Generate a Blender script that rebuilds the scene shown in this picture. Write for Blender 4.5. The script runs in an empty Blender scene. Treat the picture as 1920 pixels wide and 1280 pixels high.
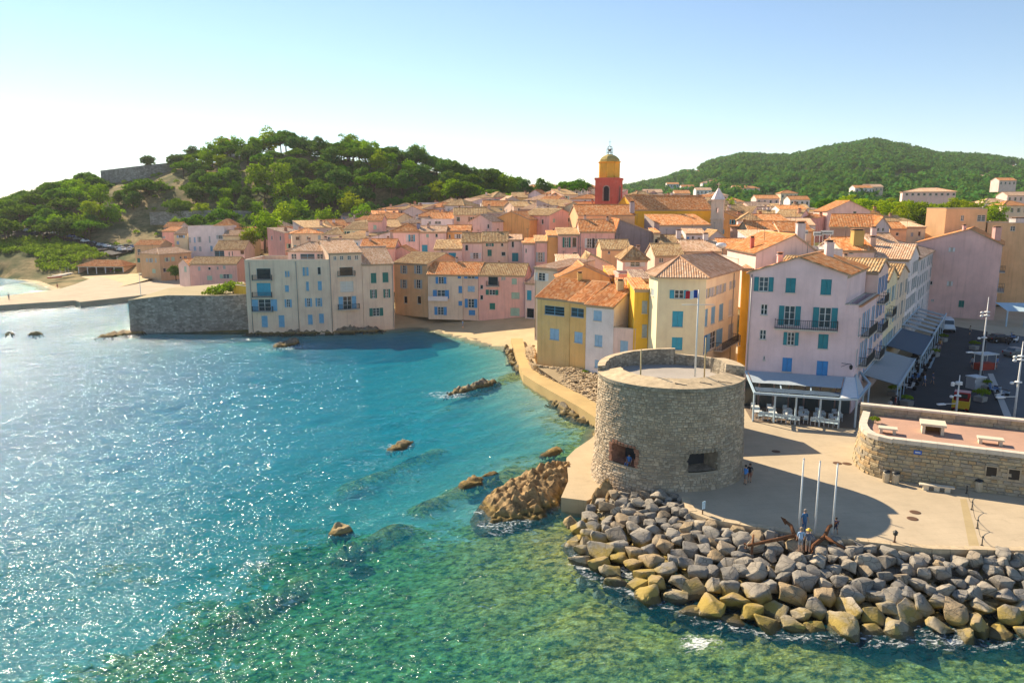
import bpy, bmesh, math, random
import numpy as np
from mathutils import Vector, noise as mnoise

random.seed(7); rng = np.random.default_rng(7)
S = bpy.context.scene
COL = S.collection
R = math.radians

# ------------------------------------------------------------------ camera
FPX, HZN, CAMH = 1400.0, 388.0, 25.0
PITCH = math.atan((640 - HZN) / FPX)
CP, SP = math.cos(PITCH), math.sin(PITCH)
cam = bpy.data.cameras.new('camera'); camo = bpy.data.objects.new('camera', cam); COL.objects.link(camo)
camo.location = (0, 0, CAMH); camo.rotation_euler = (math.pi / 2 - PITCH, 0, 0)
cam.sensor_width = 36.0; cam.lens = 36.0 * FPX / 1920.0
cam.clip_start = 0.5; cam.clip_end = 20000
S.camera = camo

# ------------------------------------------------------------------ sky, sun, exposure
SUN_EL, SUN_AZ = R(33.8), R(-41)          # azimuth measured from +Y towards +X
W = bpy.data.worlds.new('World'); S.world = W; W.use_nodes = True
nt = W.node_tree; nt.nodes.clear()
_sky = nt.nodes.new('ShaderNodeTexSky'); _sky.sky_type = 'NISHITA'; _sky.sun_disc = False
_sky.sun_elevation = SUN_EL; _sky.sun_rotation = SUN_AZ
_sky.air_density = 0.95; _sky.dust_density = 0.0; _sky.ozone_density = 1.9; _sky.altitude = 0
_bg = nt.nodes.new('ShaderNodeBackground'); _bg.inputs['Strength'].default_value = 0.077
_out = nt.nodes.new('ShaderNodeOutputWorld')
nt.links.new(_sky.outputs[0], _bg.inputs[0]); nt.links.new(_bg.outputs[0], _out.inputs[0])
sun = bpy.data.lights.new('sun', 'SUN'); sun.energy = 4.6; sun.angle = R(0.55); sun.color = (1.0, 0.83, 0.60)
suno = bpy.data.objects.new('sun', sun); COL.objects.link(suno)
_sd = Vector((math.sin(SUN_AZ) * math.cos(SUN_EL), math.cos(SUN_AZ) * math.cos(SUN_EL), math.sin(SUN_EL)))
suno.rotation_euler = (-_sd).to_track_quat('-Z', 'Y').to_euler()
suno.location = (-100, 100, 120)
S.view_settings.view_transform = 'Standard'; S.view_settings.look = 'None'
S.view_settings.exposure = 1.06; S.view_settings.gamma = 1.0; S.view_settings.use_curve_mapping = False
S.render.engine = 'CYCLES'
S.cycles.use_denoising = True
S.cycles.max_bounces = 8; S.cycles.diffuse_bounces = 3; S.cycles.glossy_bounces = 3
S.cycles.transparent_max_bounces = 12; S.cycles.transmission_bounces = 3; S.cycles.volume_bounces = 0
S.cycles.sample_clamp_indirect = 6.0; S.cycles.caustics_reflective = False; S.cycles.caustics_refractive = False

# ------------------------------------------------------------------ measuring helpers (photo pixel -> place)
def G(px, py, z=0.0):
    """the place at height z that the photo shows at this pixel"""
    v = (640 - py) / FPX; d = ((px - 960) / FPX, CP + v * SP, -SP + v * CP)
    t = (z - CAMH) / d[2]
    return Vector((d[0] * t, d[1] * t, z))
def ZY(py, y):
    v = (640 - py) / FPX
    return CAMH + y * (v * CP - SP) / (CP + v * SP)
def D(px, py, y):
    """the place at distance y that the photo shows at this pixel"""
    v = (640 - py) / FPX
    return Vector(((px - 960) / FPX * y / (CP + v * SP), y, ZY(py, y)))

# ------------------------------------------------------------------ object helpers
def link(o, parent=None):
    COL.objects.link(o)
    if parent is not None: o.parent = parent
    return o
def tag(o, label=None, cat=None, group=None, kind=None):
    if label: o['label'] = label
    if cat: o['category'] = cat
    if group: o['group'] = group
    if kind: o['kind'] = kind
    return o
def empty(name, loc, label, cat, group=None):
    o = bpy.data.objects.new(name, None); o.empty_display_size = 0.3
    COL.objects.link(o); o.location = loc
    return tag(o, label, cat, group)
def setmats(me, mats):
    if mats is None: return
    if not isinstance(mats, (list, tuple)): mats = [mats]
    for m in mats: me.materials.append(m)

class MB:
    """collects faces (with material slot, optional uv) and links them as one mesh object"""
    def __init__(s, org=(0, 0, 0)):
        s.v = []; s.f = []; s.m = []; s.uv = []; s.org = Vector(org); s.smooth = []
    def face(s, pts, mi=0, uv=None, smooth=False):
        b = len(s.v)
        for p in pts: s.v.append((p[0] - s.org.x, p[1] - s.org.y, p[2] - s.org.z))
        s.f.append(tuple(range(b, b + len(pts)))); s.m.append(mi); s.smooth.append(smooth)
        s.uv.append(uv if uv else [(0, 0)] * len(pts))
    def mesh(s, verts, faces, mi=0, smooth=False):
        b = len(s.v)
        for p in verts: s.v.append((p[0] - s.org.x, p[1] - s.org.y, p[2] - s.org.z))
        for f in faces:
            s.f.append(tuple(i + b for i in f)); s.m.append(mi); s.smooth.append(smooth); s.uv.append([(0, 0)] * len(f))
    def box(s, c, sx, sy, sz, rz=0.0, mi=0, taper=1.0):
        """box standing on c (centre of base)"""
        ca, sa = math.cos(rz), math.sin(rz); vs = []
        for z, k in ((0, 1.0), (sz, taper)):
            for (a, b) in ((-1, -1), (1, -1), (1, 1), (-1, 1)):
                x, y = a * sx * k / 2, b * sy * k / 2
                vs.append((c[0] + x * ca - y * sa, c[1] + x * sa + y * ca, c[2] + z))
        s.mesh(vs, [(3, 2, 1, 0), (4, 5, 6, 7), (0, 1, 5, 4), (1, 2, 6, 5), (2, 3, 7, 6), (3, 0, 4, 7)], mi)
    def obox(s, o, U, N, u0, u1, n0, n1, z0, z1, mi=0):
        """box in a face frame: o origin, U along, N outward, z absolute height above o"""
        o = Vector(o); vs = []
        for z in (z0, z1):
            for (u, n) in ((u0, n1), (u1, n1), (u1, n0), (u0, n0)):
                p = o + U * u + N * n; vs.append((p.x, p.y, o.z + z))
        s.mesh(vs, [(3, 2, 1, 0), (4, 5, 6, 7), (0, 1, 5, 4), (1, 2, 6, 5), (2, 3, 7, 6), (3, 0, 4, 7)], mi)
    def bar(s, a, b, w, h=None, mi=0):
        a = Vector(a); b = Vector(b); d = (b - a).normalized(); h = h or w
        up = Vector((0, 0, 1)) if abs(d.z) < 0.95 else Vector((0, 1, 0))
        x = d.cross(up).normalized(); y = x.cross(d).normalized(); vs = []
        for p in (a, b):
            for (i, j) in ((-1, -1), (1, -1), (1, 1), (-1, 1)): vs.append(p + x * (i * w / 2) + y * (j * h / 2))
        s.mesh(vs, [(3, 2, 1, 0), (4, 5, 6, 7), (0, 1, 5, 4), (1, 2, 6, 5), (2, 3, 7, 6), (3, 0, 4, 7)], mi)
    def tube(s, pts, rad, n=8, mi=0, cap=True, smooth=True):
        pts = [Vector(p) for p in pts]; rads = rad if isinstance(rad, (list, tuple)) else [rad] * len(pts); vs = []; fs = []
        for i, p in enumerate(pts):
            d = (pts[min(i + 1, len(pts) - 1)] - pts[max(i - 1, 0)]).normalized()
            up = Vector((0, 0, 1)) if abs(d.z) < 0.9 else Vector((0, 1, 0))
            x = d.cross(up).normalized(); y = x.cross(d).normalized()
            for k in range(n):
                a = 2 * math.pi * k / n; vs.append(p + (x * math.cos(a) + y * math.sin(a)) * rads[i])
        for i in range(len(pts) - 1):
            for k in range(n):
                fs.append((i * n + k, i * n + (k + 1) % n, (i + 1) * n + (k + 1) % n, (i + 1) * n + k))
        if cap:
            fs.append(tuple(range(n - 1, -1, -1))); fs.append(tuple((len(pts) - 1) * n + k for k in range(n)))
        s.mesh(vs, fs, mi, smooth)
    def lathe(s, c, prof, n=24, mi=0, smooth=True, a0=0.0):
        vs = []; fs = []
        for (r, z) in prof:
            for k in range(n):
                a = a0 + 2 * math.pi * k / n; vs.append((c[0] + r * math.cos(a), c[1] + r * math.sin(a), c[2] + z))
        for i in range(len(prof) - 1):
            for k in range(n):
                fs.append((i * n + k, i * n + (k + 1) % n, (i + 1) * n + (k + 1) % n, (i + 1) * n + k))
        s.mesh(vs, fs, mi, smooth)
        if prof[0][0] > 1e-4: s.mesh(vs[:n], [tuple(range(n - 1, -1, -1))], mi)
        if prof[-1][0] > 1e-4: s.mesh(vs[-n:], [tuple(range(n))], mi)
    def prism(s, poly, z0, z1, mi=0, mtop=None):
        n = len(poly)
        ar = sum(poly[i][0] * poly[(i + 1) % n][1] - poly[(i + 1) % n][0] * poly[i][1] for i in range(n))
        if ar < 0: poly = poly[::-1]
        s.face([(p[0], p[1], z1) for p in poly], mi if mtop is None else mtop)
        for i in range(n):
            a, b = poly[i], poly[(i + 1) % n]
            s.face([(a[0], a[1], z0), (b[0], b[1], z0), (b[0], b[1], z1), (a[0], a[1], z1)], mi)
    def data(s, name, mats=None, merge=False):
        me = bpy.data.meshes.new(name); me.from_pydata(s.v, [], s.f)
        if s.f:
            me.polygons.foreach_set('material_index', s.m); me.polygons.foreach_set('use_smooth', s.smooth)
            if any(u[0] != (0, 0) or u[-1] != (0, 0) for u in s.uv):
                uvl = me.uv_layers.new(name='UVMap')
                uvl.data.foreach_set('uv', [c for u in s.uv for p in u for c in p])
        setmats(me, mats); me.update()
        if merge:
            b = bmesh.new(); b.from_mesh(me); bmesh.ops.remove_doubles(b, verts=b.verts, dist=1e-4); b.to_mesh(me); b.free()
        return me
    def build(s, name, mats, parent=None, merge=False):
        o = bpy.data.objects.new(name, s.data(name, mats, merge)); link(o, parent)
        if parent is None: o.location = s.org
        return o
def npmesh(name, V, Fq, mats, attrs=None, smooth=True, parent=None):
    """big mesh from numpy arrays (quads or tris)"""
    me = bpy.data.meshes.new(name); k = Fq.shape[1]
    me.vertices.add(len(V)); me.vertices.foreach_set('co', np.ascontiguousarray(V, dtype=np.float32).ravel())
    me.loops.add(Fq.size); me.loops.foreach_set('vertex_index', Fq.astype(np.int32).ravel())
    me.polygons.add(len(Fq)); me.polygons.foreach_set('loop_start', np.arange(0, Fq.size, k, dtype=np.int32))
    me.polygons.foreach_set('loop_total', np.full(len(Fq), k, dtype=np.int32))
    me.polygons.foreach_set('use_smooth', np.full(len(Fq), smooth))
    setmats(me, mats)
    for an, arr in (attrs or {}).items():
        a = me.attributes.new(an, 'FLOAT', 'POINT'); a.data.foreach_set('value', np.asarray(arr, dtype=np.float32))
    me.update(calc_edges=True)
    o = bpy.data.objects.new(name, me); link(o, parent); return o
def grid_faces(nx, ny):
    i = np.arange(nx - 1)[:, None]; j = np.arange(ny - 1)[None, :]
    a = i * ny + j
    return np.stack([a, a + ny, a + ny + 1, a + 1], -1).reshape(-1, 4)

# ------------------------------------------------------------------ node helpers
class NT:
    def __init__(s, name):
        s.m = bpy.data.materials.new(name); s.m.use_nodes = True; s.t = s.m.node_tree; s.t.nodes.clear()
        s.out = s.t.nodes.new('ShaderNodeOutputMaterial')
    def n(s, kind, **kw):
        x = s.t.nodes.new('ShaderNode' + kind)
        for k, v in kw.items():
            if k.startswith('i_'):
                key = k[2:].replace('_', ' ')
                sock = x.inputs[int(key)] if key.isdigit() else x.inputs[key]
                s.put(sock, v)
            else: setattr(x, k, v)
        return x
    def put(s, sock, v):
        if hasattr(v, 'is_output'): s.t.links.new(v, sock)
        elif isinstance(v, (tuple, list)) and len(v) == 3 and sock.type == 'RGBA': sock.default_value = (*v, 1)
        else: sock.default_value = v
    def math(s, op, a, b=None, c=None):
        x = s.t.nodes.new('ShaderNodeMath'); x.operation = op
        for i, v in enumerate((a, b, c)):
            if v is not None: s.put(x.inputs[i], v)
        return x.outputs[0]
    def mix(s, f, a, b, blend='MIX'):
        x = s.t.nodes.new('ShaderNodeMix'); x.data_type = 'RGBA'; x.blend_type = blend
        s.put(x.inputs[0], f); s.put(x.inputs[6], a); s.put(x.inputs[7], b); return x.outputs[2]
    def ramp(s, f, stops, interp='LINEAR'):
        x = s.t.nodes.new('ShaderNodeValToRGB'); e = x.color_ramp.elements; x.color_ramp.interpolation = interp
        while len(e) < len(stops): e.new(0.5)
        for i, (p, c) in enumerate(stops):
            e[i].position = p; e[i].color = (*c, 1) if isinstance(c, (tuple, list)) else (c, c, c, 1)
        s.put(x.inputs[0], f); return x.outputs[0]
    def noise(s, vec, scale, detail=3, rough=0.55, dist=0.0):
        x = s.n('TexNoise', i_Scale=scale, i_Detail=detail, i_Roughness=rough, i_Distortion=dist)
        if vec is not None: s.t.links.new(vec, x.inputs['Vector'])
        return x.outputs[0]
    def pos(s): return s.n('NewGeometry').outputs['Position']
    def scale(s, vec, sc, rot=(0, 0, 0)):
        x = s.n('Mapping'); s.t.links.new(vec, x.inputs[0]); x.inputs['Scale'].default_value = sc; x.inputs['Rotation'].default_value = rot
        return x.outputs[0]
    def bump(s, h, strength, dist=0.1, normal=None):
        x = s.n('Bump', i_Strength=strength, i_Distance=dist, i_Height=h)
        if normal is not None: s.t.links.new(normal, x.inputs['Normal'])
        return x.outputs[0]
    def bsdf(s, col, rough=0.8, normal=None, spec=0.3, metal=0.0, **kw):
        b = s.n('BsdfPrincipled'); s.put(b.inputs['Base Color'], col); s.put(b.inputs['Roughness'], rough)
        b.inputs['Specular IOR Level'].default_value = spec; b.inputs['Metallic'].default_value = metal
        if normal is not None: s.t.links.new(normal, b.inputs['Normal'])
        return b.outputs[0]
    def done(s, sh, vol=None):
        s.t.links.new(sh, s.out.inputs['Surface'])
        if vol is not None: s.t.links.new(vol, s.out.inputs['Volume'])
        return s.m
_mc = {}
def cached(fn):
    def w(*a, **k):
        key = (fn.__name__, a, tuple(sorted(k.items())))
        if key not in _mc: _mc[key] = fn(*a, **k)
        return _mc[key]
    return w
def mulc(c, k): return tuple(min(0.95, x * k) for x in c)

@cached
def plain(name, col, rough=0.6, spec=0.3, metal=0.0, var=0.12):
    t = NT(name); p = t.pos(); n = t.noise(p, 3.0, 3)
    c = t.mix(n, mulc(col, 1 - var), mulc(col, 1 + var))
    return t.done(t.bsdf(c, rough, None, spec, metal))
@cached
def plaster(col, wear=0.5):
    t = NT('plaster'); p = t.pos(); col = (min(.95, col[0] * 1.04), col[1] * .95, col[2] * .97)
    big = t.noise(p, 0.35, 4, 0.6); fine = t.noise(p, 9.0, 3, 0.6)
    streak = t.noise(t.scale(p, (2.2, 2.2, 0.16)), 1.0, 4, 0.62)
    c = t.mix(t.ramp(big, [(0.32, 0.0), (0.68, 1.0)]), mulc(col, 0.86), mulc(col, 1.07))
    stain = t.ramp(streak, [(0.5, 0.0), (0.72, 1.0)])
    c = t.mix(t.math('MULTIPLY', stain, 0.62 * wear), c, (col[0] * 0.5, col[1] * 0.47, col[2] * 0.45))
    patch = t.ramp(t.noise(p, 0.9, 5, 0.7), [(0.58, 0.0), (0.63, 1.0)])
    c = t.mix(t.math('MULTIPLY', patch, 0.34 * wear), c, mulc((col[0] * .6 + .25, col[1] * .6 + .23, col[2] * .6 + .2), 1.0))
    c = t.mix(t.math('MULTIPLY', fine, 0.16), c, mulc(col, 0.7))
    return t.done(t.bsdf(c, 0.92, t.bump(t.math('ADD', fine, big), 0.25, 0.03), 0.15))
@cached
def rooftile(tone=0, bumpy=True):
    t = NT('roof_tile'); uv = t.n('UVMap').outputs[0]
    sep = t.n('SeparateXYZ'); t.t.links.new(uv, sep.inputs[0])
    iu = t.math('FLOOR', t.math('DIVIDE', sep.outputs[0], 0.3)); iv = t.math('FLOOR', t.math('DIVIDE', sep.outputs[1], 0.42))
    cmb = t.n('CombineXYZ', i_0=iu, i_1=iv); rnd = t.n('ObjectInfo').outputs['Random']
    t.put(cmb.inputs[2], rnd)
    wn = t.n('TexWhiteNoise'); t.t.links.new(cmb.outputs[0], wn.inputs[0])
    pal = [[(0.0, (.50, .16, .045)), (0.35, (.66, .25, .08)), (0.7, (.72, .33, .12)), (1.0, (.75, .46, .24))],
           [(0.0, (.52, .29, .16)), (0.35, (.62, .38, .23)), (0.7, (.68, .45, .29)), (1.0, (.74, .56, .40))],
           [(0.0, (.34, .19, .09)), (0.35, (.48, .29, .13)), (0.7, (.56, .38, .18)), (1.0, (.62, .47, .27))],
           [(0.0, (.16, .11, .09)), (0.35, (.27, .18, .14)), (0.7, (.35, .25, .19)), (1.0, (.45, .36, .28))]][tone]
    c = t.ramp(wn.outputs[0], pal)
    p = t.pos(); big = t.noise(p, 0.45, 4, 0.65)
    c = t.mix(t.math('MULTIPLY', t.ramp(big, [(0.45, 0.0), (0.7, 1.0)]), 0.38), c, (.28, .15, .08))
    c = t.mix(t.math('MULTIPLY', t.ramp(t.noise(p, 1.3, 5, 0.7), [(0.56, 0.0), (0.68, 1.0)]), 0.5), c, (.52, .44, .30))
    hs = t.n('HueSaturation', i_Saturation=1.0, i_Color=c); t.put(hs.inputs['Value'], t.math('ADD', 0.85, t.math('MULTIPLY', rnd, 0.35)))
    h = t.math('FRACT', t.math('DIVIDE', sep.outputs[1], 0.42))
    return t.done(t.bsdf(hs.outputs[0], 0.9, t.bump(h, 0.5, 0.05), 0.15))
@cached
def stone(col=(.36, .31, .24), scale=2.0, var=0.35, bump=0.6, wet=False):
    t = NT('stone'); p = t.pos()
    a = t.noise(p, scale, 6, 0.65); b = t.noise(p, scale * 6, 4, 0.6); r = t.n('ObjectInfo').outputs['Random']
    c = t.ramp(a, [(0.3, mulc(col, 1 - var)), (0.5, col), (0.72, mulc(col, 1 + var))])
    c = t.mix(t.math('MULTIPLY', b, 0.35), c, mulc(col, 0.55))
    return t.done(t.bsdf(c, 0.9, t.bump(t.math('ADD', a, t.math('MULTIPLY', b, 0.5)), bump, 0.08), 0.2))
@cached
def rubble(col=(.34, .30, .25), sc=2.6):
    """small rubble masonry seen from far: individual stones under ten pixels"""
    t = NT('rubble_masonry'); p = t.pos(); q = t.scale(p, (1, 1, 1.7))
    v = t.n('TexVoronoi', feature='F1', i_Scale=sc, i_Randomness=0.95); t.t.links.new(q, v.inputs['Vector'])
    e = t.n('TexVoronoi', feature='DISTANCE_TO_EDGE', i_Scale=sc, i_Randomness=0.95); t.t.links.new(q, e.inputs['Vector'])
    sepc = t.n('SeparateColor'); t.t.links.new(v.outputs['Color'], sepc.inputs[0])
    c = t.ramp(sepc.outputs[0], [(0.0, mulc(col, 0.6)), (0.5, col), (1.0, mulc(col, 1.35))])
    joint = t.ramp(e.outputs['Distance'], [(0.02, 0.0), (0.09, 1.0)])
    c = t.mix(joint, mulc(col, 0.8), c)
    big = t.noise(p, 0.4, 5, 0.65); c = t.mix(t.math('MULTIPLY', t.ramp(big, [(0.42, 0.0), (0.7, 1.0)]), 0.5), c, mulc(col, 0.5))
    return t.done(t.bsdf(c, 0.95, t.bump(joint, 0.7, 0.06), 0.1))
@cached
def glass_and_hole(col=(.035, .05, .06)):
    t = NT('window_glass_and_hole'); r = t.n('ObjectInfo').outputs['Random']
    c = t.mix(r, mulc(col, 0.5), mulc(col, 1.9))
    return t.done(t.bsdf(c, 0.08, None, 0.6))
@cached
def shutterpaint(col):
    t = NT('shutter_paint'); p = t.pos(); s = t.n('SeparateXYZ'); t.t.links.new(p, s.inputs[0])
    w = t.math('FRACT', t.math('MULTIPLY', s.outputs[2], 11.0)); n = t.noise(p, 2.0, 3)
    c = t.mix(n, mulc(col, 0.75), mulc(col, 1.2))
    return t.done(t.bsdf(c, 0.6, t.bump(w, 0.35, 0.02), 0.3))

# ================================================================== coast, sea bed, sea, terrain
COAST = [(400, 30), (200, 42), (60, 43.5), (34, 44.5), (20, 46), (12, 48), (9, 52), (8.0, 58), (7.5, 63), (8.5, 70), (11.5, 80), (7, 92), (3.0, 103.5), (1.8, 118),
         (1.0, 131), (-5, 139), (-12, 148), (-19, 156.5), (-23, 155), (-29, 151.5), (-37, 149.3), (-53, 148.8), (-65, 149), (-76, 150), (-77, 165),
         (-77, 200), (-88, 215), (-104, 203), (-114, 195), (-133, 183), (-142, 190), (-133, 212), (-138, 226), (-150, 240), (-163, 254), (-187, 272), (-215, 290), (-260, 330), (-300, 420), (-330, 600),
         (-300, 1100), (-200, 4000), (4000, 4000), (4000, 30)]
_cp = np.array(COAST, float)
def coast_sd(X, Y):
    """signed distance to the coastline, positive on land"""
    P = np.stack([X.ravel(), Y.ravel()], 1); best = np.full(len(P), 1e9); inside = np.zeros(len(P), bool)
    for i in range(len(_cp)):
        a = _cp[i]; b = _cp[(i + 1) % len(_cp)]; ab = b - a
        t = np.clip(((P - a) @ ab) / (ab @ ab), 0, 1); d = np.hypot(*(P - (a + t[:, None] * ab)).T)
        best = np.minimum(best, d)
        cond = ((a[1] > P[:, 1]) != (b[1] > P[:, 1])) & (P[:, 0] < (b[0] - a[0]) * (P[:, 1] - a[1]) / (b[1] - a[1] + 1e-12) + a[0])
        inside ^= cond
    return np.where(inside, best, -best).reshape(X.shape)
def vnoise(X, Y, s, seed=0):
    """cheap smooth value noise"""
    x = X / s + seed * 17.3; y = Y / s - seed * 9.7
    xi = np.floor(x).astype(np.int64); yi = np.floor(y).astype(np.int64); fx = x - xi; fy = y - yi
    fx = fx * fx * (3 - 2 * fx); fy = fy * fy * (3 - 2 * fy)
    def h(a, b):
        n = (a * 374761393 + b * 668265263 + seed * 1442695041) & 0x7fffffff
        n = ((n ^ (n >> 13)) * 1274126177) & 0x7fffffff
        return ((n ^ (n >> 16)) & 0xffff) / 65535.0
    return (h(xi, yi) * (1 - fx) + h(xi + 1, yi) * fx) * (1 - fy) + (h(xi, yi + 1) * (1 - fx) + h(xi + 1, yi + 1) * fx) * fy
def fbm(X, Y, s, seed=0, o=4):
    r = 0; a = 0.5
    for k in range(o): r = r + a * vnoise(X, Y, s / 2 ** k, seed + k); a *= 0.5
    return r
def sstep(a, b, x):
    t = np.clip((x - a) / (b - a), 0, 1); return t * t * (3 - 2 * t)

# hill of the citadel: ridge given as (x, y, z)
_ridge = [D(px, py, y) for px, py, y in ((-260, 470, 440), (0, 425, 430), (60, 398, 420), (130, 372, 410), (190, 350, 400), (340, 314, 395), (430, 300, 390), (530, 290, 385), (640, 297, 378), (720, 305, 372), (800, 320, 362), (870, 336, 352), (940, 356, 345), (1000, 372, 340), (1080, 380, 340), (1300, 392, 340), (1800, 396, 340))]
_rx = np.array([r.x for r in _ridge]); _ry = np.array([r.y for r in _ridge]); _rz = np.array([r.z for r in _ridge])
_bx = np.array([-330, -200, -150, -125, -100, -75, -55, -20, 20, 60, 200]); _by = np.array([330, 292, 300, 290, 282, 282, 295, 308, 312, 305, 300])
_bz = np.array([1, 9, 9, 8.5, 9, 11, 13, 15, 17, 16, 12])
_hr = [D(px, py, 1300) for px, py in ((900, 372), (1100, 370), (1180, 356), (1250, 342), (1340, 309), (1390, 298), (1480, 301), (1560, 283), (1640, 271), (1700, 282), (1760, 297), (1850, 300), (1920, 311), (2050, 330), (2400, 380))]
_hx = np.array([r.x for r in _hr]); _hz = np.array([r.z for r in _hr])
def land_z(X, Y):
    X = np.asarray(X, float); Y = np.asarray(Y, float)
    sd = coast_sd(X, Y)
    z = np.where(sd > 0, np.minimum(1.0, sd * 0.12), np.maximum(-3, sd * 0.35))
    # the town rises behind the first rows of houses
    t0 = np.interp(X, [-30, 0, 12], [166, 152, 106]); town = sstep(t0, t0 + 70 + (X > 12) * 40, Y) * sstep(-70, -20, X) * (8.0 + 4 * sstep(-10, 30, X) - 4 * sstep(60, 110, X))
    sr = (X - 37.9) * .835 - (Y - 80.9) * .55          # right of the harbour street front
    town = town * np.maximum(sstep(2, -14, sr), sstep(195, 240, Y))
    z = z + np.where(sd > 0, town * sstep(0, 25, sd), 0)
    ry = np.interp(X, _rx, _ry); rz = np.interp(X, _rx, _rz); by = np.interp(X, _bx, _by); bz = np.interp(X, _bx, _bz)
    t = np.clip((Y - by) / (ry - by), 0, 1); hill = bz + (rz - bz) * (0.35 * t + 0.65 * (t * t * (3 - 2 * t)))
    back = np.clip((Y - ry) / 260, 0, 1); hill = hill * (1 - 0.75 * sstep(0, 1, back))
    foot = sstep(-40, 0, Y - by)
    z = np.where((sd > 0) & (Y > by - 40), np.maximum(z, z * (1 - foot) + hill * foot), z)
    # far wooded hill inland
    hz = np.interp(X * 1300 / np.maximum(Y, 400), _hx, _hz); tt = sstep(380, 1300, Y)
    far = 14 + (hz - 14) * (0.55 * np.clip((Y - 380) / 920, 0, 1) + 0.45 * tt)
    far = far * (1 - 0.8 * sstep(1300, 2400, Y)) * sstep(-60, 40, X - 0.02 * Y)
    z = np.where((Y > 330) & (sd > 0), np.maximum(z, far), z)
    z = z + np.where(sd > 3, (fbm(X, Y, 22, 3) - 0.47) * 3.2 * sstep(8, 22, z), 0)
    return z
def lz(x, y): return float(land_z(np.array([[x]]), np.array([[y]]))[0, 0])

# ---- terrain sheet
def mat_land():
    t = NT('hill_ground'); p = t.pos(); n = t.noise(p, 0.05, 5, 0.6); f = t.noise(p, 0.6, 5, 0.65); g = t.noise(p, 3.5, 4, 0.65)
    c = t.ramp(f, [(0.3, (.20, .15, .07)), (0.5, (.38, .28, .13)), (0.7, (.50, .38, .19))])
    c = t.mix(t.ramp(n, [(0.45, 0.0), (0.6, 1.0)]), c, (.07, .10, .03))
    c = t.mix(t.math('MULTIPLY', g, 0.4), c, (.10, .09, .05))
    sp = t.n('SeparateXYZ'); t.t.links.new(p, sp.inputs[0])
    c = t.mix(t.ramp(t.math('DIVIDE', sp.outputs[1], 1000.0), [(0.40, 0.0), (0.5, 1.0)]), c, t.mix(f, (.03, .055, .018), (.075, .11, .035)))
    return t.done(t.bsdf(c, 0.95, t.bump(g, 0.6, 0.3), 0.1))
def nonuni(a, b, fine0, fine1, fstep, cstep):
    l = [fine0];
    while l[-1] < fine1: l.append(l[-1] + fstep)
    s = cstep / 4; x = l[-1]
    while x < b: x += s; l.append(min(x, b)); s = min(s * 1.35, (b - a) / 8)
    s = cstep / 4; x = fine0; pre = []
    while x > a: x -= s; pre.append(max(x, a)); s = min(s * 1.35, (b - a) / 8)
    return np.array(pre[::-1] + l)
gx = nonuni(-9000, 9000, -240, 130, 2.5, 24); gy = nonuni(-200, 9000, 110, 470, 2.5, 24)
gx = np.unique(np.concatenate([gx, np.arange(-1400, -240, 24.0), [-1800, -2500]])); gy = np.unique(np.concatenate([gy, np.arange(480, 2600, 40.0)]))
GX, GY = np.meshgrid(gx, gy, indexing='ij'); GZ = land_z(GX, GY)
tag(npmesh('terrain', np.stack([GX, GY, GZ], -1).reshape(-1, 3), grid_faces(len(gx), len(gy)), mat_land()), kind='structure')

# ---- sea bed
def mat_bed():
    t = NT('sea_bed'); p = t.pos(); w = t.scale(p, (1, 1.25, 1), (0, 0, R(20)))
    reef = t.n('Attribute', attribute_name='reef').outputs['Fac']
    a = t.noise(w, 0.22, 6, 0.68, 0.6); b = t.noise(w, 0.9, 5, 0.7, 0.8); g = t.noise(p, 4.0, 3)
    mask = t.math('ADD', t.math('MULTIPLY', a, 0.6), t.math('MULTIPLY', b, 0.4))
    m = t.ramp(t.math('ADD', mask, t.math('SUBTRACT', t.math('MULTIPLY', reef, 0.30), 0.2)), [(0.49, 0.0), (0.56, 1.0)])
    sand = t.mix(g, (.52, .48, .37), (.64, .60, .49))
    weed = t.ramp(t.noise(w, 1.6, 5, 0.7), [(0.3, (.04, .06, .025)), (0.42, (.15, .14, .04)), (0.52, (.56, .38, .07)), (0.66, (.72, .56, .24))])
    return t.done(t.bsdf(t.mix(m, sand, weed), 0.95, t.bump(b, 0.8, 0.4), 0.05))
bx = np.arange(-170, 75, 0.9); by_ = np.arange(14, 262, 0.9)
BX, BY = np.meshgrid(bx, by_, indexing='ij'); SD = coast_sd(BX, BY); dsh = np.maximum(0, -SD)
reef = np.exp(-dsh / 13.0) * sstep(100, 70, BY) + 0.75 * np.exp(-dsh / 5.0)
reef += 0.75 * sstep(-46, -8, BX) * sstep(66, 40, BY) + 0.35 * sstep(60, 34, BY) * (BX > -40)
reef += 0.5 * np.exp(-((BX + 18 + (BY - 60) * 0.9) / 7) ** 2) * sstep(66, 54, BY)
reef += 0.4 * np.exp(-((BX + 14 - (BY - 72) * 0.55) / 3.5) ** 2 - ((BY - 78) / 12) ** 2)
streak = np.zeros_like(BX)
for (x0_, y0_, x1_, y1_, w_, s_) in ((650, 890, 820, 826, 1.1, .8), (800, 925, 960, 868, 1.2, .9), (630, 1000, 760, 962, 1.0, .9), (400, 1120, 560, 1045, 1.4, .6), (820, 760, 960, 700, 1.3, .6)):
    p0, p1 = G(x0_, y0_, 0), G(x1_, y1_, 0); ax, ay = p1.x - p0.x, p1.y - p0.y; tt_ = np.clip(((BX - p0.x) * ax + (BY - p0.y) * ay) / (ax * ax + ay * ay), 0, 1)
    dd_ = np.hypot(BX - p0.x - tt_ * ax, BY - p0.y - tt_ * ay) + (fbm(BX, BY, 3, 8) - .47) * 2.2; streak = np.maximum(streak, s_ * np.exp(-(np.maximum(0, dd_) / (w_ * p0.y / 60)) ** 2))
reef = np.clip(reef + streak + (fbm(BX, BY, 8, 31) - .47) * 1.5 * sstep(74, 52, BY), 0, 1.3)
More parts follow.
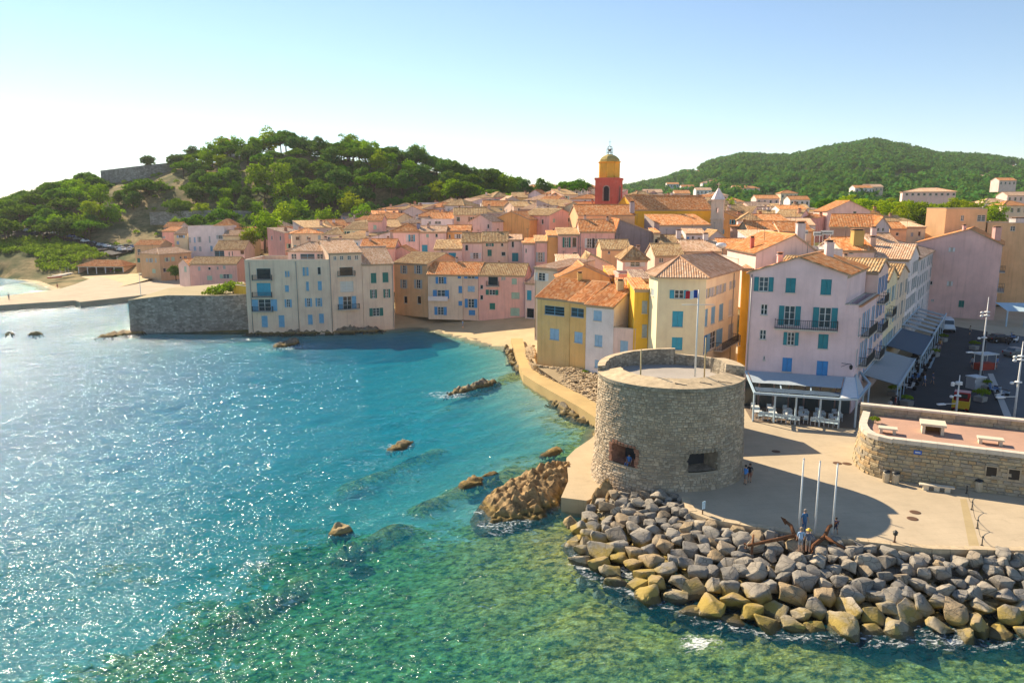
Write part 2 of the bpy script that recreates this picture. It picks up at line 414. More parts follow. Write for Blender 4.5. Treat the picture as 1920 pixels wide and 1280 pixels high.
depth = 0.25 + 0.085 * np.minimum(dsh, 26) + 0.012 * np.maximum(0, dsh - 26)
depth = np.where(SD > 0, 0.25 - SD * 0.3, depth)
BZ = -depth + (fbm(BX, BY, 6, 11) - 0.47) * 1.1 * np.clip(reef, 0, 1) * sstep(0, 6, dsh) + (fbm(BX, BY, 20, 5) - 0.47) * 0.8 * sstep(2, 10, dsh)
BZ = BZ * (1 - .72 * np.clip(streak, 0, 1)) - .1 * streak
BZ = np.minimum(BZ, np.where(SD > 0, 0.3, -0.12))
BZ = np.where(SD > 0, np.minimum(BZ, -0.05 + 0.0 * SD), BZ)
tag(npmesh('seabed', np.stack([BX, BY, BZ], -1).reshape(-1, 3), grid_faces(len(bx), len(by_)), mat_bed(), {'reef': reef.ravel()}), kind='structure')
_b = MB(); _b.face([(-9000, -300, -4.2), (9000, -300, -4.2), (9000, 9000, -4.2), (-9000, 9000, -4.2)])
tag(_b.build('deep_seabed', plain('deep_sand', (.3, .34, .32), 0.9)), kind='structure')
# low hills across the gulf, far out at the left
V_ = []; fc = np.linspace(-9500, -1500, 90)
for x in fc:
    h_ = 40 + 90 * float(fbm(np.array([[x]]), np.array([[0.0]]), 1800, 4)[0, 0]) * float(sstep(-1500, -3200, np.array(x)))
    V_ += [(x, 6400, -5), (x, 6600, h_ * .75), (x, 7000, h_), (x, 7800, -5)]
F_ = np.array([[4 * i + k, 4 * (i + 1) + k, 4 * (i + 1) + k + 1, 4 * i + k + 1] for i in range(89) for k in range(3)])
tag(npmesh('far_coast_hills', np.array(V_), F_, plain('far_hill_woods', (.08, .11, .07), .95)), kind='structure')

# ---- sea: a closed body of absorbing water with a wavy top
FOAM = []     # (x, y, radius, strength)
for px, py, r, s in ((1180, 1075, 2.2, 1.0), (1120, 1050, 2.4, .9), (1310, 1205, 1.6, 1.3), (1640, 1190, 3, .8), (1760, 1195, 3, .9), (1880, 1200, 2.5, .8), (1500, 1185, 2, .5),
                     (940, 985, 2.2, .9), (985, 975, 1.5, .9), (900, 960, 1.2, .7), (640, 1000, 1.2, .6), (700, 975, 2.0, .55), (480, 1055, 2.2, .85), (430, 1110, 3.2, .6), (350, 1140, 3, .45),
                     (745, 838, 1.6, .9), (690, 870, 2.4, .75), (660, 890, 2, .6), (880, 905, 1.6, .6), (840, 740, 1.8, 1.0), (560, 650, 3.0, .9), (500, 655, 2.5, .8), (430, 632, 3, .7), (330, 632, 4, .8), (210, 632, 4, .9), (60, 628, 2.5, .6), (250, 675, 6, .5)):
    q = G(px, py, 0); FOAM.append((q.x, q.y, r * q.y / 55.0, s))
_fl = [(1078, 1040), (1095, 1072), (1150, 1098), (1210, 1122), (1300, 1158), (1400, 1182), (1500, 1196), (1650, 1203), (1800, 1206), (1930, 1208)]
for (ax_, ay_), (bx2, by2) in zip(_fl, _fl[1:]):
    for k in range(4):
        q = G(ax_ + (bx2 - ax_) * k / 4, ay_ + (by2 - ay_) * k / 4, 0); FOAM.append((q.x, q.y, .8, .95))
for px, py in ((895, 960), (905, 985), (930, 998), (960, 990), (1000, 965), (1030, 950), (1060, 945)):
    q = G(px, py, 0); FOAM.append((q.x, q.y, .9, .95))
def mat_sea():
    t = NT('sea_water'); p = t.pos()
    q = t.scale(p, (1, 1.7, 1), (0, 0, R(12)))
    n1 = t.noise(q, 0.95, 3, 0.6, 0.5); n2 = t.noise(q, 2.6, 2, 0.5, 0.3); n3 = t.noise(p, 5.0, 2, 0.5)
    h = t.math('ADD', n1, t.math('ADD', t.math('MULTIPLY', n2, 0.4), t.math('MULTIPLY', n3, 0.05)))
    sp = t.n('SeparateXYZ'); t.t.links.new(p, sp.inputs[0])
    far = t.ramp(t.math('DIVIDE', sp.outputs[1], 1000.0), [(0.2, 1.0), (0.6, 0.0)])
    nb = t.bump(t.math('MULTIPLY', h, far), 1.0, 0.31)
    fr = t.n('Fresnel', i_IOR=1.33); t.t.links.new(nb, fr.inputs['Normal'])
    gl = t.n('BsdfGlossy', i_Roughness=0.09); t.t.links.new(nb, gl.inputs['Normal'])
    tr = t.n('BsdfTransparent', i_Color=(1, 1, 1))
    du = t.n('BsdfDiffuse', i_Color=(.0, .25, .40)); t.t.links.new(nb, du.inputs['Normal']); bd = t.n('MixShader'); t.put(bd.inputs[0], t.n('Attribute', attribute_name='turbid').outputs['Fac']); t.t.links.new(tr.outputs[0], bd.inputs[1]); t.t.links.new(du.outputs[0], bd.inputs[2])
    mx = t.n('MixShader'); t.put(mx.inputs[0], t.math('MULTIPLY', fr.outputs[0], 0.52)); t.t.links.new(bd.outputs[0], mx.inputs[1]); t.t.links.new(gl.outputs[0], mx.inputs[2])
    fo = t.n('Attribute', attribute_name='foam').outputs['Fac']
    fn = t.noise(t.scale(p, (1, 1.6, 1)), 1.7, 6, 0.72, 1.2)
    fm = t.ramp(t.math('ADD', fn, t.math('SUBTRACT', t.math('MULTIPLY', fo, 0.30), 0.30)), [(0.46, 0.0), (0.62, 1.0)])
    fs = t.bsdf((.80, .83, .83), 0.8, nb, 0.1)
    m2 = t.n('MixShader'); t.put(m2.inputs[0], t.math('MULTIPLY', fm, 0.85)); t.t.links.new(mx.outputs[0], m2.inputs[1]); t.t.links.new(fs, m2.inputs[2])
    va = t.n('VolumeAbsorption', i_Color=(.0, .845, .935), i_Density=0.30)
    return t.done(m2.outputs[0], va.outputs[0])
wx = np.arange(-165, 62, 0.58); wy = np.arange(24, 262, 0.58)
WX, WY = np.meshgrid(wx, wy, indexing='ij'); WZ = np.zeros_like(WX); wr = np.random.default_rng(3)
for k in range(26):
    lam = 1.7 * 1.09 ** k if k < 14 else wr.uniform(1.7, 4.5)
    th = R(105) + wr.normal(0, 0.55); kk = 2 * math.pi / lam
    WZ += 0.0075 * lam ** 0.9 * np.sin(kk * (WX * math.cos(th) + WY * math.sin(th)) + wr.uniform(0, 6.28))
WZ *= 0.95
foam = np.zeros_like(WX)
for (fx, fy, fr_, s_) in FOAM: foam = np.maximum(foam, s_ * np.exp(-(((WX - fx) / (fr_ * 1.5)) ** 2 + ((WY - fy) / fr_) ** 2)))
wsd = -coast_sd(WX, WY)
wdep = np.interp(np.maximum(0, wsd), [0, 26, 200], [.25, 2.46, 4.5]); turb = .08 + .55 * (1 - np.exp(-wdep / 2.0)) * sstep(0, 14, wsd) * (.18 + .82 * sstep(42, 85, WY - .5 * np.minimum(0, WX + 12)))
foam = np.maximum(foam, (0.45 + .35 * (WY < 60)) * np.exp(-np.abs(wsd + .2) / 1.6) * (WY > 34))
edge = sstep(0, 6, WX - wx[0]) * sstep(0, 6, wx[-1] - WX) * sstep(0, 6, WY - wy[0]) * sstep(0, 6, wy[-1] - WY); WZ *= edge
V = np.stack([WX, WY, WZ], -1).reshape(-1, 3); nxx, nyy = len(wx), len(wy); FQ = grid_faces(nxx, nyy)
# outer sheet, sides and floor close the body
ox0, ox1, oy0, oy1 = -8000.0, 8000.0, -250.0, 8000.0; x0, x1, y0, y1 = wx[0], wx[-1], wy[0], wy[-1]
ev = []; ef = []; b0 = len(V)
def q4(a, b, c, d):
    ef.append([b0 + len(ev) + i for i in range(4)]); ev.extend([a, b, c, d])
xs = [ox0, -5000, -3000, -2000, -1400, -1000, -700, -500, -350, -250, x0, x1, 120, 250, 500, 1000, 2000, 4000, ox1]; ys = [oy0, -100, -40, y0, y1, 320, 420, 560, 760, 1050, 1500, 2200, 3500, 5500, oy1]
for i in range(len(xs) - 1):
    for j in range(len(ys) - 1):
        if xs[i] == x0 and ys[j] == y0: continue
        q4((xs[i], ys[j], 0), (xs[i + 1], ys[j], 0), (xs[i + 1], ys[j + 1], 0), (xs[i], ys[j + 1], 0))
zb = -5.0
q4((ox0, oy0, zb), (ox0, oy1, zb), (ox1, oy1, zb), (ox1, oy0, zb))
for (a, b) in (((ox0, oy0), (ox1, oy0)), ((ox1, oy0), (ox1, oy1)), ((ox1, oy1), (ox0, oy1)), ((ox0, oy1), (ox0, oy0))):
    q4((a[0], a[1], zb), (b[0], b[1], zb), (b[0], b[1], 0), (a[0], a[1], 0))
V = np.concatenate([V, np.array(ev)]); FQ = np.concatenate([FQ, np.array(ef)])
tag(npmesh('sea', V, FQ, mat_sea(), {'foam': np.concatenate([foam.ravel(), np.zeros(len(ev))]), 'turbid': np.concatenate([turb.ravel(), np.full(len(ev), .6)])}), kind='structure')

# ================================================================== house builder
TERRA, PALE, OLD, DARK = 0, 1, 2, 3
C = dict(peach=(.95, .71, .50), tan=(.80, .63, .47), pink=(.86, .54, .45), rose=(.78, .43, .35), palepink=(.87, .68, .58), ochre=(.84, .57, .30), yellow=(.95, .62, .25), gold=(.90, .57, .07),
         cream=(.90, .80, .50), white=(.86, .83, .78), grey=(.52, .50, .47), orange=(.88, .50, .18), lilac=(.82, .68, .66), beige=(.80, .69, .51), dgrey=(.30, .29, .29), red=(.50, .09, .08))
SH = dict(blue=(.06, .27, .58), sky=(.33, .52, .70), teal=(.03, .24, .29), green=(.03, .19, .16), pgreen=(.38, .55, .44), turq=(.05, .36, .50), grey=(.42, .47, .48), white=(.72, .72, .70), brown=(.20, .11, .06), lblue=(.19, .42, .60))
M_FRAME = plain('window_frame_paint', (.70, .70, .67), 0.5)
M_FRAMEB = plain('window_frame_blue', (.16, .36, .52), 0.5)
M_IRON = plain('dark_iron', (.02, .025, .03), 0.5, 0.4)
M_SILL = plain('sill_stone', (.60, .55, .46), 0.85)
M_CONC = plain('pale_concrete', (.55, .50, .42), 0.9)
M_ZINC = plain('zinc_pipe', (.34, .32, .30), 0.5, 0.4, 0.5)
M_SCREEN = plain('fabric_blind', (.66, .63, .55), 0.8)

def face_wall(mb, O, U, N, L, z0, z1, ops, reveal=0.2):
    """wall rectangle with real openings and reveals; ops = (u0, u1, z0, z1)"""
    us = sorted({0.0, L, *[min(max(v, 0), L) for o in ops for v in o[:2]]}); zs = sorted({z0, z1, *[min(max(v, z0), z1) for o in ops for v in o[2:4]]})
    P = lambda u, z, n=0.0: (O.x + U.x * u + N.x * n, O.y + U.y * u + N.y * n, z)
    for i in range(len(us) - 1):
        for j in range(len(zs) - 1):
            uc, zc = (us[i] + us[i + 1]) / 2, (zs[j] + zs[j + 1]) / 2
            if us[i + 1] - us[i] < 1e-5 or zs[j + 1] - zs[j] < 1e-5: continue
            if any(o[0] < uc < o[1] and o[2] < zc < o[3] for o in ops): continue
            mb.face([P(us[i], zs[j]), P(us[i + 1], zs[j]), P(us[i + 1], zs[j + 1]), P(us[i], zs[j + 1])])
    for (a, b, c, d) in [o[:4] for o in ops]:
        r = -reveal
        mb.face([P(a, c), P(a, d), P(a, d, r), P(a, c, r)]); mb.face([P(b, d), P(b, c), P(b, c, r), P(b, d, r)])
        mb.face([P(a, d), P(b, d), P(b, d, r), P(a, d, r)]); mb.face([P(b, c), P(a, c), P(a, c, r), P(b, c, r)])

def window(root, O, U, N, op, kind, col, lod):
    """window (sill, frame, glazing bars) > pane, shutters, balcony"""
    u0, u1, z0, z1 = op; w = u1 - u0; h = z1 - z0; org = root.location; o = Vector((O.x, O.y, 0))
    f = MB(org)
    if kind in ('shut', 'half'):
        f.obox(o, U, N, u0 - .06, u1 + .06, -.02, .10, z0 - .09, z0 - .005)
        if lod < 2: f.obox(o, U, N, u0, u1, -.19, -.16, z0, z1)
        wo = f.build('window', M_SILL, root)
    else:
        t = .07 if lod < 2 else .1
        f.obox(o, U, N, u0 - .06, u1 + .06, -.02, .10, z0 - .09, z0 - .005)
        for a, b, c, d in ((u0, u0 + t, z0, z1), (u1 - t, u1, z0, z1), (u0 + t, u1 - t, z0, z0 + t), (u0 + t, u1 - t, z1 - t, z1)):
            f.obox(o, U, N, a, b, -.15, -.10, c, d, 1)
        if lod < 2 and kind != 'hole':
            f.obox(o, U, N, (u0 + u1) / 2 - .05, (u0 + u1) / 2 + .05, -.147, -.097, z0 + t, z1 - t, 1)
            k = 2 if h > 1.3 else 1
            for i in range(1, k + 1):
                zz = z0 + h * i / (k + 1); f.obox(o, U, N, u0 + t, u1 - t, -.144, -.105, zz - .025, zz + .025, 1)
        wo = f.build('window', [M_SILL, M_FRAMEB if kind == 'glassb' else M_FRAME], root)
        p = MB(org); p.obox(o, U, N, u0 + .01, u1 - .01, -.18, -.135, z0 + .01, z1 - .01)
        p.build('pane', M_SCREEN if kind == 'blind' else glass_and_hole((.02, .025, .03)) if kind == 'hole' else glass_and_hole(), wo)  # open holes get a near-black pane that paints the shade inside
    if kind in ('shut', 'half', 'open') and col:
        sm = shutterpaint(SH[col]) if isinstance(col, str) else shutterpaint(col)
        if kind == 'open': rects = [(u0 - w * .5 - .03, u0 - .03, .02, .06), (u1 + .03, u1 + w * .5 + .03, .02, .06)]
        elif kind == 'half': rects = [(u0 + .01, u0 + w * .5 - .01, -.09, -.05), (u1 + .03, u1 + w * .5 + .03, .02, .06)]
        else: rects = [(u0 + .01, (u0 + u1) / 2 - .008, -.09, -.045), ((u0 + u1) / 2 + .008, u1 - .01, -.09, -.045)]
        for (a, b, n0, n1) in rects:
            s = MB(org); s.obox(o, U, N, a, b, n0, n1, z0 + .01, z1 - .01)
            if lod < 1:
                for zz in (z0 + h * .06, z0 + h * .5, z1 - h * .06): s.obox(o, U, N, a + .02, b - .02, n1, n1 + .012, zz - .04, zz + .04)
                s.obox(o, U, N, a + .0, a + .05, n1, n1 + .012, z0 + .02, z1 - .02); s.obox(o, U, N, b - .05, b, n1, n1 + .012, z0 + .02, z1 - .02)
            s.build('shutter', sm, wo)
    return wo

def balcony(root, O, U, N, u0, u1, z, dep=0.9, rail=1.0, mat=None, solid=False):
    o = Vector((O.x, O.y, 0)); b = MB(root.location)
    b.obox(o, U, N, u0, u1, 0.003, dep, z - .16, z)
    bo = b.build('balcony', mat or M_CONC, root)
    r = MB(root.location)
    if solid:
        r.obox(o, U, N, u0, u1, dep - .12, dep - .005, z + .003, z + rail * .8)
    else:
        for (a, c) in ((u0 + .03, dep - .03), (u1 - .03, dep - .03)):
            pass
        P = lambda u, n, zz: o + U * u + N * n + Vector((0, 0, zz))
        for zz in (z + .12, z + rail):
            r.bar(P(u0 + .04, dep - .04, zz), P(u1 - .04, dep - .04, zz), .05, .05)
            r.bar(P(u0 + .04, .02, zz), P(u0 + .04, dep - .04, zz), .05, .05); r.bar(P(u1 - .04, .02, zz), P(u1 - .04, dep - .04, zz), .05, .05)
        k = max(3, int((u1 - u0) / .22))
        for i in range(k + 1):
            u = u0 + .04 + (u1 - u0 - .08) * i / k; r.bar(P(u, dep - .04, z), P(u, dep - .04, z + rail), .035, .035)
        for i in range(1, 4):
            n = (dep - .04) * i / 4
            for u in (u0 + .04, u1 - .04): r.bar(P(u, n, z), P(u, n, z + rail), .035, .035)
    r.build('railing', mat if solid else M_IRON, bo)
    return bo

def slope(mb, e0, e1, r1, r0, period=0.3, amp=0.085, thick=0.13):
    """one roof slope laid with barrel-tile ribs; e0-e1 is the eave seen left to right from below, r0-r1 the top"""
    e0, e1, r1, r0 = map(Vector, (e0, e1, r1, r0)); U = (e1 - e0); L = U.length; U = U / L
    rm = (r0 + r1) / 2 - e0; Vd = (rm - U * rm.dot(U)); Vd.normalize(); N = U.cross(Vd)
    if N.z < 0: N = -N
    ua, va = (r0 - e0).dot(U), (r0 - e0).dot(Vd); ub, vb = (r1 - e0).dot(U), (r1 - e0).dot(Vd)
    def span(u):
        lo = 0.0
        if u < ua: top = va * (u / ua) if ua > 1e-6 else va
        elif u > ub: top = vb * (L - u) / (L - ub) if L - ub > 1e-6 else vb
        else: top = va + (vb - va) * ((u - ua) / (ub - ua) if ub - ua > 1e-6 else 0)
        if u < 0: lo = va * (u / ua) if ua < -1e-6 else 0
        if u > L: lo = vb * (u - L) / (ub - L) if ub - L > 1e-6 else 0
        return lo, max(top, lo)
    a0, a1 = min(0, ua), max(L, ub)
    if period <= 0: n = 1; hs = [0, 0]
    k = max(1, round((a1 - a0) / period)) if period > 0 else 1
    prof = [(0, 0), (.25, .75), (.5, 1), (.75, .75)] if period > 0 else [(0, 0)]
    cols = []
    for i in range(k):
        for (q, hh) in prof: cols.append((a0 + (a1 - a0) * (i + q) / k, hh * amp))
    cols.append((a1, 0))
    for x in (ua, ub):
        if a0 < x < a1: cols.append((x, 0.3 * amp))
    cols.sort(); P = lambda u, v, n: e0 + U * u + Vd * v + N * n
    for (u, h), (u2, h2) in zip(cols, cols[1:]):
        if u2 - u < 1e-4: continue
        l1, t1 = span(u + 1e-6); l2, t2 = span(u2 - 1e-6)
        if t1 - l1 < 1e-4 and t2 - l2 < 1e-4: continue
        pts = [P(u, l1, h), P(u2, l2, h2), P(u2, t2, h2), P(u, t1, h)]; uv = [(u, l1), (u2, l2), (u2, t2), (u, t1)]
        if t1 - l1 < 1e-4: pts, uv = pts[:3], uv[:3]
        elif t2 - l2 < 1e-4: pts, uv = [pts[0], pts[1], pts[3]], [uv[0], uv[1], uv[3]]
        mb.face(pts, 0, [(a + 1.0, b + 1.0) for a, b in uv])
    corner = [e0, e1, r1, r0]; low = [c - N * thick for c in corner]
    mb.face(low[::-1], 1)
    for i in range(4):
        a, b = corner[i], corner[(i + 1) % 4]
        if (a - b).length > 1e-3: mb.face([low[i], low[(i + 1) % 4], b, a], 1)
M_EAVE = plain('eave_mortar', (.50, .38, .27), 0.9)

def chimney(roof, org, x, y, z, w=0.55, h=1.1, d=None, col=(.62, .50, .40), pot=True):
    c = MB(org); d = d or w * 0.8
    c.box((x, y, z - 1.0), w, d, h + 1.0, 0); c.box((x, y, z + h + .003), w + .16, d + .16, .09)
    if pot:
        c.box((x, y, z + h + .096), w * .75, d * .75, .22, 0, 1); c.box((x, y, z + h + .32), w + .1, d + .1, .06, 0, 2)
    return c.build('chimney', [plaster(col, 0.8), M_IRON, plain('terracotta', (.5, .24, .12), .9)], roof)

def edges(cs):
    for i in range(len(cs)):
        a = Vector((cs[i][0], cs[i][1], 0)); b = Vector((cs[(i + 1) % len(cs)][0], cs[(i + 1) % len(cs)][1], 0))
        U = (b - a); L = U.length; U.normalize(); yield i, a, U, Vector((U.y, -U.x, 0)), L
def on_face(px, py, O, N):
    v = (640 - py) / FPX; d = Vector(((px - 960) / FPX, CP + v * SP, -SP + v * CP)); c = Vector((0, 0, CAMH))
    t = (Vector((O.x, O.y, 0)) - c).dot(N) / d.dot(N); return c + d * t

def house(name, label, cs, zb, ze, roof='gx', rise=1.8, col='tan', tone=TERRA, wins=(), lod=0, over=0.4, rp=0.5, chim=(), cat='house', group=None,
          period=0.36, cornice=True, wallmat=None, balc=(), pipes=(), wear=0.6, parapet=0.7, custom=None, hipin=None):
    """cs: footprint corners anticlockwise from front-left; wins: (edge, x0, y0, x1, y1, kind, colour): photo pixels on that face, or metres when edge is negative (-1-edge)"""
    cs = [Vector((c[0], c[1], 0)) for c in cs]; cen = sum(cs, Vector()) / len(cs)
    root = empty(name, (cen.x, cen.y, zb), label, cat, group); org = root.location.copy()
    E_ = list(edges(cs)); wl = {i: [] for i in range(len(cs))}
    for wd in wins:
        e = wd[0]
        if e >= 0:
            _, O, U, N, L = E_[e]; p = on_face(wd[1], wd[2], O, N); q = on_face(wd[3], wd[4], O, N)
            op = ((p - O).dot(U), (q - O).dot(U), q.z, p.z)
        else:
            e = -1 - e; L = E_[e][4]; op = (wd[1], wd[3], zb + wd[2], zb + wd[4])
        op = (max(.08, min(op[0], op[1])), min(L - .08, max(op[0], op[1])), max(min(op[2], op[3]), zb + .05), min(max(op[2], op[3]), ze - .08))
        if op[1] - op[0] < .2 or op[3] - op[2] < .2: continue
        if any(not (op[1] + .02 < o[0][0] or op[0] - .02 > o[0][1] or op[3] + .02 < o[0][2] or op[2] - .02 > o[0][3]) for o in wl[e]): continue
        wl[e].append((op, wd[5], wd[6] if len(wd) > 6 else None))
    w = MB(org)
    for (i, O, U, N, L) in E_: face_wall(w, O, U, N, L, zb - 0.5, ze, [x[0] for x in wl[i]])
    z = lambda p, h: Vector((p.x, p.y, h))
    rm = MB(org); a, b = cs[0], cs[1]; c_, d_ = cs[2], cs[3] if len(cs) > 3 else cs[2]
    rmat = [rooftile(tone), M_EAVE]
    if custom: custom(w, rm, cs, ze)
    elif roof == 'flat':
        w.face([z(p, ze - parapet) for p in cs], 1)
        for (i, O, U, N, L) in E_:
            w.obox(O, U, N, -.03, L + .03, -.28, .06, ze, ze + .09, 2)
            w.face([O + U * L + N * -.2 + Vector((0, 0, ze)), O + N * -.2 + Vector((0, 0, ze)), O + N * -.2 + Vector((0, 0, ze - parapet)), O + U * L + N * -.2 + Vector((0, 0, ze - parapet))])
    elif roof == 'shed':
        Wd = (d_ - a).normalized(); Ud = (b - a).normalized(); Wr = (c_ - b).normalized(); dep = (d_ - a).length; k = rise / dep
        fo = lambda p, Wx: z(p, ze) - Wx * over - Vector((0, 0, k * over))
        slope(rm, fo(a, Wd) - Ud * .15, fo(b, Wr) + Ud * .15, z(c_, ze + rise) + Ud * .15, z(d_, ze + rise) - Ud * .15, period)
        w.face([z(b, ze), z(c_, ze), z(c_, ze + rise - .13)]); w.face([z(d_, ze), z(a, ze), z(d_, ze + rise - .13)]); w.face([z(c_, ze), z(d_, ze), z(d_, ze + rise - .13), z(c_, ze + rise - .13)])
    elif roof in ('gx', 'gy'):
        if roof == 'gy': a, b, c_, d_ = cs[3], cs[0], cs[1], cs[2]      # ridge runs front to back
        r0 = a.lerp(d_, rp); r1 = b.lerp(c_, rp); Ud = (b - a).normalized(); g = .22
        def low(p, r):
            dv = (p - r); ln = dv.length; return z(p, ze) + dv / ln * over - Vector((0, 0, rise / ln * over))
        slope(rm, low(a, r0) - Ud * g, low(b, r1) + Ud * g, z(r1, ze + rise) + Ud * g, z(r0, ze + rise) - Ud * g, period)
        slope(rm, low(c_, r1) + Ud * g, low(d_, r0) - Ud * g, z(r0, ze + rise) - Ud * g, z(r1, ze + rise) + Ud * g, period)
        w.face([z(b, ze), z(c_, ze), z(r1, ze + rise - .05)]); w.face([z(d_, ze), z(a, ze), z(r0, ze + rise - .05)])
        rm.tube([z(r0, ze + rise + .03) - Ud * g, z(r1, ze + rise + .03) + Ud * g], .13, 6, 0, True, False)
    elif roof == 'hip':
        L1 = (b - a).length; L2 = (d_ - a).length
        if L1 >= L2: hin = hipin or L2 / 2; m0 = a.lerp(d_, .5); m1 = b.lerp(c_, .5); Ud = (m1 - m0).normalized(); r0, r1 = m0 + Ud * hin, m1 - Ud * hin
        else: hin = hipin or L1 / 2; m0 = a.lerp(b, .5); m1 = d_.lerp(c_, .5); Ud = (m1 - m0).normalized(); r0, r1 = m0 + Ud * hin, m1 - Ud * hin
        ctr = cen; ex = []
        for i, p in enumerate(cs[:4]):
            n1 = E_[i][3]; n0 = E_[(i - 1) % 4][3]; ex.append(z(p, ze - .12) + (n1 + n0) * over)
        A_, B_, C_, D_ = ex; r0 = z(r0, ze + rise); r1 = z(r1, ze + rise)
        if L1 >= L2:
            slope(rm, A_, B_, r1, r0, period); slope(rm, C_, D_, r0, r1, period); slope(rm, B_, C_, r1, r1, period); slope(rm, D_, A_, r0, r0, period)
        else:
            slope(rm, A_, B_, r0, r0, period); slope(rm, B_, C_, r1, r0, period); slope(rm, C_, D_, r1, r1, period); slope(rm, D_, A_, r0, r1, period)
        for p, q in ((A_, r0), (B_, r1 if L1 >= L2 else r0), (C_, r1), (D_, r0 if L1 >= L2 else r1)): rm.tube([p + Vector((0, 0, .06)), q + Vector((0, 0, .06))], .11, 6, 0, True, False)
        if (r1 - r0).length > .2: rm.tube([r0 + Vector((0, 0, .05)), r1 + Vector((0, 0, .05))], .12, 6, 0, True, False)
    wm = wallmat or plaster(C[col] if isinstance(col, str) else col, wear)
    wall = w.build('wall', [wm, plain('flat_roof', (.42, .36, .29), .9), M_CONC], root)
    ro = None
    if rm.f: ro = rm.build('roof', rmat, root)
    if cornice and lod < 2 and roof not in ('flat',) and not custom:
        cb = MB(org); sel = {'gx': (0, 2), 'shed': (0,), 'hip': (0, 1, 2, 3), 'gy': (1, 3)}[roof]
        for (i, O, U, N, L) in E_:
            if i in sel:
                cb = MB(org); P_ = lambda u, n, zz: (O.x + U.x * u + N.x * n, O.y + U.y * u + N.y * n, zz); pr_ = [(.003, ze - .5), (.09, ze - .5), (.09, ze - .34), (.16, ze - .34), (.16, ze - .16), (.003, ze - .16)]
                for (n0, q0), (n1, q1) in zip(pr_, pr_[1:] + pr_[:1]): cb.face([P_(0, n0, q0), P_(L, n0, q0), P_(L, n1, q1), P_(0, n1, q1)])
                cb.face([P_(0, a_, b_) for a_, b_ in pr_][::-1]); cb.face([P_(L, a_, b_) for a_, b_ in pr_]); cb.build('cornice', M_EAVE, root)
    for i in wl:
        _, O, U, N, L = E_[i]
        for (op, kind, col2) in wl[i]:
            window(root, O, U, N, op, kind, col2, lod)
    for (e, px0, px1, py, dep, solid) in balc:
        _, O, U, N, L = E_[e]; p = on_face(px0, py, O, N); q = on_face(px1, py, O, N)
        balcony(root, O, U, N, (p - O).dot(U), (q - O).dot(U), p.z, dep, 1.0, plaster(C['white']) if solid else None, solid)
    for (e, u) in pipes:
        _, O, U, N, L = E_[e]; u = u if u >= 0 else L + u; pb = MB(org); q = O + U * u + N * .09
        pb.tube([(q.x, q.y, zb), (q.x, q.y, ze - .3)], .055, 6); pb.build('drainpipe', M_ZINC, root)
    for ch in chim:
        fx, fy, hh = ch[:3]; p = (cs[0].lerp(cs[1], fx)).lerp(cs[3 % len(cs)].lerp(cs[2], fx), fy)
        if roof == 'gx': zz = ze + rise * (1 - abs(fy - rp) / max(rp, 1 - rp))
        elif roof == 'gy': zz = ze + rise * (1 - abs(fx - rp) / max(rp, 1 - rp))
        elif roof == 'shed': zz = ze + rise * fy
        elif roof == 'hip': zz = ze + rise * min(1, 2 * min(fx, 1 - fx, fy, 1 - fy))
        else: zz = ze - parapet
        chimney(ro or root, org, p.x, p.y, zz, ch[3] if len(ch) > 3 else .55, hh, None, ch[4] if len(ch) > 4 else (.60, .48, .38))
    if lod >= 1 and rm.f and len(cs) == 4 and (int(cen.x * 13 + cen.y * 7) % 3) != 0 and cen.y < 320:
        k = (int(cen.x * 31) % 7) / 10 + .15; p = cs[0].lerp(cs[2], k); zz = ze + rise * .6; ab = MB(org); hh = 1.4 + (int(cen.y * 17) % 5) * .3
        ab.tube([(p.x, p.y, zz), (p.x, p.y, zz + hh)], .03, 5)
        for q in range(4): ab.bar((p.x - .35 + .05 * q, p.y - .1 * q, zz + hh - .12 * q), (p.x + .35 - .05 * q, p.y + .1 * q, zz + hh - .12 * q), .025)
        ab.build('aerial', M_IRON, ro or root)
    return root
def rect(A, B, depth, dirv=None):
    """footprint from the front edge A-B, going back by depth"""
    A = Vector((A[0], A[1], 0)); B = Vector((B[0], B[1], 0)); U = (B - A).normalized()
    Wv = Vector((-U.y, U.x, 0)) if dirv is None else Vector((dirv[0], dirv[1], 0)).normalized()
    return [A, B, B + Wv * depth, A + Wv * depth]

# ================================================================== houses on the water and round the cove (read off the photo)
SD_ = (.55, .835)                     # direction of the harbour street
# ---- the tall row standing in the sea at the left
A, B = G(466, 617, 1), G(622, 614, 1.2); ze = ZY(488, 147)
b1 = house('sea_front_house', 'long peach flat-topped house rising from the sea, glazed balconies at its left end', rect(A, B, 13), 0.3, ze, 'flat', col='peach', lod=0, parapet=1.0, pipes=((0, 0.9), (0, 10.0)), wins=[
    (0, 480, 503, 508.5, 524, 'hole'), (0, 481, 530.5, 508.5, 555, 'shut', 'turq'), (0, 484, 561, 508.5, 583, 'open', 'lblue'), (0, 490, 592, 502.5, 613, 'shut', 'lblue'), (0, 522, 591, 534, 613, 'shut', 'lblue'),
    (0, 534, 508, 540, 519, 'half', 'lblue'), (0, 534, 535, 542, 547, 'shut', 'lblue'), (0, 537, 561, 544, 576, 'open', 'lblue'),
    (0, 567, 501, 575, 517, 'half', 'lblue'), (0, 594.6, 500.6, 602, 515, 'hole'), (0, 573.5, 528, 579.5, 545, 'shut', 'lblue'), (0, 595.6, 527, 603.7, 544, 'shut', 'lblue'),
    (0, 575, 559, 582, 575, 'open', 'lblue'), (0, 594.6, 558.5, 601, 574.5, 'open', 'lblue'), (0, 577, 590, 586.5, 608, 'shut', 'lblue'), (0, 598, 588, 607.6, 605.5, 'shut', 'lblue')],
    balc=((0, 474, 511, 525, .7, False), (0, 474, 511, 557, .7, False), (0, 474, 513, 583.5, .8, False)))
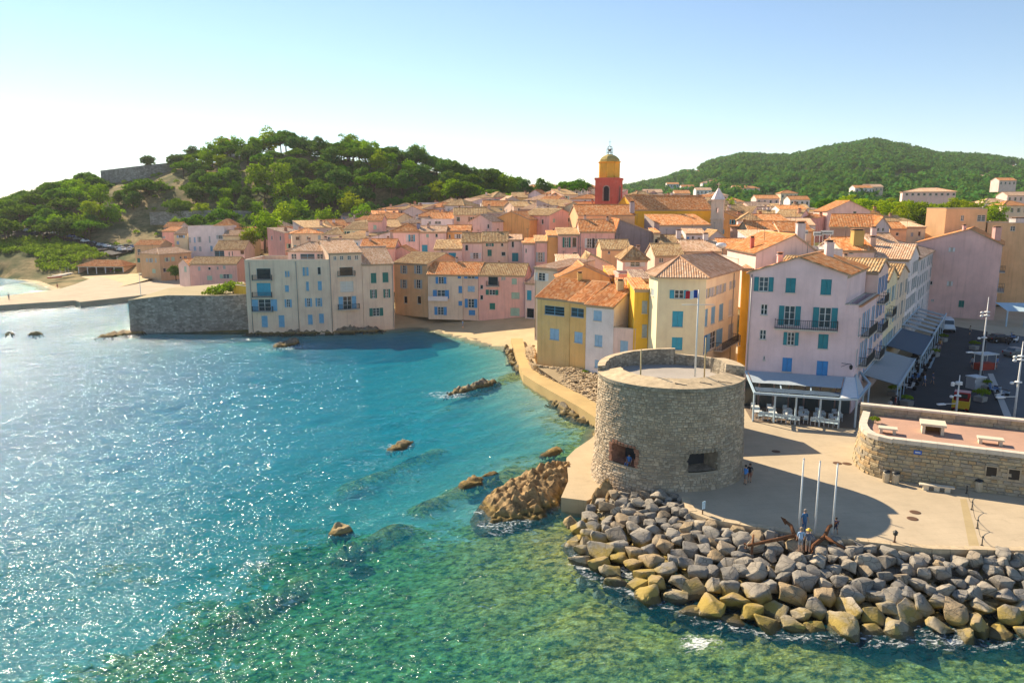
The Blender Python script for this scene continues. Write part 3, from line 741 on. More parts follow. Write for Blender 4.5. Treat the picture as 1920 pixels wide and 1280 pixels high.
# penthouse on its terrace
pa, pb = D(540, 480, 152.5), D(618, 480, 152.5)
house('terrace_penthouse', 'low tile-roofed penthouse on the terrace of the peach sea house', rect(pa, pb, 7), ze - 1.0, ZY(470, 152.5), 'hip', 1.6, col='palepink', tone=PALE, lod=1, cornice=False, wins=[(0, 563, 476, 590, 486, 'glassb'), (0, 594, 476, 606, 486, 'glass'), (0, 546, 476, 556, 486, 'glass')], chim=((.4, .6, .8),))
A2, B2 = G(622, 614, 1.2), G(682, 607, 1.5)
house('sea_front_house', 'tallest peach sea house with four small attic windows in a row', rect(A2, B2, 14), 0.3, ZY(474, 147.5), 'gx', 2.2, col='peach', tone=PALE, lod=0, chim=((.7, .6, .8), (.2, .55, .6)), pipes=((0, .15),), wins=[
    (0, 625, 480.5, 631, 487.6, 'glass'), (0, 637, 480, 644, 487, 'glass'), (0, 651.5, 479.5, 658.5, 487, 'glass'), (0, 665, 479, 672, 486.5, 'glass'), (0, 636, 501, 662.6, 517, 'hole'), (0, 637.5, 528, 663, 546, 'blind'), (0, 643, 556, 660, 579.5, 'open', 'lblue')],
    balc=((0, 633, 673, 580, .9, False), (0, 633, 666, 518, .35, False)))
A3, B3 = G(682.6, 607, 1.5), G(740, 599, 2)
house('sea_front_house', 'narrow peach sea house with dark green shutters at the corner of the cove', rect(A3, B3, 13), 0.3, ZY(494, 151.5), 'gx', 3.0, col='peach', tone=PALE, lod=0, chim=((.3, .7, .9),), wins=[
    (0, 695, 512, 706, 530.5, 'shut', 'green'), (0, 717, 511, 728.5, 529, 'shut', 'green'), (0, 697, 543, 703.5, 559, 'open', 'green'), (0, 722, 542, 728.5, 558, 'open', 'green'), (0, 699, 577.5, 712, 592, 'open', 'green')], pipes=((0, -.2),))
# ---- row round the cove
A, B = G(741, 577, 3), G(803, 586, 2.6)
house('cove_house', 'ochre house with two columns of pale shuttered windows beside the slipway', rect(A, B, 12), 2.0, ZY(494, 160), 'gx', 1.9, col='ochre', tone=OLD, lod=0, rp=.55, chim=((.85, .6, .6),), wins=[
    (0, 754, 497.5, 760.5, 513, 'open', 'grey'), (0, 780.5, 497.5, 788, 513.5, 'open', 'grey'), (0, 754, 524, 760.5, 540.5, 'open', 'grey'), (0, 780.5, 524, 788, 541, 'open', 'grey'), (0, 757, 555, 764, 569, 'hole'), (0, 782, 555, 789.5, 570, 'hole')])
A, B = G(803.5, 589.5, 2.5), G(868, 591, 2.5)
house('cove_house', 'cream house with bright blue shutters and a white balcony on the cove', rect(A, B, 9), 2.0, ZY(513.5, 156.5), 'gx', 2.2, col='beige', tone=TERRA, lod=0, chim=((.7, .5, .7),), wins=[
    (0, 822, 519, 832, 532, 'open', 'blue'), (0, 819.5, 543.5, 834.5, 560, 'open', 'blue'), (0, 820.5, 575, 832, 590.5, 'open', 'blue'), (0, 858, 514.8, 864.5, 522, 'shut', 'blue'), (0, 859.5, 536, 866.5, 549.5, 'shut', 'blue'), (0, 859.5, 564, 866.5, 573, 'shut', 'blue')],
    balc=((0, 804.5, 841, 561.5, .8, True),))
A, B = G(868.6, 591, 2.5), G(897, 592, 2.5)
house('cove_house', 'narrow buff house of stacked blue windows between the cream and pink houses', rect(A, B, 9), 2.0, ZY(513.8, 156), 'gx', 2.2, col='tan', tone=TERRA, lod=0, wins=[
    (0, 877, 513.5, 890, 522.5, 'open', 'blue'), (0, 877, 536, 890, 547, 'shut', 'sky'), (0, 877.5, 560, 889, 577, 'open', 'blue'), (0, 879, 581, 891, 591, 'shut', 'blue')])
A, B = G(897.6, 592, 2.5), G(984, 594, 2.5)
house('cove_house', 'wide dusty pink house with a big dark loggia facing the cove', rect(A, B, 9), 2.0, ZY(514, 155.5), 'gx', 2.0, col='pink', tone=OLD, lod=0, chim=((.35, .6, .5),), wins=[
    (0, 915, 517, 934, 535.5, 'hole'), (0, 917, 543, 928.5, 553, 'open', 'green'), (0, 918, 568, 928.5, 580, 'shut', 'green'), (0, 900, 534, 906, 542, 'hole'), (0, 900, 553, 906, 562, 'hole'), (0, 959.5, 522, 969, 533, 'shut', 'pgreen'), (0, 959, 548, 974, 560, 'shut', 'pgreen'), (0, 957, 577, 974, 592, 'shut', 'pgreen'), (0, 940, 516, 945, 525, 'half', 'grey')],
    balc=((0, 912, 936, 536, .5, False),))
A, B = G(984.6, 596, 2.5), G(1004, 599, 2.4)
house('cove_house', 'small pink lean-to house with a dark archway at the back of the beach', rect(A, B, 7), 2.0, ZY(529, 152), 'shed', 2.6, col='palepink', tone=DARK, lod=0, wins=[(0, 988, 544, 996.5, 563, 'shut', 'turq'), (0, 987, 577, 1001, 597, 'hole')])

# ---- yellow and white pair above the sea path
A, B = G(1007, 679, 2), G(1067, 689, 2); zy = ZY(561, 106)
house('shore_house', 'yellow house with two wide blue-framed windows over the sea path', rect(A, B, 9.5), 1.2, zy, 'gx', 2.3, col='yellow', tone=TERRA, lod=0, chim=((.72, .5, .9, .7, (.74, .55, .2)),), wins=[(0, 1021, 572, 1058, 593, 'glassb'), (0, 1031, 615, 1048, 638, 'shut', 'sky')])
A, B = G(1067.5, 691, 2), G(1096.5, 697, 2)
house('shore_house', 'slim deeper yellow house squeezed between the yellow and the white house', rect(A, B, 9.8), 1.2, zy, 'gx', 2.3, col=(.93, .58, .21), tone=TERRA, lod=0, wins=[(0, 1070.5, 576, 1094.5, 596, 'glassb'), (0, 1077, 621, 1092, 644, 'shut', 'sky')])
A, B = G(1097, 699, 2), G(1148, 707, 2); zw = ZY(570, 102)
house('shore_house', 'white house with pale blue shutters behind the round tower', rect(A, B, 9.5), 1.2, zw, 'gx', 2.2, col='white', tone=TERRA, lod=0, rp=.55, wear=.3, wins=[(0, 1113, 581.6, 1128, 602, 'shut', 'sky'), (0, 1115, 627, 1129, 650.5, 'shut', 'sky'), (0, 1115, 674, 1130, 691, 'shut', 'sky')])
A, B = G(1148.5, 707, 2), G(1189, 712, 2)
house('shore_house', 'low pinkish white annex with an orange-tiled terrace edge', rect(A, B, 6), 1.2, ZY(614, 100), 'flat', col='palepink', lod=0, parapet=.5, wins=[(0, 1163, 638, 1177, 664.6, 'shut', 'sky')])
house('shore_house', 'narrow glowing yellow house set back above the annex terrace', rect((14.6, 103.5), (19.2, 103.0), 8), 1.2, ZY(553, 103), 'shed', 1.6, col='yellow', tone=TERRA, lod=0, chim=((.1, .1, 1.6, .9, (.78, .68, .4)),))
A, B = D(1190, 545, 98.5), D(1217, 545, 98.5)
house('shore_house', 'slender yellow house with grey shutters left of the cream corner house', rect(A, B, 7), 1.2, ZY(541, 98.5), 'shed', .8, col='gold', tone=TERRA, lod=0, wins=[(0, 1204, 564, 1213.5, 587, 'shut', 'grey'), (0, 1204, 608, 1213.5, 632, 'shut', 'grey')])

# ---- cream corner house behind the tower
zc = ZY(521, 92)
P0, P1, P2, P3, P4 = Vector((18.2, 93)), Vector((24.0, 92)), Vector((32.2, 105.5)), Vector((25.5, 111.5)), Vector((18.2, 99))
def cream_roof(w, rm, cs, ze):
    e = []
    n = len(cs); El = list(edges(cs))
    for i, p in enumerate(cs): e.append(Vector((p.x, p.y, ze)) + (El[i][3] + El[(i - 1) % n][3]) * .36)
    ap = Vector((22.0, 98.6, ze + 2.2)); rb = Vector((29.0, 108.6, ze + 2.2))
    slope(rm, e[0], e[1], ap, ap); slope(rm, e[1], e[2], rb, ap); slope(rm, e[2], e[3], rb, rb); slope(rm, e[3], e[4], ap, rb); slope(rm, e[4], e[0], ap, ap)
    for a, b in ((e[0], ap), (e[1], ap), (e[2], rb), (e[3], rb), (e[4], ap), (ap, rb)): rm.tube([a + Vector((0, 0, .06)), b + Vector((0, 0, .06))], .12, 6, 0, True, False)
cr = house('corner_house', 'tall cream corner house with turquoise shutters and hipped tile roof', [P0, P1, P2, P3, P4], 1.5, zc, 'hip', 2.6, col='cream', tone=PALE, lod=0, custom=cream_roof, wear=.25, wins=[
    (0, 1265, 543.5, 1281.5, 560, 'open', 'turq'), (0, 1261, 583, 1280, 613, 'shut', 'turq'), (0, 1260, 632, 1279, 656, 'shut', 'turq'),
    (1, 1321, 543, 1329, 557, 'half', 'grey'), (1, 1334, 539, 1342, 553, 'half', 'grey'), (1, 1349, 534, 1356, 547.5, 'half', 'grey'), (1, 1368, 528, 1374, 540, 'half', 'grey'),
    (1, 1319.5, 581, 1326, 611, 'shut', 'lblue'), (1, 1334, 576, 1340, 605, 'shut', 'lblue'), (1, 1349, 571, 1355, 599, 'shut', 'lblue'), (1, 1367, 563, 1375, 590, 'blind'),
    (1, 1319, 630, 1325, 662, 'shut', 'blue'), (1, 1331.5, 624, 1341.5, 651, 'open', 'lblue'), (1, 1349, 617, 1354, 643, 'shut', 'lblue'), (1, 1366, 609, 1374, 636, 'shut', 'grey'), (4, 1221, 540, 1226, 556, 'shut', 'grey')], pipes=((1, 12.5),))
_, O, U, N, L = list(edges([P0, P1, P2, P3, P4]))[1]
balcony(cr, O, U, N, 4.5, 13.0, 6.6, 1.1, 1.0)
A, B = Vector((32.6, 105.9)), Vector((35.4, 103.6))
house('street_house', 'deep golden yellow house edge glowing between cream and lilac houses', [A, B, B + Vector((5, 9)), A + Vector((5, 9))], 1.5, ZY(503, 105), 'shed', 1.2, col='gold', tone=PALE, lod=0, wins=[(0, 1385, 538, 1389, 556, 'hole'), (0, 1385, 581, 1388, 602, 'hole'), (0, 1384, 627, 1388, 648, 'hole')], chim=((.6, .2, 1.3, .6, (.75, .6, .45)),))

# ---- lilac-pink house above the restaurant
A, Bm, B = Vector((27.0, 84.6)), Vector((36.6, 81.4)), Vector((37.9, 80.9)); dv = Vector((.55, .835))
zv = ZY(510, 84)
lh = house('harbour_house', 'lilac-pink gabled house with teal shutters above the restaurant terrace', [A, Bm, Bm + dv * 13, A + dv * 13], 1.8, zv, 'gy', 1.75, col='lilac', tone=TERRA, lod=0, wear=.3, chim=((.15, .5, 1.0, .6, (.72, .55, .5)), (.62, .75, 1.6, .9, (.74, .7, .66))), wins=[
    (0, 1424, 519, 1440, 546.6, 'open', 'teal'), (0, 1474, 521, 1491, 549, 'shut', 'teal'), (0, 1540, 523.5, 1558, 553, 'shut', 'teal'), (0, 1427, 570, 1438.5, 590.6, 'glass'), (0, 1425, 618, 1436, 636.6, 'glass'),
    (0, 1471.6, 573, 1489, 610.5, 'open', 'teal'), (0, 1537, 576, 1556.6, 615, 'open', 'teal'), (0, 1477, 622.5, 1489, 647.5, 'open', 'teal'), (0, 1535, 626, 1552, 654, 'shut', 'teal'),
    (0, 1467.5, 670, 1484, 697, 'shut', 'blue'), (0, 1532, 676, 1551, 705, 'shut', 'blue'), (0, 1431, 667, 1434.5, 675, 'hole')], balc=((0, 1452, 1570, 613, 1.0, False),), pipes=((0, .2),))
zt = ZY(572, 81)
l2 = house('harbour_house', 'lower lilac corner wing with a roof terrace and tiled cornice', [Bm, B, B + dv * 13, Bm + dv * 13], 1.8, zt, 'flat', col='lilac', lod=0, parapet=.9, wear=.3, wins=[(-2, .8, 9.1, 1.7, 11.1, 'shut', 'grey'), (-2, .8, 5.6, 1.7, 7.6, 'shut', 'grey'), (-2, 3.5, 8.9, 4.4, 11.4, 'open', 'sky'), (-2, 6.5, 8.9, 7.4, 11.4, 'open', 'sky'), (-2, 3.5, 5.5, 4.4, 8.0, 'open', 'sky'), (-2, 6.5, 5.5, 7.4, 8.0, 'open', 'sky'), (-2, 10.5, 8.9, 11.4, 11.4, 'open', 'sky'), (-2, 10.5, 5.5, 11.4, 8, 'open', 'sky'), (-2, 3.5, 2.8, 4.4, 4.6, 'shut', 'lblue'), (-2, 7, 2.8, 7.9, 4.6, 'shut', 'lblue')])
_, O, U, N, L = list(edges([Bm, B, B + dv * 13, Bm + dv * 13]))[1]
for zz in (10.6, 7.2): balcony(l2, O, U, N, 2.6, 9.0, zz, .9)
cb = MB(l2.location); cb.obox(O, U, N, -.2, 13, .065, .3, zt - .2, zt - .02); cb.build('cornice', plain('terracotta', (.5, .24, .12), .9), l2)
# ---- the row going back along the harbour street
P = lambda t: Vector((37.9, 80.9)) + dv * t
def street(label, t0, t1, depth, ztop, col, tone, rise, shut, rows, nc, seed, roof='gy', balcs=(), lod=1, **kw):
    r = random.Random(seed); a, b = P(t0 + .03), P(t1 - .03); L = (b - a).length; lv = Vector((-dv.y, dv.x))
    cs = [a + lv * depth, a, b, b + lv * depth]; ws = []
    fh = (ztop - 2.2 - 3.2) / rows
    for i in range(rows):
        for k in range(nc):
            u = L * (k + .5) / nc; z0 = 3.6 + i * fh
            ws.append((-2, u - .45, z0, u + .45, z0 + min(2.1, fh * .7), r.choice(['open', 'open', 'shut']), shut))
    h = house('street_house', label, cs, 1.8, ztop, roof, rise, col=col, tone=tone, lod=lod, wins=ws, **kw)
    _, O, U, N, LL = list(edges(cs))[1]
    for (u0, u1, zz) in balcs: balcony(h, O, U, N, u0, u1, zz, .9)
    return h
street('white-trimmed harbour house with stacked iron balconies next to the lilac wing', 13, 22, 12, ZY(508, 92), 'palepink', OLD, 1.2, 'blue', 4, 3, 1, 'gx', ((.5, 4.5, 13.2), (.5, 6, 9.6), (.5, 5, 6.2)), chim=((.4, .3, 1.0),))
street('pale harbour house with an orange awning on its top balcony', 22, 33, 12, ZY(522, 103), 'cream', OLD, 1.5, 'lblue', 3, 4, 2, 'gx', ((1, 5, 10.4),))
street('buff harbour house with a lichen-covered tile roof behind the awnings', 33, 47, 12, ZY(512, 117), 'beige', OLD, 1.6, 'grey', 3, 4, 3, 'gx', chim=((.3, .5, 1.0),))
street('grey harbour house with tall pale shutters under a striped tile roof', 47, 62, 13, ZY(478, 130), 'white', PALE, 2.0, 'grey', 4, 5, 4, 'gx', chim=((.5, .4, 1.4, .9), (.25, .5, 1.0)))
street('long blue-grey harbour house with six columns of pale shutters', 62, 92, 14, ZY(469, 157), (.70, .70, .68), DARK, 2.2, 'grey', 4, 7, 5, 'hip', chim=((.5, .3, 1.2, .9), (.5, .7, 1.2)))
# ---- big pink house closing the street, ochre block behind it
A = Vector((85.6, 159.5)); B = A + Vector((.84, -.543)) * 15.4
ph = house('street_house', 'big windowless pink gable house closing the end of the harbour street', [A, B, B + dv * 22, A + dv * 22], 1.8, ZY(457, 155), 'gy', 3.0, col=(.80, .57, .50), tone=TERRA, lod=0, wear=.5, rp=.62, chim=((.55, .08, .9, .6, (.7, .5, .45)), (.92, .3, 1.6, 1.3, (.66, .45, .4))), wins=[
    (0, 1779, 464, 1786, 472, 'half', 'white'), (0, 1776, 527, 1782, 536, 'half', 'white'), (0, 1798, 563, 1807, 576, 'shut', 'green'), (0, 1744, 492, 1748, 500, 'hole'), (0, 1744, 527, 1748, 534, 'hole'), (0, 1746, 561, 1751, 565, 'glass'),
    (-2, 1.2, 14.6, 2.2, 16, 'open', 'grey'), (-2, 1.2, 10.4, 2.2, 12.6, 'open', 'sky'), (-2, 1.2, 6.4, 2.2, 8.6, 'open', 'sky'), (-2, 1.2, 3.2, 2.2, 5.0, 'open', 'sky'), (-2, 7, 14, 8.4, 15.6, 'glassb'), (-2, 7, 6.4, 8.2, 8.6, 'open', 'sky')])
_, O, U, N, L = list(edges([A, B, B + dv * 22, A + dv * 22]))[1]
balcony(ph, O, U, N, .3, 4.5, 12.0, 1.0); balcony(ph, O, U, N, .3, 9, 8.0, 1.2)
A = D(1852, 420, 174.5); B = D(1985, 420, 168)
house('street_house', 'lower ochre block with a glazed roof terrace at the right edge', rect(A, B, 16), 3, ZY(418, 172), 'flat', col=(.84, .58, .30), lod=1, wear=.5, wins=[(0, 1868, 424, 1876, 433, 'glass'), (0, 1895, 424, 1903, 433, 'glass')], chim=((.5, .6, 1.5, 3.0, (.6, .6, .58)), (.7, .6, 1.2, 1.6, (.7, .5, .35))))
A = D(1774, 400, 178); B = D(1851, 400, 174.5)
house('street_house', 'flat-roofed ochre-orange block behind the pink gable house', rect(A, B, 16), 3, ZY(392, 175), 'flat', col=(.84, .58, .30), lod=1, wear=.3, wins=[(0, 1802, 404, 1807, 414, 'glass'), (0, 1833, 403, 1847, 415, 'glass')])
A = D(1737, 400, 183); B = D(1773.5, 400, 178.2)
house('street_house', 'narrow sunlit orange stair tower joined to the ochre block', rect(A, B, 12), 3, ZY(390, 181), 'flat', col=(.84, .58, .30), lod=1, wear=.3)

# ================================================================== quay, paths, beach
def mat_paving(name, base, joint=True, sc=0.9):
    t = NT(name); p = t.pos(); a = t.noise(p, 0.25, 5, 0.65); b = t.noise(p, 6.0, 4, 0.6); d = t.noise(p, 1.3, 5, 0.7)
    c = t.ramp(a, [(0.3, mulc(base, .84)), (0.7, mulc(base, 1.1))])
    c = t.mix(t.math('MULTIPLY', b, .25), c, mulc(base, .7))
    c = t.mix(t.math('MULTIPLY', t.ramp(d, [(0.6, 0.0), (0.7, 1.0)]), .25), c, mulc(base, .55))
    if joint:
        bk = t.n('TexBrick', i_Scale=1.0, i_Mortar_Size=.012, i_Brick_Width=1.7, i_Row_Height=.85); t.t.links.new(t.scale(p, (1, 1, 1), (0, 0, R(-8))), bk.inputs['Vector']); c = t.mix(t.math('MULTIPLY', bk.outputs['Fac'], .3), c, mulc(base, .45))
    return t.done(t.bsdf(c, .9, t.bump(b, .3, .02), .15))
M_PAVE = mat_paving('quay_paving', (.52, .425, .295)); M_ROAD = mat_paving('asphalt', (.06, .06, .062), False); M_SAND = mat_paving('beach_sand', (.58, .45, .26), False); M_PATH = mat_paving('sea_path', (.56, .40, .18), False)
M_COPING = stone((.58, .46, .30), 2.5, .25, .4)
QZ = 2.2
kerb_px = [(1279, 934), (1284, 947), (1294, 961), (1326, 974), (1387, 985), (1485, 1001), (1548, 1009), (1670, 1023), (1747, 1031), (1920, 1034), (2200, 1040)]
KERB = [G(a, b, QZ) for a, b in kerb_px]
poly = [(p.x, p.y) for p in KERB] + [(140, 46), (150, 215), (80, 200), (30, 112), (17, 92), (13, 84), (9.5, 78), (8.6, 66), (10.5, 60.5)]
q = MB(); q.prism(poly, -1.5, QZ, 0); tag(q.build('quay', M_PAVE), kind='structure')
quay = bpy.data.objects['quay']
# kerb stones along the sea edge
kp = [Vector((p.x, p.y, 0)) for p in KERB]; run = 0
for i in range(len(kp) - 1):
    a, b = kp[i], kp[i + 1]; U = (b - a); L = U.length; U.normalize(); N = Vector((U.y, -U.x, 0)); n = max(1, round(L / 1.25))
    for k in range(n):
        if run > 60: break
        m = MB(); u0, u1 = L * k / n + .012, L * (k + 1) / n - .012
        m.obox(Vector((a.x, a.y, 0)), U, N, u0, u1, -.52, .06, QZ - .25, QZ + .13 + .015 * math.sin(run * 2.3)); m.build('kerb_stone', M_COPING, quay); run += 1
# street surface, zebra bars, paler strips
def sheet(name, px, z, mat, dz=.004):
    m = MB(); m.face([(p.x, p.y, z + dz) for p in [G(a, b, z) for a, b in px]][::-1]); o = m.build(name, mat); return tag(o, kind='structure')
sheet('street', [(1640, 815), (1672, 745), (1730, 655), (1758, 606), (1852, 622), (1843, 700), (1905, 812)], QZ, M_ROAD)
sheet('harbour_pavement', [(1905, 816), (1843, 704), (1852, 626), (2080, 640), (2200, 900), (1960, 840)], QZ, mat_paving('harbour_shade_paving', (.13, .135, .14)))  # darker than the quay: the shade lying here is put into its colour
sheet('lane_line', [(1767, 634), (1770, 634), (1745, 690), (1740, 690)], QZ, plain('road_paint', (.35, .4, .42)), .008)
sheet('pavement_strip', [(1800, 935), (1812, 935), (1838, 1029), (1818, 1029)], QZ, mat_paving('pale_concrete_strip', (.46, .36, .20)), .004)
sheet('quay_border', [(1852, 700), (1862, 700), (1905, 800), (1890, 800)], QZ, plain('pale_border', (.45, .42, .38), .9), .008)
for i, (px, py) in enumerate(((1588, 869), (1716, 960), (1711, 972), (1455, 846), (1570, 868))):
    c = G(px, py, QZ); m = MB((c.x, c.y, QZ)); m.lathe((c.x, c.y, QZ + .004), [(.40, 0), (.40, .01), (.33, .014)], 20); m.lathe((c.x, c.y, QZ + .019), [(.28, 0), (.28, .006)], 12)
    tag(m.build('manhole_cover', plain('rusty_iron', (.13, .07, .04), .7)), ['rusty manhole cover near the corner of the low stone fort', 'rusty manhole cover, further of the pair on the sunlit quay', 'rusty manhole cover, nearer of the pair on the sunlit quay', 'dark manhole cover in front of the restaurant terrace', 'dark manhole cover between the round tower and the low fort'][i], 'manhole cover', 'manhole covers on the quay')
# sea path along the shore
pf = [G(a, b, 1.25) for a, b in ((958, 634), (964, 652), (969, 670), (981, 702), (1010, 720), (1042, 738), (1085, 762), (1128, 790))]
pbk = [G(a, b, 1.25) for a, b in ((980, 634), (984, 652), (988, 668), (999, 692), (1026, 708), (1060, 724), (1100, 745), (1140, 770))]
m = MB()
for i in range(len(pf) - 1):
    a, b, c, d = pf[i], pf[i + 1], pbk[i + 1], pbk[i]
    m.face([a, b, c, d]); m.face([(a.x, a.y, -1), (b.x, b.y, -1), b, a]); m.face([(d.x, d.y, -.5), d, c, (c.x, c.y, -.5)][::-1])
m.face([(pf[0].x, pf[0].y, -1), pf[0], pbk[0], (pbk[0].x, pbk[0].y, -1)])
tag(m.build('sea_path', M_PATH), kind='structure')
# small beach in the cove: a sloping sheet
nbx, nby = 40, 34; bxs = np.linspace(-30, 9, nbx); bys = np.linspace(119, 168, nby); X_, Y_ = np.meshgrid(bxs, bys, indexing='ij'); sdd = coast_sd(X_, Y_)
Zb = np.clip(0.12 + sdd * 0.16, -2.5, 2.6) + (fbm(X_, Y_, 3, 2) - .47) * .12 - np.where(sdd < -3, 2.0, 0)
tag(npmesh('cove_beach', np.stack([X_, Y_, Zb], -1).reshape(-1, 3), grid_faces(nbx, nby), M_SAND), kind='structure')
# jetty promenade at the far left and its beach
jf = [G(a, b, 1.3) for a, b in ((-260, 592), (0, 572), (140, 563), (150, 566), (205, 560), (250, 555), (300, 549), (330, 546), (400, 541), (470, 536))]
jb = [G(a, b, 1.3) for a, b in ((470, 524), (300, 521), (262, 512), (235, 505), (205, 512), (170, 522), (140, 533), (110, 542), (0, 556), (-260, 574))]
m = MB(); m.prism([(p.x, p.y) for p in jf + jb], -1.2, 1.3, 0); tag(m.build('jetty', mat_paving('jetty_concrete', (.50, .41, .29))), kind='structure')
X_, Y_ = np.meshgrid(np.linspace(-215, -118, 50), np.linspace(212, 300, 46), indexing='ij'); sdd = coast_sd(X_, Y_)
Zb = np.clip(0.05 + sdd * 0.07, -.3, 2.4) - np.where(sdd < -4, 4.0, 0)
tag(npmesh('far_beach', np.stack([X_, Y_, Zb], -1).reshape(-1, 3), grid_faces(50, 46), M_SAND), kind='structure')

# ================================================================== round stone tower
TC = Vector((13.95, 64.3)); TZ0, TZ1 = 2.2, 10.75; TR0, TR1 = 6.55, 6.25
def mat_masonry(name, base, dark=.5):
    t = NT(name); p = t.pos(); uv = t.n('SeparateXYZ'); t.t.links.new(t.n('UVMap').outputs[0], uv.inputs[0])
    c = t.ramp(uv.outputs[0], [(0.0, mulc(base, .62)), (0.35, mulc(base, .9)), (0.7, mulc(base, 1.1)), (1.0, mulc(base, 1.4))])
    c = t.mix(t.math('MULTIPLY', uv.outputs[1], .35), c, (base[0] * 1.1, base[1] * .85, base[2] * .6))
    big = t.noise(p, .33, 5, .62); c = t.mix(t.math('MULTIPLY', t.ramp(big, [(.45, 0.0), (.7, 1.0)]), dark), c, (.13, .125, .115))
    f = t.noise(p, 7, 5, .65); c = t.mix(t.math('MULTIPLY', f, .45), c, mulc(base, .5))
    return t.done(t.bsdf(c, .95, t.bump(f, .6, .05), .1))
M_TOWER = mat_masonry('tower_rubble', (.60, .50, .365), .5)
tower = empty('round_tower', (TC.x, TC.y, TZ0), 'squat round stone watchtower with gun ports standing on the quay', 'tower'); torg = tower.location.copy()
def tower_r(z): return TR1 + (TR0 - TR1) * (TZ1 - z) / (TZ1 - TZ0) + max(0, (3.4 - z)) * .10
def hit_tower(px, py):
    v = (640 - py) / FPX; d = Vector(((px - 960) / FPX, CP + v * SP, -SP + v * CP)); r = 6.4
    a = d.x ** 2 + d.y ** 2; b = -2 * (d.x * TC.x + d.y * TC.y); c = TC.x ** 2 + TC.y ** 2 - r * r; t = (-b - math.sqrt(b * b - 4 * a * c)) / (2 * a)
    p = Vector((0, 0, CAMH)) + d * t; return math.atan2(p.y - TC.y, p.x - TC.x), p.z
ports = []
for (x0, y0, x1, y1) in ((1148, 836, 1193, 871), (1288, 849, 1344, 884)):
    a0, z1_ = hit_tower(x0, (y0 + y1) / 2); a1, _ = hit_tower(x1, (y0 + y1) / 2); _, zt_ = hit_tower((x0 + x1) / 2, y0); _, zb_ = hit_tower((x0 + x1) / 2, y1)
    ports.append((a0, a1, zb_, zt_))
tr = random.Random(5); m = MB(torg)
core = MB(torg)     # mortar core behind the stones, with the port openings left free
NA = 96; zl = sorted({.6, 2.2, 3.4, 5, 7, 9, TZ1, *[x for q_ in ports for x in q_[2:]]})
al = sorted({*[-math.pi + 2 * math.pi * k / NA for k in range(NA + 1)], *[x for q_ in ports for x in q_[:2]]})
for i in range(len(al) - 1):
    for j in range(len(zl) - 1):
        ac, zc_ = (al[i] + al[i + 1]) / 2, (zl[j] + zl[j + 1]) / 2
        if any(q_[0] < ac < q_[1] and q_[2] < zc_ < q_[3] for q_ in ports): continue
        pt = lambda a, z: (TC.x + (tower_r(z) - .03) * math.cos(a), TC.y + (tower_r(z) - .03) * math.sin(a), z)
        core.face([pt(al[i], zl[j]), pt(al[i + 1], zl[j]), pt(al[i + 1], zl[j + 1]), pt(al[i], zl[j + 1])], 0, None, True)
core.build('wall_core', plain('lime_mortar', (.33, .285, .22), .95, .1, 0, .35), tower)
z = 0.9
while z < TZ1 - .05:
    h = min(tr.uniform(.13, .28), TZ1 - z); a = -math.pi + tr.random() * .1
    if TZ1 - z - h < .1: h = TZ1 - z
    while a < math.pi + .0:
        w = tr.choice((tr.uniform(.15, .32), tr.uniform(.26, .6))) / TR0; b = min(a + w, math.pi + .1)
        ac, zc_ = (a + b) / 2, z + h / 2
        if not any(q_[0] - .02 < ac < q_[1] + .02 and q_[2] - .05 < zc_ < q_[3] + .05 for q_ in ports):
            g = .022; o = tr.uniform(.0, .07); r0_, r1_ = tower_r(z), tower_r(z + h); ga = g / TR0
            def pt(aa, zz, rr): return (TC.x + rr * math.cos(aa), TC.y + rr * math.sin(aa), zz + (.07 * math.sin(5 * aa + z) + .05 * math.sin(13 * aa + 2 * z)) * min(1, (TZ1 - zz) * .8) * (0 if any(q_[0] - .12 < ac < q_[1] + .12 for q_ in ports) else 1))
            jz = [tr.uniform(-.05, .05) for _ in range(4)]
            out = [pt(a + ga, z + g + jz[0], r0_ - .03), pt(b - ga, z + g + jz[1], r0_ - .03), pt(b - ga, z + h - g + jz[2], r1_ - .03), pt(a + ga, z + h - g + jz[3], r1_ - .03)]
            k = .25; fr = [pt(a + ga + (b - a) * k * .3, z + g + h * k * .5, r0_ + o), pt(b - ga - (b - a) * k * .3, z + g + h * k * .5, r0_ + o * .8), pt(b - ga - (b - a) * k * .3, z + h - g - h * k * .5, r1_ + o), pt(a + ga + (b - a) * k * .3, z + h - g - h * k * .5, r1_ + o * .9)]
            uv = [(tr.random() * .98 + .01, tr.random())] * 4
            m.face(fr, 0, uv)
            for i in range(4): m.face([out[i], out[(i + 1) % 4], fr[(i + 1) % 4], fr[i]], 0, uv)
        a = b
    z += h
mo = m.build('masonry', M_TOWER, tower); mo['kind'] = 'stuff'
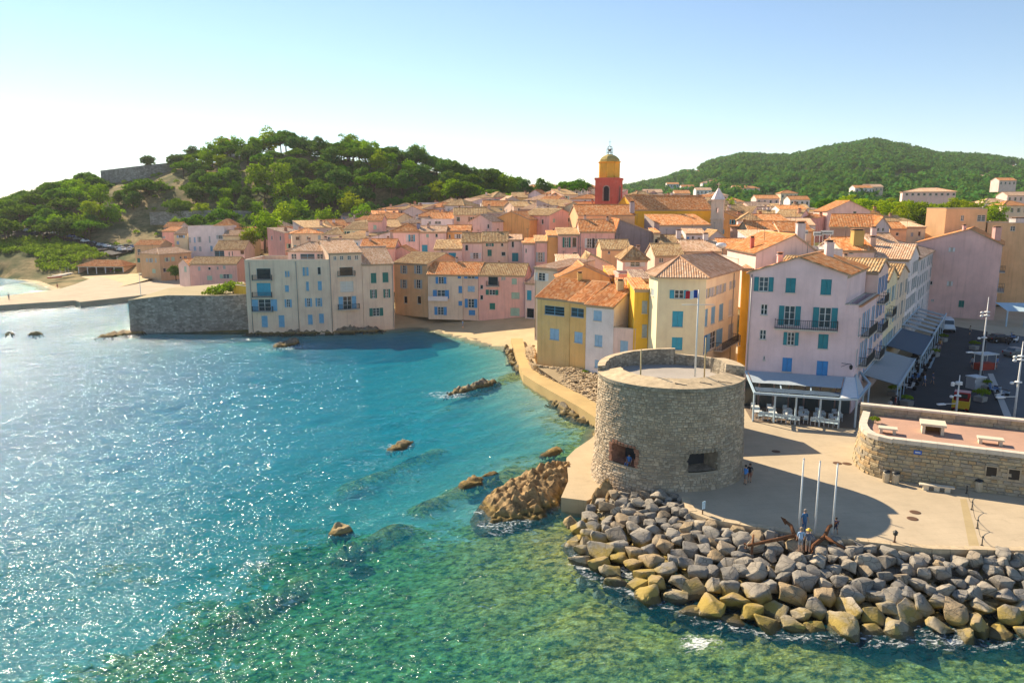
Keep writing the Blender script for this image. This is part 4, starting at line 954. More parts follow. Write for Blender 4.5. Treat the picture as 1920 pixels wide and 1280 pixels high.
# gun ports: recessed chambers
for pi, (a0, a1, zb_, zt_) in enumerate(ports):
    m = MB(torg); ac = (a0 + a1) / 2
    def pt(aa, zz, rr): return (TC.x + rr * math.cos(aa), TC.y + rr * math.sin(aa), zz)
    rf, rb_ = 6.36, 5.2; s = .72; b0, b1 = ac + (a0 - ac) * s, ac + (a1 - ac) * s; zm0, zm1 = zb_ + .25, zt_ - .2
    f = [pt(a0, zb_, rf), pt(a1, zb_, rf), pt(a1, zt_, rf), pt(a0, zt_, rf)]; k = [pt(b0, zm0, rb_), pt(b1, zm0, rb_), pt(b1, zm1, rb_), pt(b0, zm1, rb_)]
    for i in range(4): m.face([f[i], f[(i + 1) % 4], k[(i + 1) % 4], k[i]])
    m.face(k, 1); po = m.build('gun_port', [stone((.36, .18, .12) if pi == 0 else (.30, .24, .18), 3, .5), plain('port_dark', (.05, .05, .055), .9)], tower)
    m = MB(torg)        # rough brick quoins round the opening
    n = 9
    for i in range(n):
        zz = zb_ + (zt_ - zb_) * i / n
        for aa, sg in ((a0, -1), (a1, 1)):
            c = pt(aa + sg * tr.uniform(.0, .03), zz, 6.42); m.box(c, tr.uniform(.2, .42), .22, (zt_ - zb_) / n - .03, aa + math.pi / 2)
    for i in range(7):
        aa = a0 + (a1 - a0) * (i + .5) / 7; m.box(pt(aa, zt_ + tr.uniform(-.02, .05), 6.42), .22, .26, tr.uniform(.18, .3), aa + math.pi / 2)
    qo = m.build('quoins', stone((.40, .20, .13) if pi == 0 else (.36, .30, .22), 3, .5), po); qo['kind'] = 'stuff'
# parapet: thick sloping rim in front, thin rising wall behind, broken notch and merlon at the right
def rim(name, d0, d1, zo, zi, ri, mat, n=None, zin0=None, ro=None):
    m = MB(torg); n = n or max(2, int(abs(d1 - d0) / 4)); ro = ro or 6.36
    zo = zo if callable(zo) else (lambda t, c=zo: c); zi = zi if callable(zi) else (lambda t, c=zi: c)
    pr = []
    for i in range(n + 1):
        t = i / n; a = R(d0 + (d1 - d0) * t); c, s = math.cos(a), math.sin(a); w = .05 * math.sin(i * 2.1) + .04 * math.sin(i * 5.3)
        pr.append([(TC.x + ro * c, TC.y + ro * s, 10.4), (TC.x + ro * c, TC.y + ro * s, zo(t)), (TC.x + (ri + w) * c, TC.y + (ri + w) * s, zi(t)), (TC.x + (ri - .05) * c, TC.y + (ri - .05) * s, 9.9)])
    for i in range(n):
        for k in range(3): m.face([pr[i][k], pr[i + 1][k], pr[i + 1][k + 1], pr[i][k + 1]], 1 if k == 1 else 0)
    m.face(pr[0]); m.face(pr[-1][::-1])
    return m.build(name, mat, tower)
M_RIM = stone((.60, .47, .30), 1.6, .3, .5)
MR = [rubble((.42, .36, .27), 3.4), M_RIM]
rim('parapet', 178, 338, 10.72, 11.12, 4.35, MR)
rim('parapet', 338.3, 352, 10.35, 10.35, 4.6, MR)
rim('parapet', 352.3, 388, 11.35, 11.55, 4.75, MR)
rim('parapet', 28.3, 74, 11.15, 11.2, 5.75, MR)
rim('parapet', 74.3, 177.7, lambda t: 11.7 - .5 * t, lambda t: 11.75 - .5 * t, 5.65, MR)
m = MB(torg); m.lathe((TC.x, TC.y, 10.18), [(5.9, 0), (5.9, .02)], 48); m.build('tower_floor', mat_paving('tower_floor', (.42, .38, .33)), tower)
for a0, rr in ((285, 5.2), (262, 5.4), (302, 5.5)):
    m = MB(torg); a = R(a0); c = Vector((TC.x + rr * math.cos(a), TC.y + rr * math.sin(a), 10.96)); m.bar(c, c + Vector((.9 if a0 != 302 else 1.1, -.35, -.10)), .06, .05); m.build('crack', M_IRON, tower)

# flagpole with yard and tricolour
fp = G(1303, 706, 10.95); base = Vector((fp.x, fp.y, 10.95))
pole = empty('flagpole', base, 'white mast with a cross yard standing on the round tower', 'flagpole'); ztop = ZY(543, fp.y)
m = MB(base); m.tube([base, (base.x, base.y, ztop)], [.085, .05], 10); m.build('mast', plain('white_paint', (.78, .78, .76), .4), pole)
m = MB(base); zz = ZY(571, fp.y); m.tube([(base.x - 1.35, base.y, zz), (base.x + 1.35, base.y, zz)], .03, 6); m.build('yard', plain('white_paint', (.78, .78, .76), .4), pole)
flag = MB((base.x, base.y, ztop)); fw, fh, nn = .98, .66, 12
cols3 = [plain('flag_blue', (.03, .07, .30), .8), plain('flag_white', (.80, .80, .80), .8), plain('flag_red', (.62, .03, .04), .8)]
for i in range(nn):
    for j in range(4):
        def fpnt(i, j):
            u = i / nn; vv = j / 4; return (base.x - .07 - fw * u, base.y + .09 * math.sin(u * 7 + vv) * (.3 + u), ztop - .05 - fh * vv - .10 * u * u + .03 * math.sin(u * 9))
        flag.face([fpnt(i, j), fpnt(i + 1, j), fpnt(i + 1, j + 1), fpnt(i, j + 1)], min(2, int(i / nn * 3)), None, True)
tag(flag.build('flag', cols3), 'blue, white and red flag flying from the tower mast', 'flag')
for px, y0, y1, lab in ((1201, 657, 704, 'thin pale post on the left side of the tower top'), (1321, 634, 694, 'thin ochre post right of the mast on the tower top')):
    b_ = G(px, y1, 10.95); m = MB((b_.x, b_.y, 10.2)); m.tube([(b_.x, b_.y, 10.2), (b_.x, b_.y, ZY(y0, b_.y))], [.07, .055], 8); m.lathe((b_.x, b_.y, ZY(y0, b_.y)), [(.07, 0), (.07, .05), (.0, .08)], 8); m.lathe((b_.x, b_.y, 10.2), [(.13, 0), (.13, .05)], 10)
    tag(m.build('post', plain('weathered_post', (.55, .43, .22), .7)), lab, 'post')
# sea-level concrete apron beside the tower
m = MB(); ap = [G(a, b, 1.2) for a, b in ((1126, 806), (1108, 822), (1078, 842), (1062, 858), (1066, 900), (1052, 932), (1100, 938), (1130, 925))]
m.prism([(p.x, p.y) for p in ap] + [(9.5, 60), (11, 72)], -1.0, 1.2, 0); tag(m.build('tower_apron', mat_paving('apron_concrete', (.56, .44, .28))), kind='structure')
c = G(1115, 880, 1.2); m = MB((c.x, c.y, 1.2)); pts = [(0, 0), (.14, .2), (.2, .6), (.16, 1.0), (.03, 1.25), (-.1, 1.0), (-.14, .5), (-.1, .15)]
fr = [(c.x + a * 1.0, c.y + .02 - b * .12, 1.2 + b * .62) for a, b in pts]; bk = [(x, y + .05, zz + .02) for x, y, zz in fr]
m.face(fr); m.face(bk[::-1])
for i in range(8): m.face([fr[i], bk[i], bk[(i + 1) % 8], fr[(i + 1) % 8]])
tag(m.build('bodyboard', plain('green_foam', (.03, .28, .17), .5)), 'small green bodyboard leaning beside the foot of the tower', 'bodyboard')

# low stone store built against the landward side of the tower
house('stone_store', 'low stone store building tucked behind the round tower', [(14.2, 73.2), (23.0, 74.2), (22.6, 77.6), (13.8, 76.6)], 1.8, 8.3, 'flat', col='beige', wallmat=rubble((.42, .36, .27), 2.2), lod=1, parapet=.4, cat='building')

# ================================================================== low stone fort at the right
FZ = 5.35
f0 = G(1652, 896, QZ); f1 = G(1930, 934, QZ); Uf = (f1 - f0).normalized(); Uf.z = 0; Nf = Vector((Uf.y, -Uf.x, 0))
fl = G(1600, 882, QZ); kb = G(1613, 770, FZ + .25)
fort = empty('stone_fort', (40, 62, QZ), 'low stone bastion with a pale coping and a terracotta-paved roof terrace', 'fort'); forg = fort.location.copy()
# outline: front-left corner rounded, left flank, back
LF = Vector((kb.x, kb.y, 0)); F0 = Vector((f0.x, f0.y, 0)); FL = Vector((fl.x, fl.y, 0)); END = F0 + Uf * 40; BK = LF + Uf * 40
# rounded corner points (base)
def corner_pts(a, mid, b, n=7):
    return [a * (1 - t) ** 2 + mid * 2 * t * (1 - t) + b * t * t for t in [i / n for i in range(n + 1)]]
outl = corner_pts(LF + Vector((-.2, 0, 0)) + (FL - LF) * .55, FL + Vector((-.1, -.3, 0)), F0)
prof = [LF] + outl + [END]
ctr = Vector((42, 66, 0))
def batter(p, zz):          # walls lean in towards the top
    k = (FZ - zz) / (FZ - QZ) * .42
    return p
def wall_line(pts):
    run = [0]
    for a, b in zip(pts, pts[1:]): run.append(run[-1] + (b - a).length)
    return run
runs = wall_line(prof)
def along(s):
    s = max(0, min(s, runs[-1] - 1e-4))
    for i in range(len(prof) - 1):
        if s <= runs[i + 1]:
            t = (s - runs[i]) / (runs[i + 1] - runs[i]); p = prof[i].lerp(prof[i + 1], t); U = (prof[i + 1] - prof[i]).normalized()
            j = min(i + 1, len(prof) - 2); U2 = (prof[j + 1] - prof[j]).normalized(); i0 = max(0, i - 1); U0 = (prof[i0 + 1] - prof[i0]).normalized()
            Us = (U0.lerp(U, min(1, t * 2)) if t < .5 else U.lerp(U2, (t - .5))).normalized() if 0 < i < len(prof) - 2 else U
            return p, U, Vector((U.y, -U.x, 0))
M_FORTCORE = plain('fort_mortar', (.42, .35, .25), .95, .1, 0, .3)
m = MB(forg); S_ = np.arange(0, runs[-1], .5); prev = None
def fpt(s, zz):
    p, U, N = along(s); return p - N * ((zz - QZ) / (FZ - QZ) * .35) + Vector((0, 0, zz)) - Vector((0, 0, p.z))
for s in S_:
    cur = (fpt(s, QZ - .4), fpt(s, FZ))
    if prev: m.face([prev[0], cur[0], cur[1], prev[1]])
    prev = cur
m.face([fpt(0, FZ - .05)] + [fpt(s, FZ - .05) for s in S_[1:]] + [Vector((BK.x, BK.y, FZ - .05))])
m.build('wall_core', M_FORTCORE, fort)
rb = random.Random(8); ub = []
for v in range(5):
    mm = MB(); k = .12; bx_ = [(-.5, 0, -.5), (.5, 0, -.5), (.5, 0, .5), (-.5, 0, .5)]; jit = lambda: rb.uniform(-.05, .05)
    o4 = [(x + jit() * .6, 0, zz + jit()) for x, _, zz in bx_]; f4 = [(x * .93 + jit() * .5, -1 + jit(), zz * .84 + jit()) for x, _, zz in bx_]
    mm.face(f4)
    for i in range(4): mm.face([o4[i], o4[(i + 1) % 4], f4[(i + 1) % 4], f4[i]])
    ub.append(mm.data('stone_block'))
stm = [stone((.46, .38, .25), 2.2, .35, .5), stone((.52, .42, .26), 2.4, .3, .5), stone((.38, .33, .25), 2.0, .35, .5), stone((.50, .36, .20), 2.0, .3, .5)]
ubs = [[b_.copy() for b_ in ub] for _ in stm]
for k, mt in enumerate(stm):
    for b_ in ubs[k]: b_.materials.append(mt)
holes = []
smax = [s for s in S_ if along(s)[0].x < f1.x + .6]; smax = smax[-1]
def fort_s(px, py):
    p = on_face(px, py, F0, Nf); return runs[-2] + (p - F0).dot(Uf), p.z
for (x0, y0, x1, y1) in ((1851, 875, 1868, 895), (1893, 880, 1911, 901), (1674, 828, 1684, 836)):
    s0, z1_ = fort_s(x0, y0); s1, z0_ = fort_s(x1, y1); holes.append((s0, s1, z0_, z1_))
rest = MB(forg); cnt = 0; zz = QZ; row = 0; s_start = runs[1] - 1.2
while zz < FZ - .12:
    h = rb.uniform(.26, .36); h = min(h, FZ - zz); h = FZ - zz if FZ - zz - h < .15 else h
    s = s_start + rb.uniform(0, .3)
    while s < smax:
        w = rb.uniform(.38, .95); sc = s + w / 2
        if not any(a - .1 < sc < b and c - .12 < zz + h / 2 < d + .12 for a, b, c, d in holes):
            p, U, N = along(sc); N = N.copy(); pos = fpt(sc, zz + h / 2) + N * .0
            k = rb.randrange(len(stm)); ob = bpy.data.objects.new('stone_block', ubs[k][rb.randrange(5)])
            if cnt < 300:
                link(ob, fort); ob.location = pos - forg; ob.scale = (w - .04, rb.uniform(.04, .11), h - .035); ob.rotation_euler = (0, 0, math.atan2(U.y, U.x)); cnt += 1
            else:
                o = pos; rest.obox(Vector((o.x, o.y, o.z)), U, N, -w / 2 + .02, w / 2 - .02, -.02, rb.uniform(.03, .09), -h / 2 + .02, h / 2 - .02, k)
        s += w
    zz += h
if rest.f:
    ro = rest.build('stone_blocks', stm, fort); ro['kind'] = 'stuff'
for (a, b, c, d) in holes:
    m = MB(forg); p, U, N = along((a + b) / 2); q_ = fpt((a + b) / 2, c); w = b - a; m.obox(Vector((q_.x, q_.y, 0)), U, N, -w / 2, w / 2, .0, .015, c, d); m.obox(Vector((q_.x, q_.y, 0)), U, N, -w / 2 - .1, w / 2 + .1, .0, .07, c - .1, c - .005, 1); m.obox(Vector((q_.x, q_.y, 0)), U, N, -w / 2 - .1, -w / 2 - .004, .0, .06, c, d, 1); m.obox(Vector((q_.x, q_.y, 0)), U, N, w / 2 + .004, w / 2 + .1, .0, .06, c, d, 1); m.obox(Vector((q_.x, q_.y, 0)), U, N, -w / 2 - .1, w / 2 + .1, .0, .07, d + .005, d + .12, 1)
    m.build('window', [plain('window_dark', (.02, .02, .02), .4), stone((.48, .40, .28), 2.5)], fort)
# coping stones on the front and left, back parapet wall with its own coping
M_COPE = stone((.70, .62, .50), 2.0, .12, .25)
def coping(fn, s0, s1, dz=0.0, n_in=.55):
    s = s0
    while s < s1:
        w = min(1.15, s1 - s)
        p, U, N = fn(s + w / 2); m = MB(forg); m.obox(Vector((p.x, p.y, 0)), U, N, -w / 2 + .008, w / 2 - .008, -n_in, .10, FZ + dz, FZ + dz + .36 + .006 * (int(s * 7) % 3)); m.build('coping_stone', M_COPE, fort); s += w
def front_fn(s):
    p, U, N = along(s); return fpt(s, FZ), U, N
coping(front_fn, .2, smax)
Bu = Uf; Bn = Vector((Bu.y, -Bu.x, 0))
def back_fn(s): return LF + Bu * s, Bu, Bn
Lb = 17.0
m = MB(forg); m.obox(Vector((LF.x, LF.y, 0)), Bu, Bn, 0, Lb + 20, -.55, 0, QZ - .3, FZ + .78); m.build('back_parapet', rubble((.42, .36, .28), 2.2), fort)
rbk = MB(forg)
s = 0.0; zz0 = FZ
for (za, zb2) in ((FZ + .02, FZ + .36), (FZ + .39, FZ + .77)):
    s = 0.0
    while s < Lb:
        w = rb.uniform(.8, 1.3); m = MB(forg); m.obox(Vector((LF.x, LF.y, 0)), Bu, Bn, s + .02, s + w - .02, .0, rb.uniform(.05, .09), za, zb2); m.build('stone_block', stm[rb.randrange(3)], fort); s += w
s = 0.0
while s < Lb:
    w = rb.uniform(1.2, 1.7); m = MB(forg); m.obox(Vector((LF.x, LF.y, 0)), Bu, Bn, s + .008, s + w - .008, -.62, .14, FZ + .785, FZ + .97); m.build('coping_stone', M_COPE, fort); s += w
# terrace paving
m = MB(forg); ins = [fpt(s, FZ) - along(s)[2] * .5 for s in np.arange(.3, smax, .5)]
m.face([Vector((p.x, p.y, FZ + .012)) for p in ins] + [Vector((LF.x + Bu.x * 20, LF.y + Bu.y * 20, FZ + .012)), Vector((LF.x + Bn.x * .1, LF.y + Bn.y * .1, FZ + .012))])
m.build('terrace_paving', mat_paving('terracotta_paving', (.50, .31, .225)), fort)
# concrete hatch and benches on the terrace
M_PALE = plain('pale_cast_stone', (.66, .58, .44), .85)
rz = math.atan2(Uf.y, Uf.x)
c = G(1748, 812, FZ); m = MB((c.x, c.y, FZ)); Uo = Uf; No = Nf; o = Vector((c.x, c.y, FZ))
for a, b in ((-.85, -.6), (.6, .85)): m.obox(o, Uo, No, a, b, -1.0, .5, .012, .75)
m.obox(o, Uo, No, -.6, .6, -1.0, -.85, .012, .75, 1); m.obox(o, Uo, No, -1.0, 1.0, -1.15, .62, .753, .95)
tag(m.build('vent_hatch', [M_PALE, plain('hatch_rust', (.42, .22, .08), .8)]), 'boxy pale concrete hatch with a slab lid on the fort terrace', 'hatch')
for px, py, w, lab in ((1664, 812, 1.5, 'pale stone bench near the rounded corner of the fort terrace'), (1856, 832, 1.9, 'flat pale stone bench on the fort terrace nearest the sea wall')):
    c = G(px, py, FZ); o = Vector((c.x, c.y, FZ)); m = MB(o); m.obox(o, Uo, No, -w / 2, w / 2, -.45, .45, .42, .55); m.obox(o, Uo, No, -w / 2 + .1, -w / 2 + .35, -.35, .35, .012, .42); m.obox(o, Uo, No, w / 2 - .35, w / 2 - .1, -.35, .35, .012, .42)
    tag(m.build('stone_bench', M_PALE), lab, 'bench')
# enamel street plate on the fort wall
p = on_face(1721, 849, F0, Nf); s_, _ = fort_s(1721, 849); q_ = fpt(s_, p.z); m = MB((q_.x, q_.y, p.z)); m.obox(Vector((q_.x, q_.y, 0)), Uf, Nf, -.3, .3, .115, .135, p.z - .17, p.z + .17); m.obox(Vector((q_.x, q_.y, 0)), Uf, Nf, -.2, .2, .136, .139, p.z - .05, p.z + .06, 1)
tag(m.build('street_plate', [plain('enamel_blue', (.03, .12, .48), .3), plain('enamel_white', (.6, .65, .7), .4)]), 'small blue enamel plate fixed to the stone fort wall', 'sign')

# ================================================================== boulders, rocks
def boulder_mesh(seed, sharp=.12, n=16):
    r = random.Random(seed); b = bmesh.new()
    for i in range(n - 2):
        v = Vector((r.gauss(0, 1), r.gauss(0, 1), r.gauss(0, 1))).normalized()
        v = Vector([math.copysign(abs(c) ** .72, c) for c in v]); b.verts.new(v * r.uniform(.44, .56))
    hull = bmesh.ops.convex_hull(b, input=b.verts)
    bmesh.ops.delete(b, geom=[v for v in b.verts if not v.link_faces], context='VERTS')
    bmesh.ops.dissolve_limit(b, angle_limit=R(18), verts=b.verts, edges=b.edges)
    bmesh.ops.bevel(b, geom=b.edges[:], offset=sharp * .3, segments=1, profile=.5, affect='EDGES', clamp_overlap=True)
    bmesh.ops.triangulate(b, faces=b.faces)
    bmesh.ops.subdivide_edges(b, edges=[e for e in b.edges if e.calc_length() > .3], cuts=2, use_grid_fill=True)
    for v in b.verts:
        nn = mnoise.fractal(v.co * 3.1 + Vector((seed * 3.7, 0, 0)), 1.0, 2.0, 4); v.co += v.co.normalized() * nn * .055
    me = bpy.data.meshes.new('boulder'); bmesh.ops.recalc_face_normals(b, faces=b.faces); b.to_mesh(me); b.free()
    for p in me.polygons: p.use_smooth = True
    try: me.set_sharp_from_angle(angle=R(28))
    except Exception: pass
    return me
def mat_boulder(name='boulder_rock'):
    t = NT(name); p = t.pos(); r = t.n('ObjectInfo').outputs['Random']; sp = t.n('SeparateXYZ'); t.t.links.new(p, sp.inputs[0])
    base = t.ramp(r, [(0, (.33, .315, .28)), (.22, (.48, .43, .35)), (.4, (.21, .21, .20)), (.6, (.58, .50, .38)), (.75, (.27, .26, .24)), (.9, (.50, .36, .19)), (1, (.40, .375, .33))])
    a = t.noise(p, 1.8, 6, .68); f = t.noise(p, 9, 4, .6)
    c = t.mix(t.ramp(a, [(.35, 0.0), (.7, 1.0)]), base, t.mix(.5, base, (.12, .105, .09)))
    c = t.mix(t.math('MULTIPLY', f, .45), c, (.10, .09, .08))
    ve = t.n('TexVoronoi', feature='DISTANCE_TO_EDGE', i_Scale=1.1); t.t.links.new(t.scale(p, (1, 1, 1.5), (.4, .3, 0)), ve.inputs['Vector']); crk = t.ramp(t.math('ADD', ve.outputs['Distance'], t.math('MULTIPLY', f, .05)), [(.03, 1.0), (.055, 0.0)]); c = t.mix(t.math('MULTIPLY', crk, .65), c, (.05, .045, .04))
    alg = t.math('MULTIPLY', t.ramp(t.math('SUBTRACT', sp.outputs[2], t.math('MULTIPLY', a, .9)), [(.2, 1.0), (.62, 0.0)]), t.ramp(t.noise(p, .5, 3), [(.38, 0.25), (.58, 1.0)]))
    c = t.mix(t.math('MULTIPLY', alg, .85), c, (.36, .26, .045))
    wet = t.ramp(t.math('SUBTRACT', sp.outputs[2], t.math('MULTIPLY', a, .5)), [(-.25, 1.0), (-.02, 0.0)])
    c = t.mix(t.math('MULTIPLY', wet, .75), c, (.045, .04, .02))
    rough = t.math('SUBTRACT', .85, t.math('MULTIPLY', wet, .5))
    return t.done(t.bsdf(c, rough, t.bump(t.math('ADD', a, t.math('MULTIPLY', f, .4)), .7, .12), .25))
M_BOULD = mat_boulder()
bmeshes = [boulder_mesh(s, .10 + .03 * (s % 4), 13 + s % 6) for s in range(16)]
for b_ in bmeshes: b_.materials.append(M_BOULD)
foot = [G(a, b, 0) for a, b in ((1062, 985), (1068, 1020), (1085, 1062), (1140, 1088), (1210, 1118), (1300, 1145), (1400, 1168), (1500, 1182), (1650, 1188), (1800, 1190), (1930, 1192))]
top = [G(a, b, 2.0) for a, b in ((1150, 925), (1180, 924), (1225, 925), (1275, 932), (1290, 964), (1340, 984), (1430, 998), (1510, 1011), (1660, 1030), (1790, 1040), (1930, 1042))]
def lerp_line(L_, s):
    s = max(0, min(s, .9999)) * (len(L_) - 1); i = int(s); return L_[i].lerp(L_[i + 1], s - i)
riprap = empty('boulder_breakwater', (18, 45, 0), 'bank of piled boulders protecting the quay from the sea', 'breakwater')
ro_ = riprap.location.copy(); placed = []; rr = random.Random(21)
cands = []
for k in range(9000):
    s = rr.random(); t = rr.random(); p = lerp_line(top, s).lerp(lerp_line(foot, s), t)
    size = (.82 + .55 * t + (.2 if t > .6 else 0) + rr.uniform(-.25, .4)) * (1.0 if s > .18 else .85)
    zc_ = 1.9 * (1 - t) ** .8 - .25 * t + rr.uniform(-.12, .12)
    if all((p.x - q_[0]) ** 2 + (p.y - q_[1]) ** 2 > (.40 * (size + q_[2])) ** 2 for q_ in placed):
        placed.append((p.x, p.y, size, zc_, t))
        if len(placed) >= 299: break
for (x, y, size, zc_, t) in placed:
    o = bpy.data.objects.new('boulder', bmeshes[rr.randrange(16)]); link(o, riprap)
    o.location = (x - ro_.x, y - ro_.y, zc_ - ro_.z + .1); sx = size * rr.uniform(1.15, 1.5); sy = size * rr.uniform(.95, 1.2); sz = size * rr.uniform(.75, 1.05)
    o.scale = (sx, sy, sz); o.rotation_euler = (rr.uniform(-.35, .35), rr.uniform(-.35, .35), rr.uniform(0, 6.28))
# smaller packing stones under and between
def scatter_stones(name, pts, mat, parent, seed=1):
    """many small stones joined in one mesh; pts = (x, y, z, size)"""
    r = random.Random(seed); vs = []; fs = []; base = [np.array([v.co[:] for v in b_.vertices]) for b_ in _small]; fb = [np.array([p.vertices[:] for p in b_.polygons]) for b_ in _small]; n = 0
    for (x, y, z_, sz) in pts:
        k = r.randrange(len(base)); a = r.uniform(0, 6.28); ca, sa = math.cos(a), math.sin(a); v = base[k] * np.array([sz * r.uniform(1, 1.6), sz, sz * r.uniform(.5, .8)])
        v = v @ np.array([[ca, sa, 0], [-sa, ca, 0], [0, 0, 1]]) + np.array([x, y, z_]); vs.append(v); fs.append(fb[k] + n); n += len(v)
    o = npmesh(name, np.concatenate(vs), np.concatenate(fs), mat, None, False, parent); o['kind'] = 'stuff'; return o
_small = []
for s in range(5):
    r = random.Random(100 + s); b = bmesh.new()
    for i in range(9):
        v = Vector((r.gauss(0, 1), r.gauss(0, 1), r.gauss(0, 1))).normalized(); b.verts.new(v * r.uniform(.42, .58))
    bmesh.ops.convex_hull(b, input=b.verts); bmesh.ops.delete(b, geom=[v for v in b.verts if not v.link_faces], context='VERTS'); bmesh.ops.triangulate(b, faces=b.faces); me = bpy.data.meshes.new('s'); b.to_mesh(me); b.free(); _small.append(me)
pk = []
for k in range(900):
    s, t = rr.random(), rr.random(); p = lerp_line(top, s).lerp(lerp_line(foot, s), t * 1.15); pk.append((p.x - ro_.x, p.y - ro_.y, 1.5 * (1 - t) ** .8 - .75 * t - .25, rr.uniform(.7, 1.1)))
scatter_stones('packing_stones', pk, M_BOULD, riprap, 3)

def rock_patch(name, label, A, B, width, H, seed, mat, res=.22, cat='rock', sharp=1.0):
    """natural rock ridge from A to B, half sunk in the water"""
    A = Vector(A); B = Vector(B); U = (B - A); L = U.length; U.normalize(); Nn = Vector((-U.y, U.x, 0)); nu = max(8, int(L / res)); nv = max(6, int(width / res))
    u = np.linspace(-.08, 1.08, nu); v = np.linspace(-1.15, 1.15, nv); Uu, Vv = np.meshgrid(u, v, indexing='ij')
    X = A.x + U.x * Uu * L + Nn.x * Vv * width / 2; Y = A.y + U.y * Uu * L + Nn.y * Vv * width / 2
    wob = (fbm(X, Y, max(1.2, width * .6), seed) - .47) * 1.1
    e = 1 - (np.abs(2 * Uu - 1) ** 2.4 + np.abs(Vv + wob * .6) ** 2.0) + wob * .6
    rid = 1 - np.abs(2 * fbm(X * 1.0, Y * 1.0, 1.7, seed + 5) - .94) * 1.6; fine = fbm(X, Y, .6, seed + 9, 3)
    cr_ = np.abs(vnoise(X + .6 * Y, Y - .3 * X, .8, seed + 2) - .5) * 2
    st = fbm(X + .5 * Y, (Y - .5 * X) * 2.2, 1.1, seed + 7, 4)
    Z = H * np.clip(e * 1.3, -.6, 1) * (.6 + .55 * np.clip(Uu, 0, 1)) * (.35 + .45 * rid + .55 * st) + ((fine - .45) * .75 + (cr_ - .4) * .55 + (fbm(X, Y, .28, seed + 3, 2) - .37) * .35) * sharp * np.clip(e * 2.5 + .9, 0, 1) - .10 - .9 * np.clip(-e - .02, 0, 1)
    c = (A + B) / 2; V_ = np.stack([X - c.x, Y - c.y, Z], -1).reshape(-1, 3)
    gf = grid_faces(nu, nv); gf = gf[(e.ravel()[gf] > -.38).all(1)]; o = npmesh(name, V_, gf, mat, None, True); o.location = (c.x, c.y, 0)
    try: o.data.set_sharp_from_angle(angle=R(42))
    except Exception: pass
    return tag(o, label, cat)
def mat_rock(name, dry, wetc=(.05, .042, .02)):
    t = NT(name); p = t.pos(); sp = t.n('SeparateXYZ'); t.t.links.new(p, sp.inputs[0]); q_ = t.scale(p, (1, 1, 1.6), (.3, .2, .5))
    a = t.noise(q_, 1.1, 7, .7, .5); f = t.noise(p, 8, 5, .65)
    c = t.ramp(a, [(.34, mulc(dry, .28)), (.5, mulc(dry, .9)), (.66, mulc(dry, 1.5))]); c = t.mix(t.math('MULTIPLY', f, .5), c, mulc(dry, .3))
    alg = t.ramp(t.math('SUBTRACT', sp.outputs[2], t.math('MULTIPLY', a, .5)), [(.0, 1.0), (.35, 0.0)]); c = t.mix(t.math('MULTIPLY', alg, .65), c, (.26, .18, .04))
    wet = t.ramp(t.math('SUBTRACT', sp.outputs[2], t.math('MULTIPLY', a, .35)), [(-.15, 1.0), (.06, 0.0)]); c = t.mix(t.math('MULTIPLY', wet, .7), c, wetc)
    return t.done(t.bsdf(c, .85, t.bump(t.math('ADD', a, t.math('MULTIPLY', f, .5)), .8, .15), .2))
M_ROCK = mat_rock('ochre_shore_rock', (.42, .28, .13)); M_ROCKG = mat_rock('grey_shore_rock', (.28, .235, .17))
rock_patch('rock_outcrop', 'large jagged ochre rock rising from the sea beside the tower apron', G(915, 975, 0), G(1085, 865, .8), 6.4, 1.75, 3, M_ROCK, .11)
rock_patch('rock_outcrop', 'ochre rock wedged between the tower foot and the boulders', G(1105, 965, .3), G(1150, 925, 1.2), 3.4, 2.2, 14, M_ROCK, .16)
rock_patch('sea_rock', 'lone upright pale rock standing out in the open water', G(620, 1006, 0), G(656, 990, 0), 1.9, .95, 21, mat_rock('pale_rock', (.48, .38, .22)), .12, 'rock', .5)
rock_patch('sea_rock', 'flat yellow rock breaking the surface off the jagged outcrop', G(862, 913, 0), G(908, 898, 0), 1.8, .6, 31, M_ROCK, .12, 'rock', .5)
rock_patch('sea_rock', 'low awash rock beyond the flat yellow rock toward the apron', G(905, 896, 0), G(932, 884, 0), 1.2, .4, 36, M_ROCK, .12, 'rock', .4)
rock_patch('sea_rock', 'small dark rock with foam in the middle of the bay', G(728, 846, 0), G(775, 826, 0), 1.7, .55, 41, M_ROCKG, .12, 'rock', .5)
rock_patch('sea_rock', 'long dark reef pointing out from the sea path wall', G(836, 742, 0), G(932, 714, 0), 2.4, .75, 51, M_ROCKG, .2)
rock_patch('sea_rock', 'broken dark rocks below the peach sea houses', G(515, 652, 0), G(560, 640, 0), 3.0, 1.2, 61, M_ROCKG, .3)
rock_patch('sea_rock', 'flat tan rock shelf at the foot of the old sea wall', G(180, 632, 0), G(285, 621, 0), 3.6, .9, 71, mat_rock('tan_shelf', (.45, .33, .2)), .35)
rock_patch('sea_rock', 'dark low skerry far out at the left, nearer the sea wall', G(50, 628, 0), G(82, 627, 0), 1.6, 1.0, 81, M_ROCKG, .2, 'rock', .5)
rock_patch('sea_rock', 'thin dark skerry at the far left edge of the bay', G(8, 628, 0), G(28, 627.5, 0), 1.3, .8, 85, M_ROCKG, .2, 'rock', .5)
rock_patch('rock_ledge', 'dark rock ledge under the row of peach sea houses', Vector((-54, 147.2, 0)), Vector((-25, 151, 0)), 3.4, 1.5, 91, M_ROCKG, .3)
rock_patch('sea_rock', 'weedy rocks along the wall of the sea path by the green shallows', G(1040, 752, 0), G(1118, 800, 0), 3.2, .55, 97, M_ROCKG, .2, 'rock', 1.5)
rock_patch('sea_rock', 'small weedy rocks at the bend of the sea path', G(950, 650, 0), G(975, 700, 0), 1.8, .45, 99, M_ROCKG, .2, 'rock', 1.5)
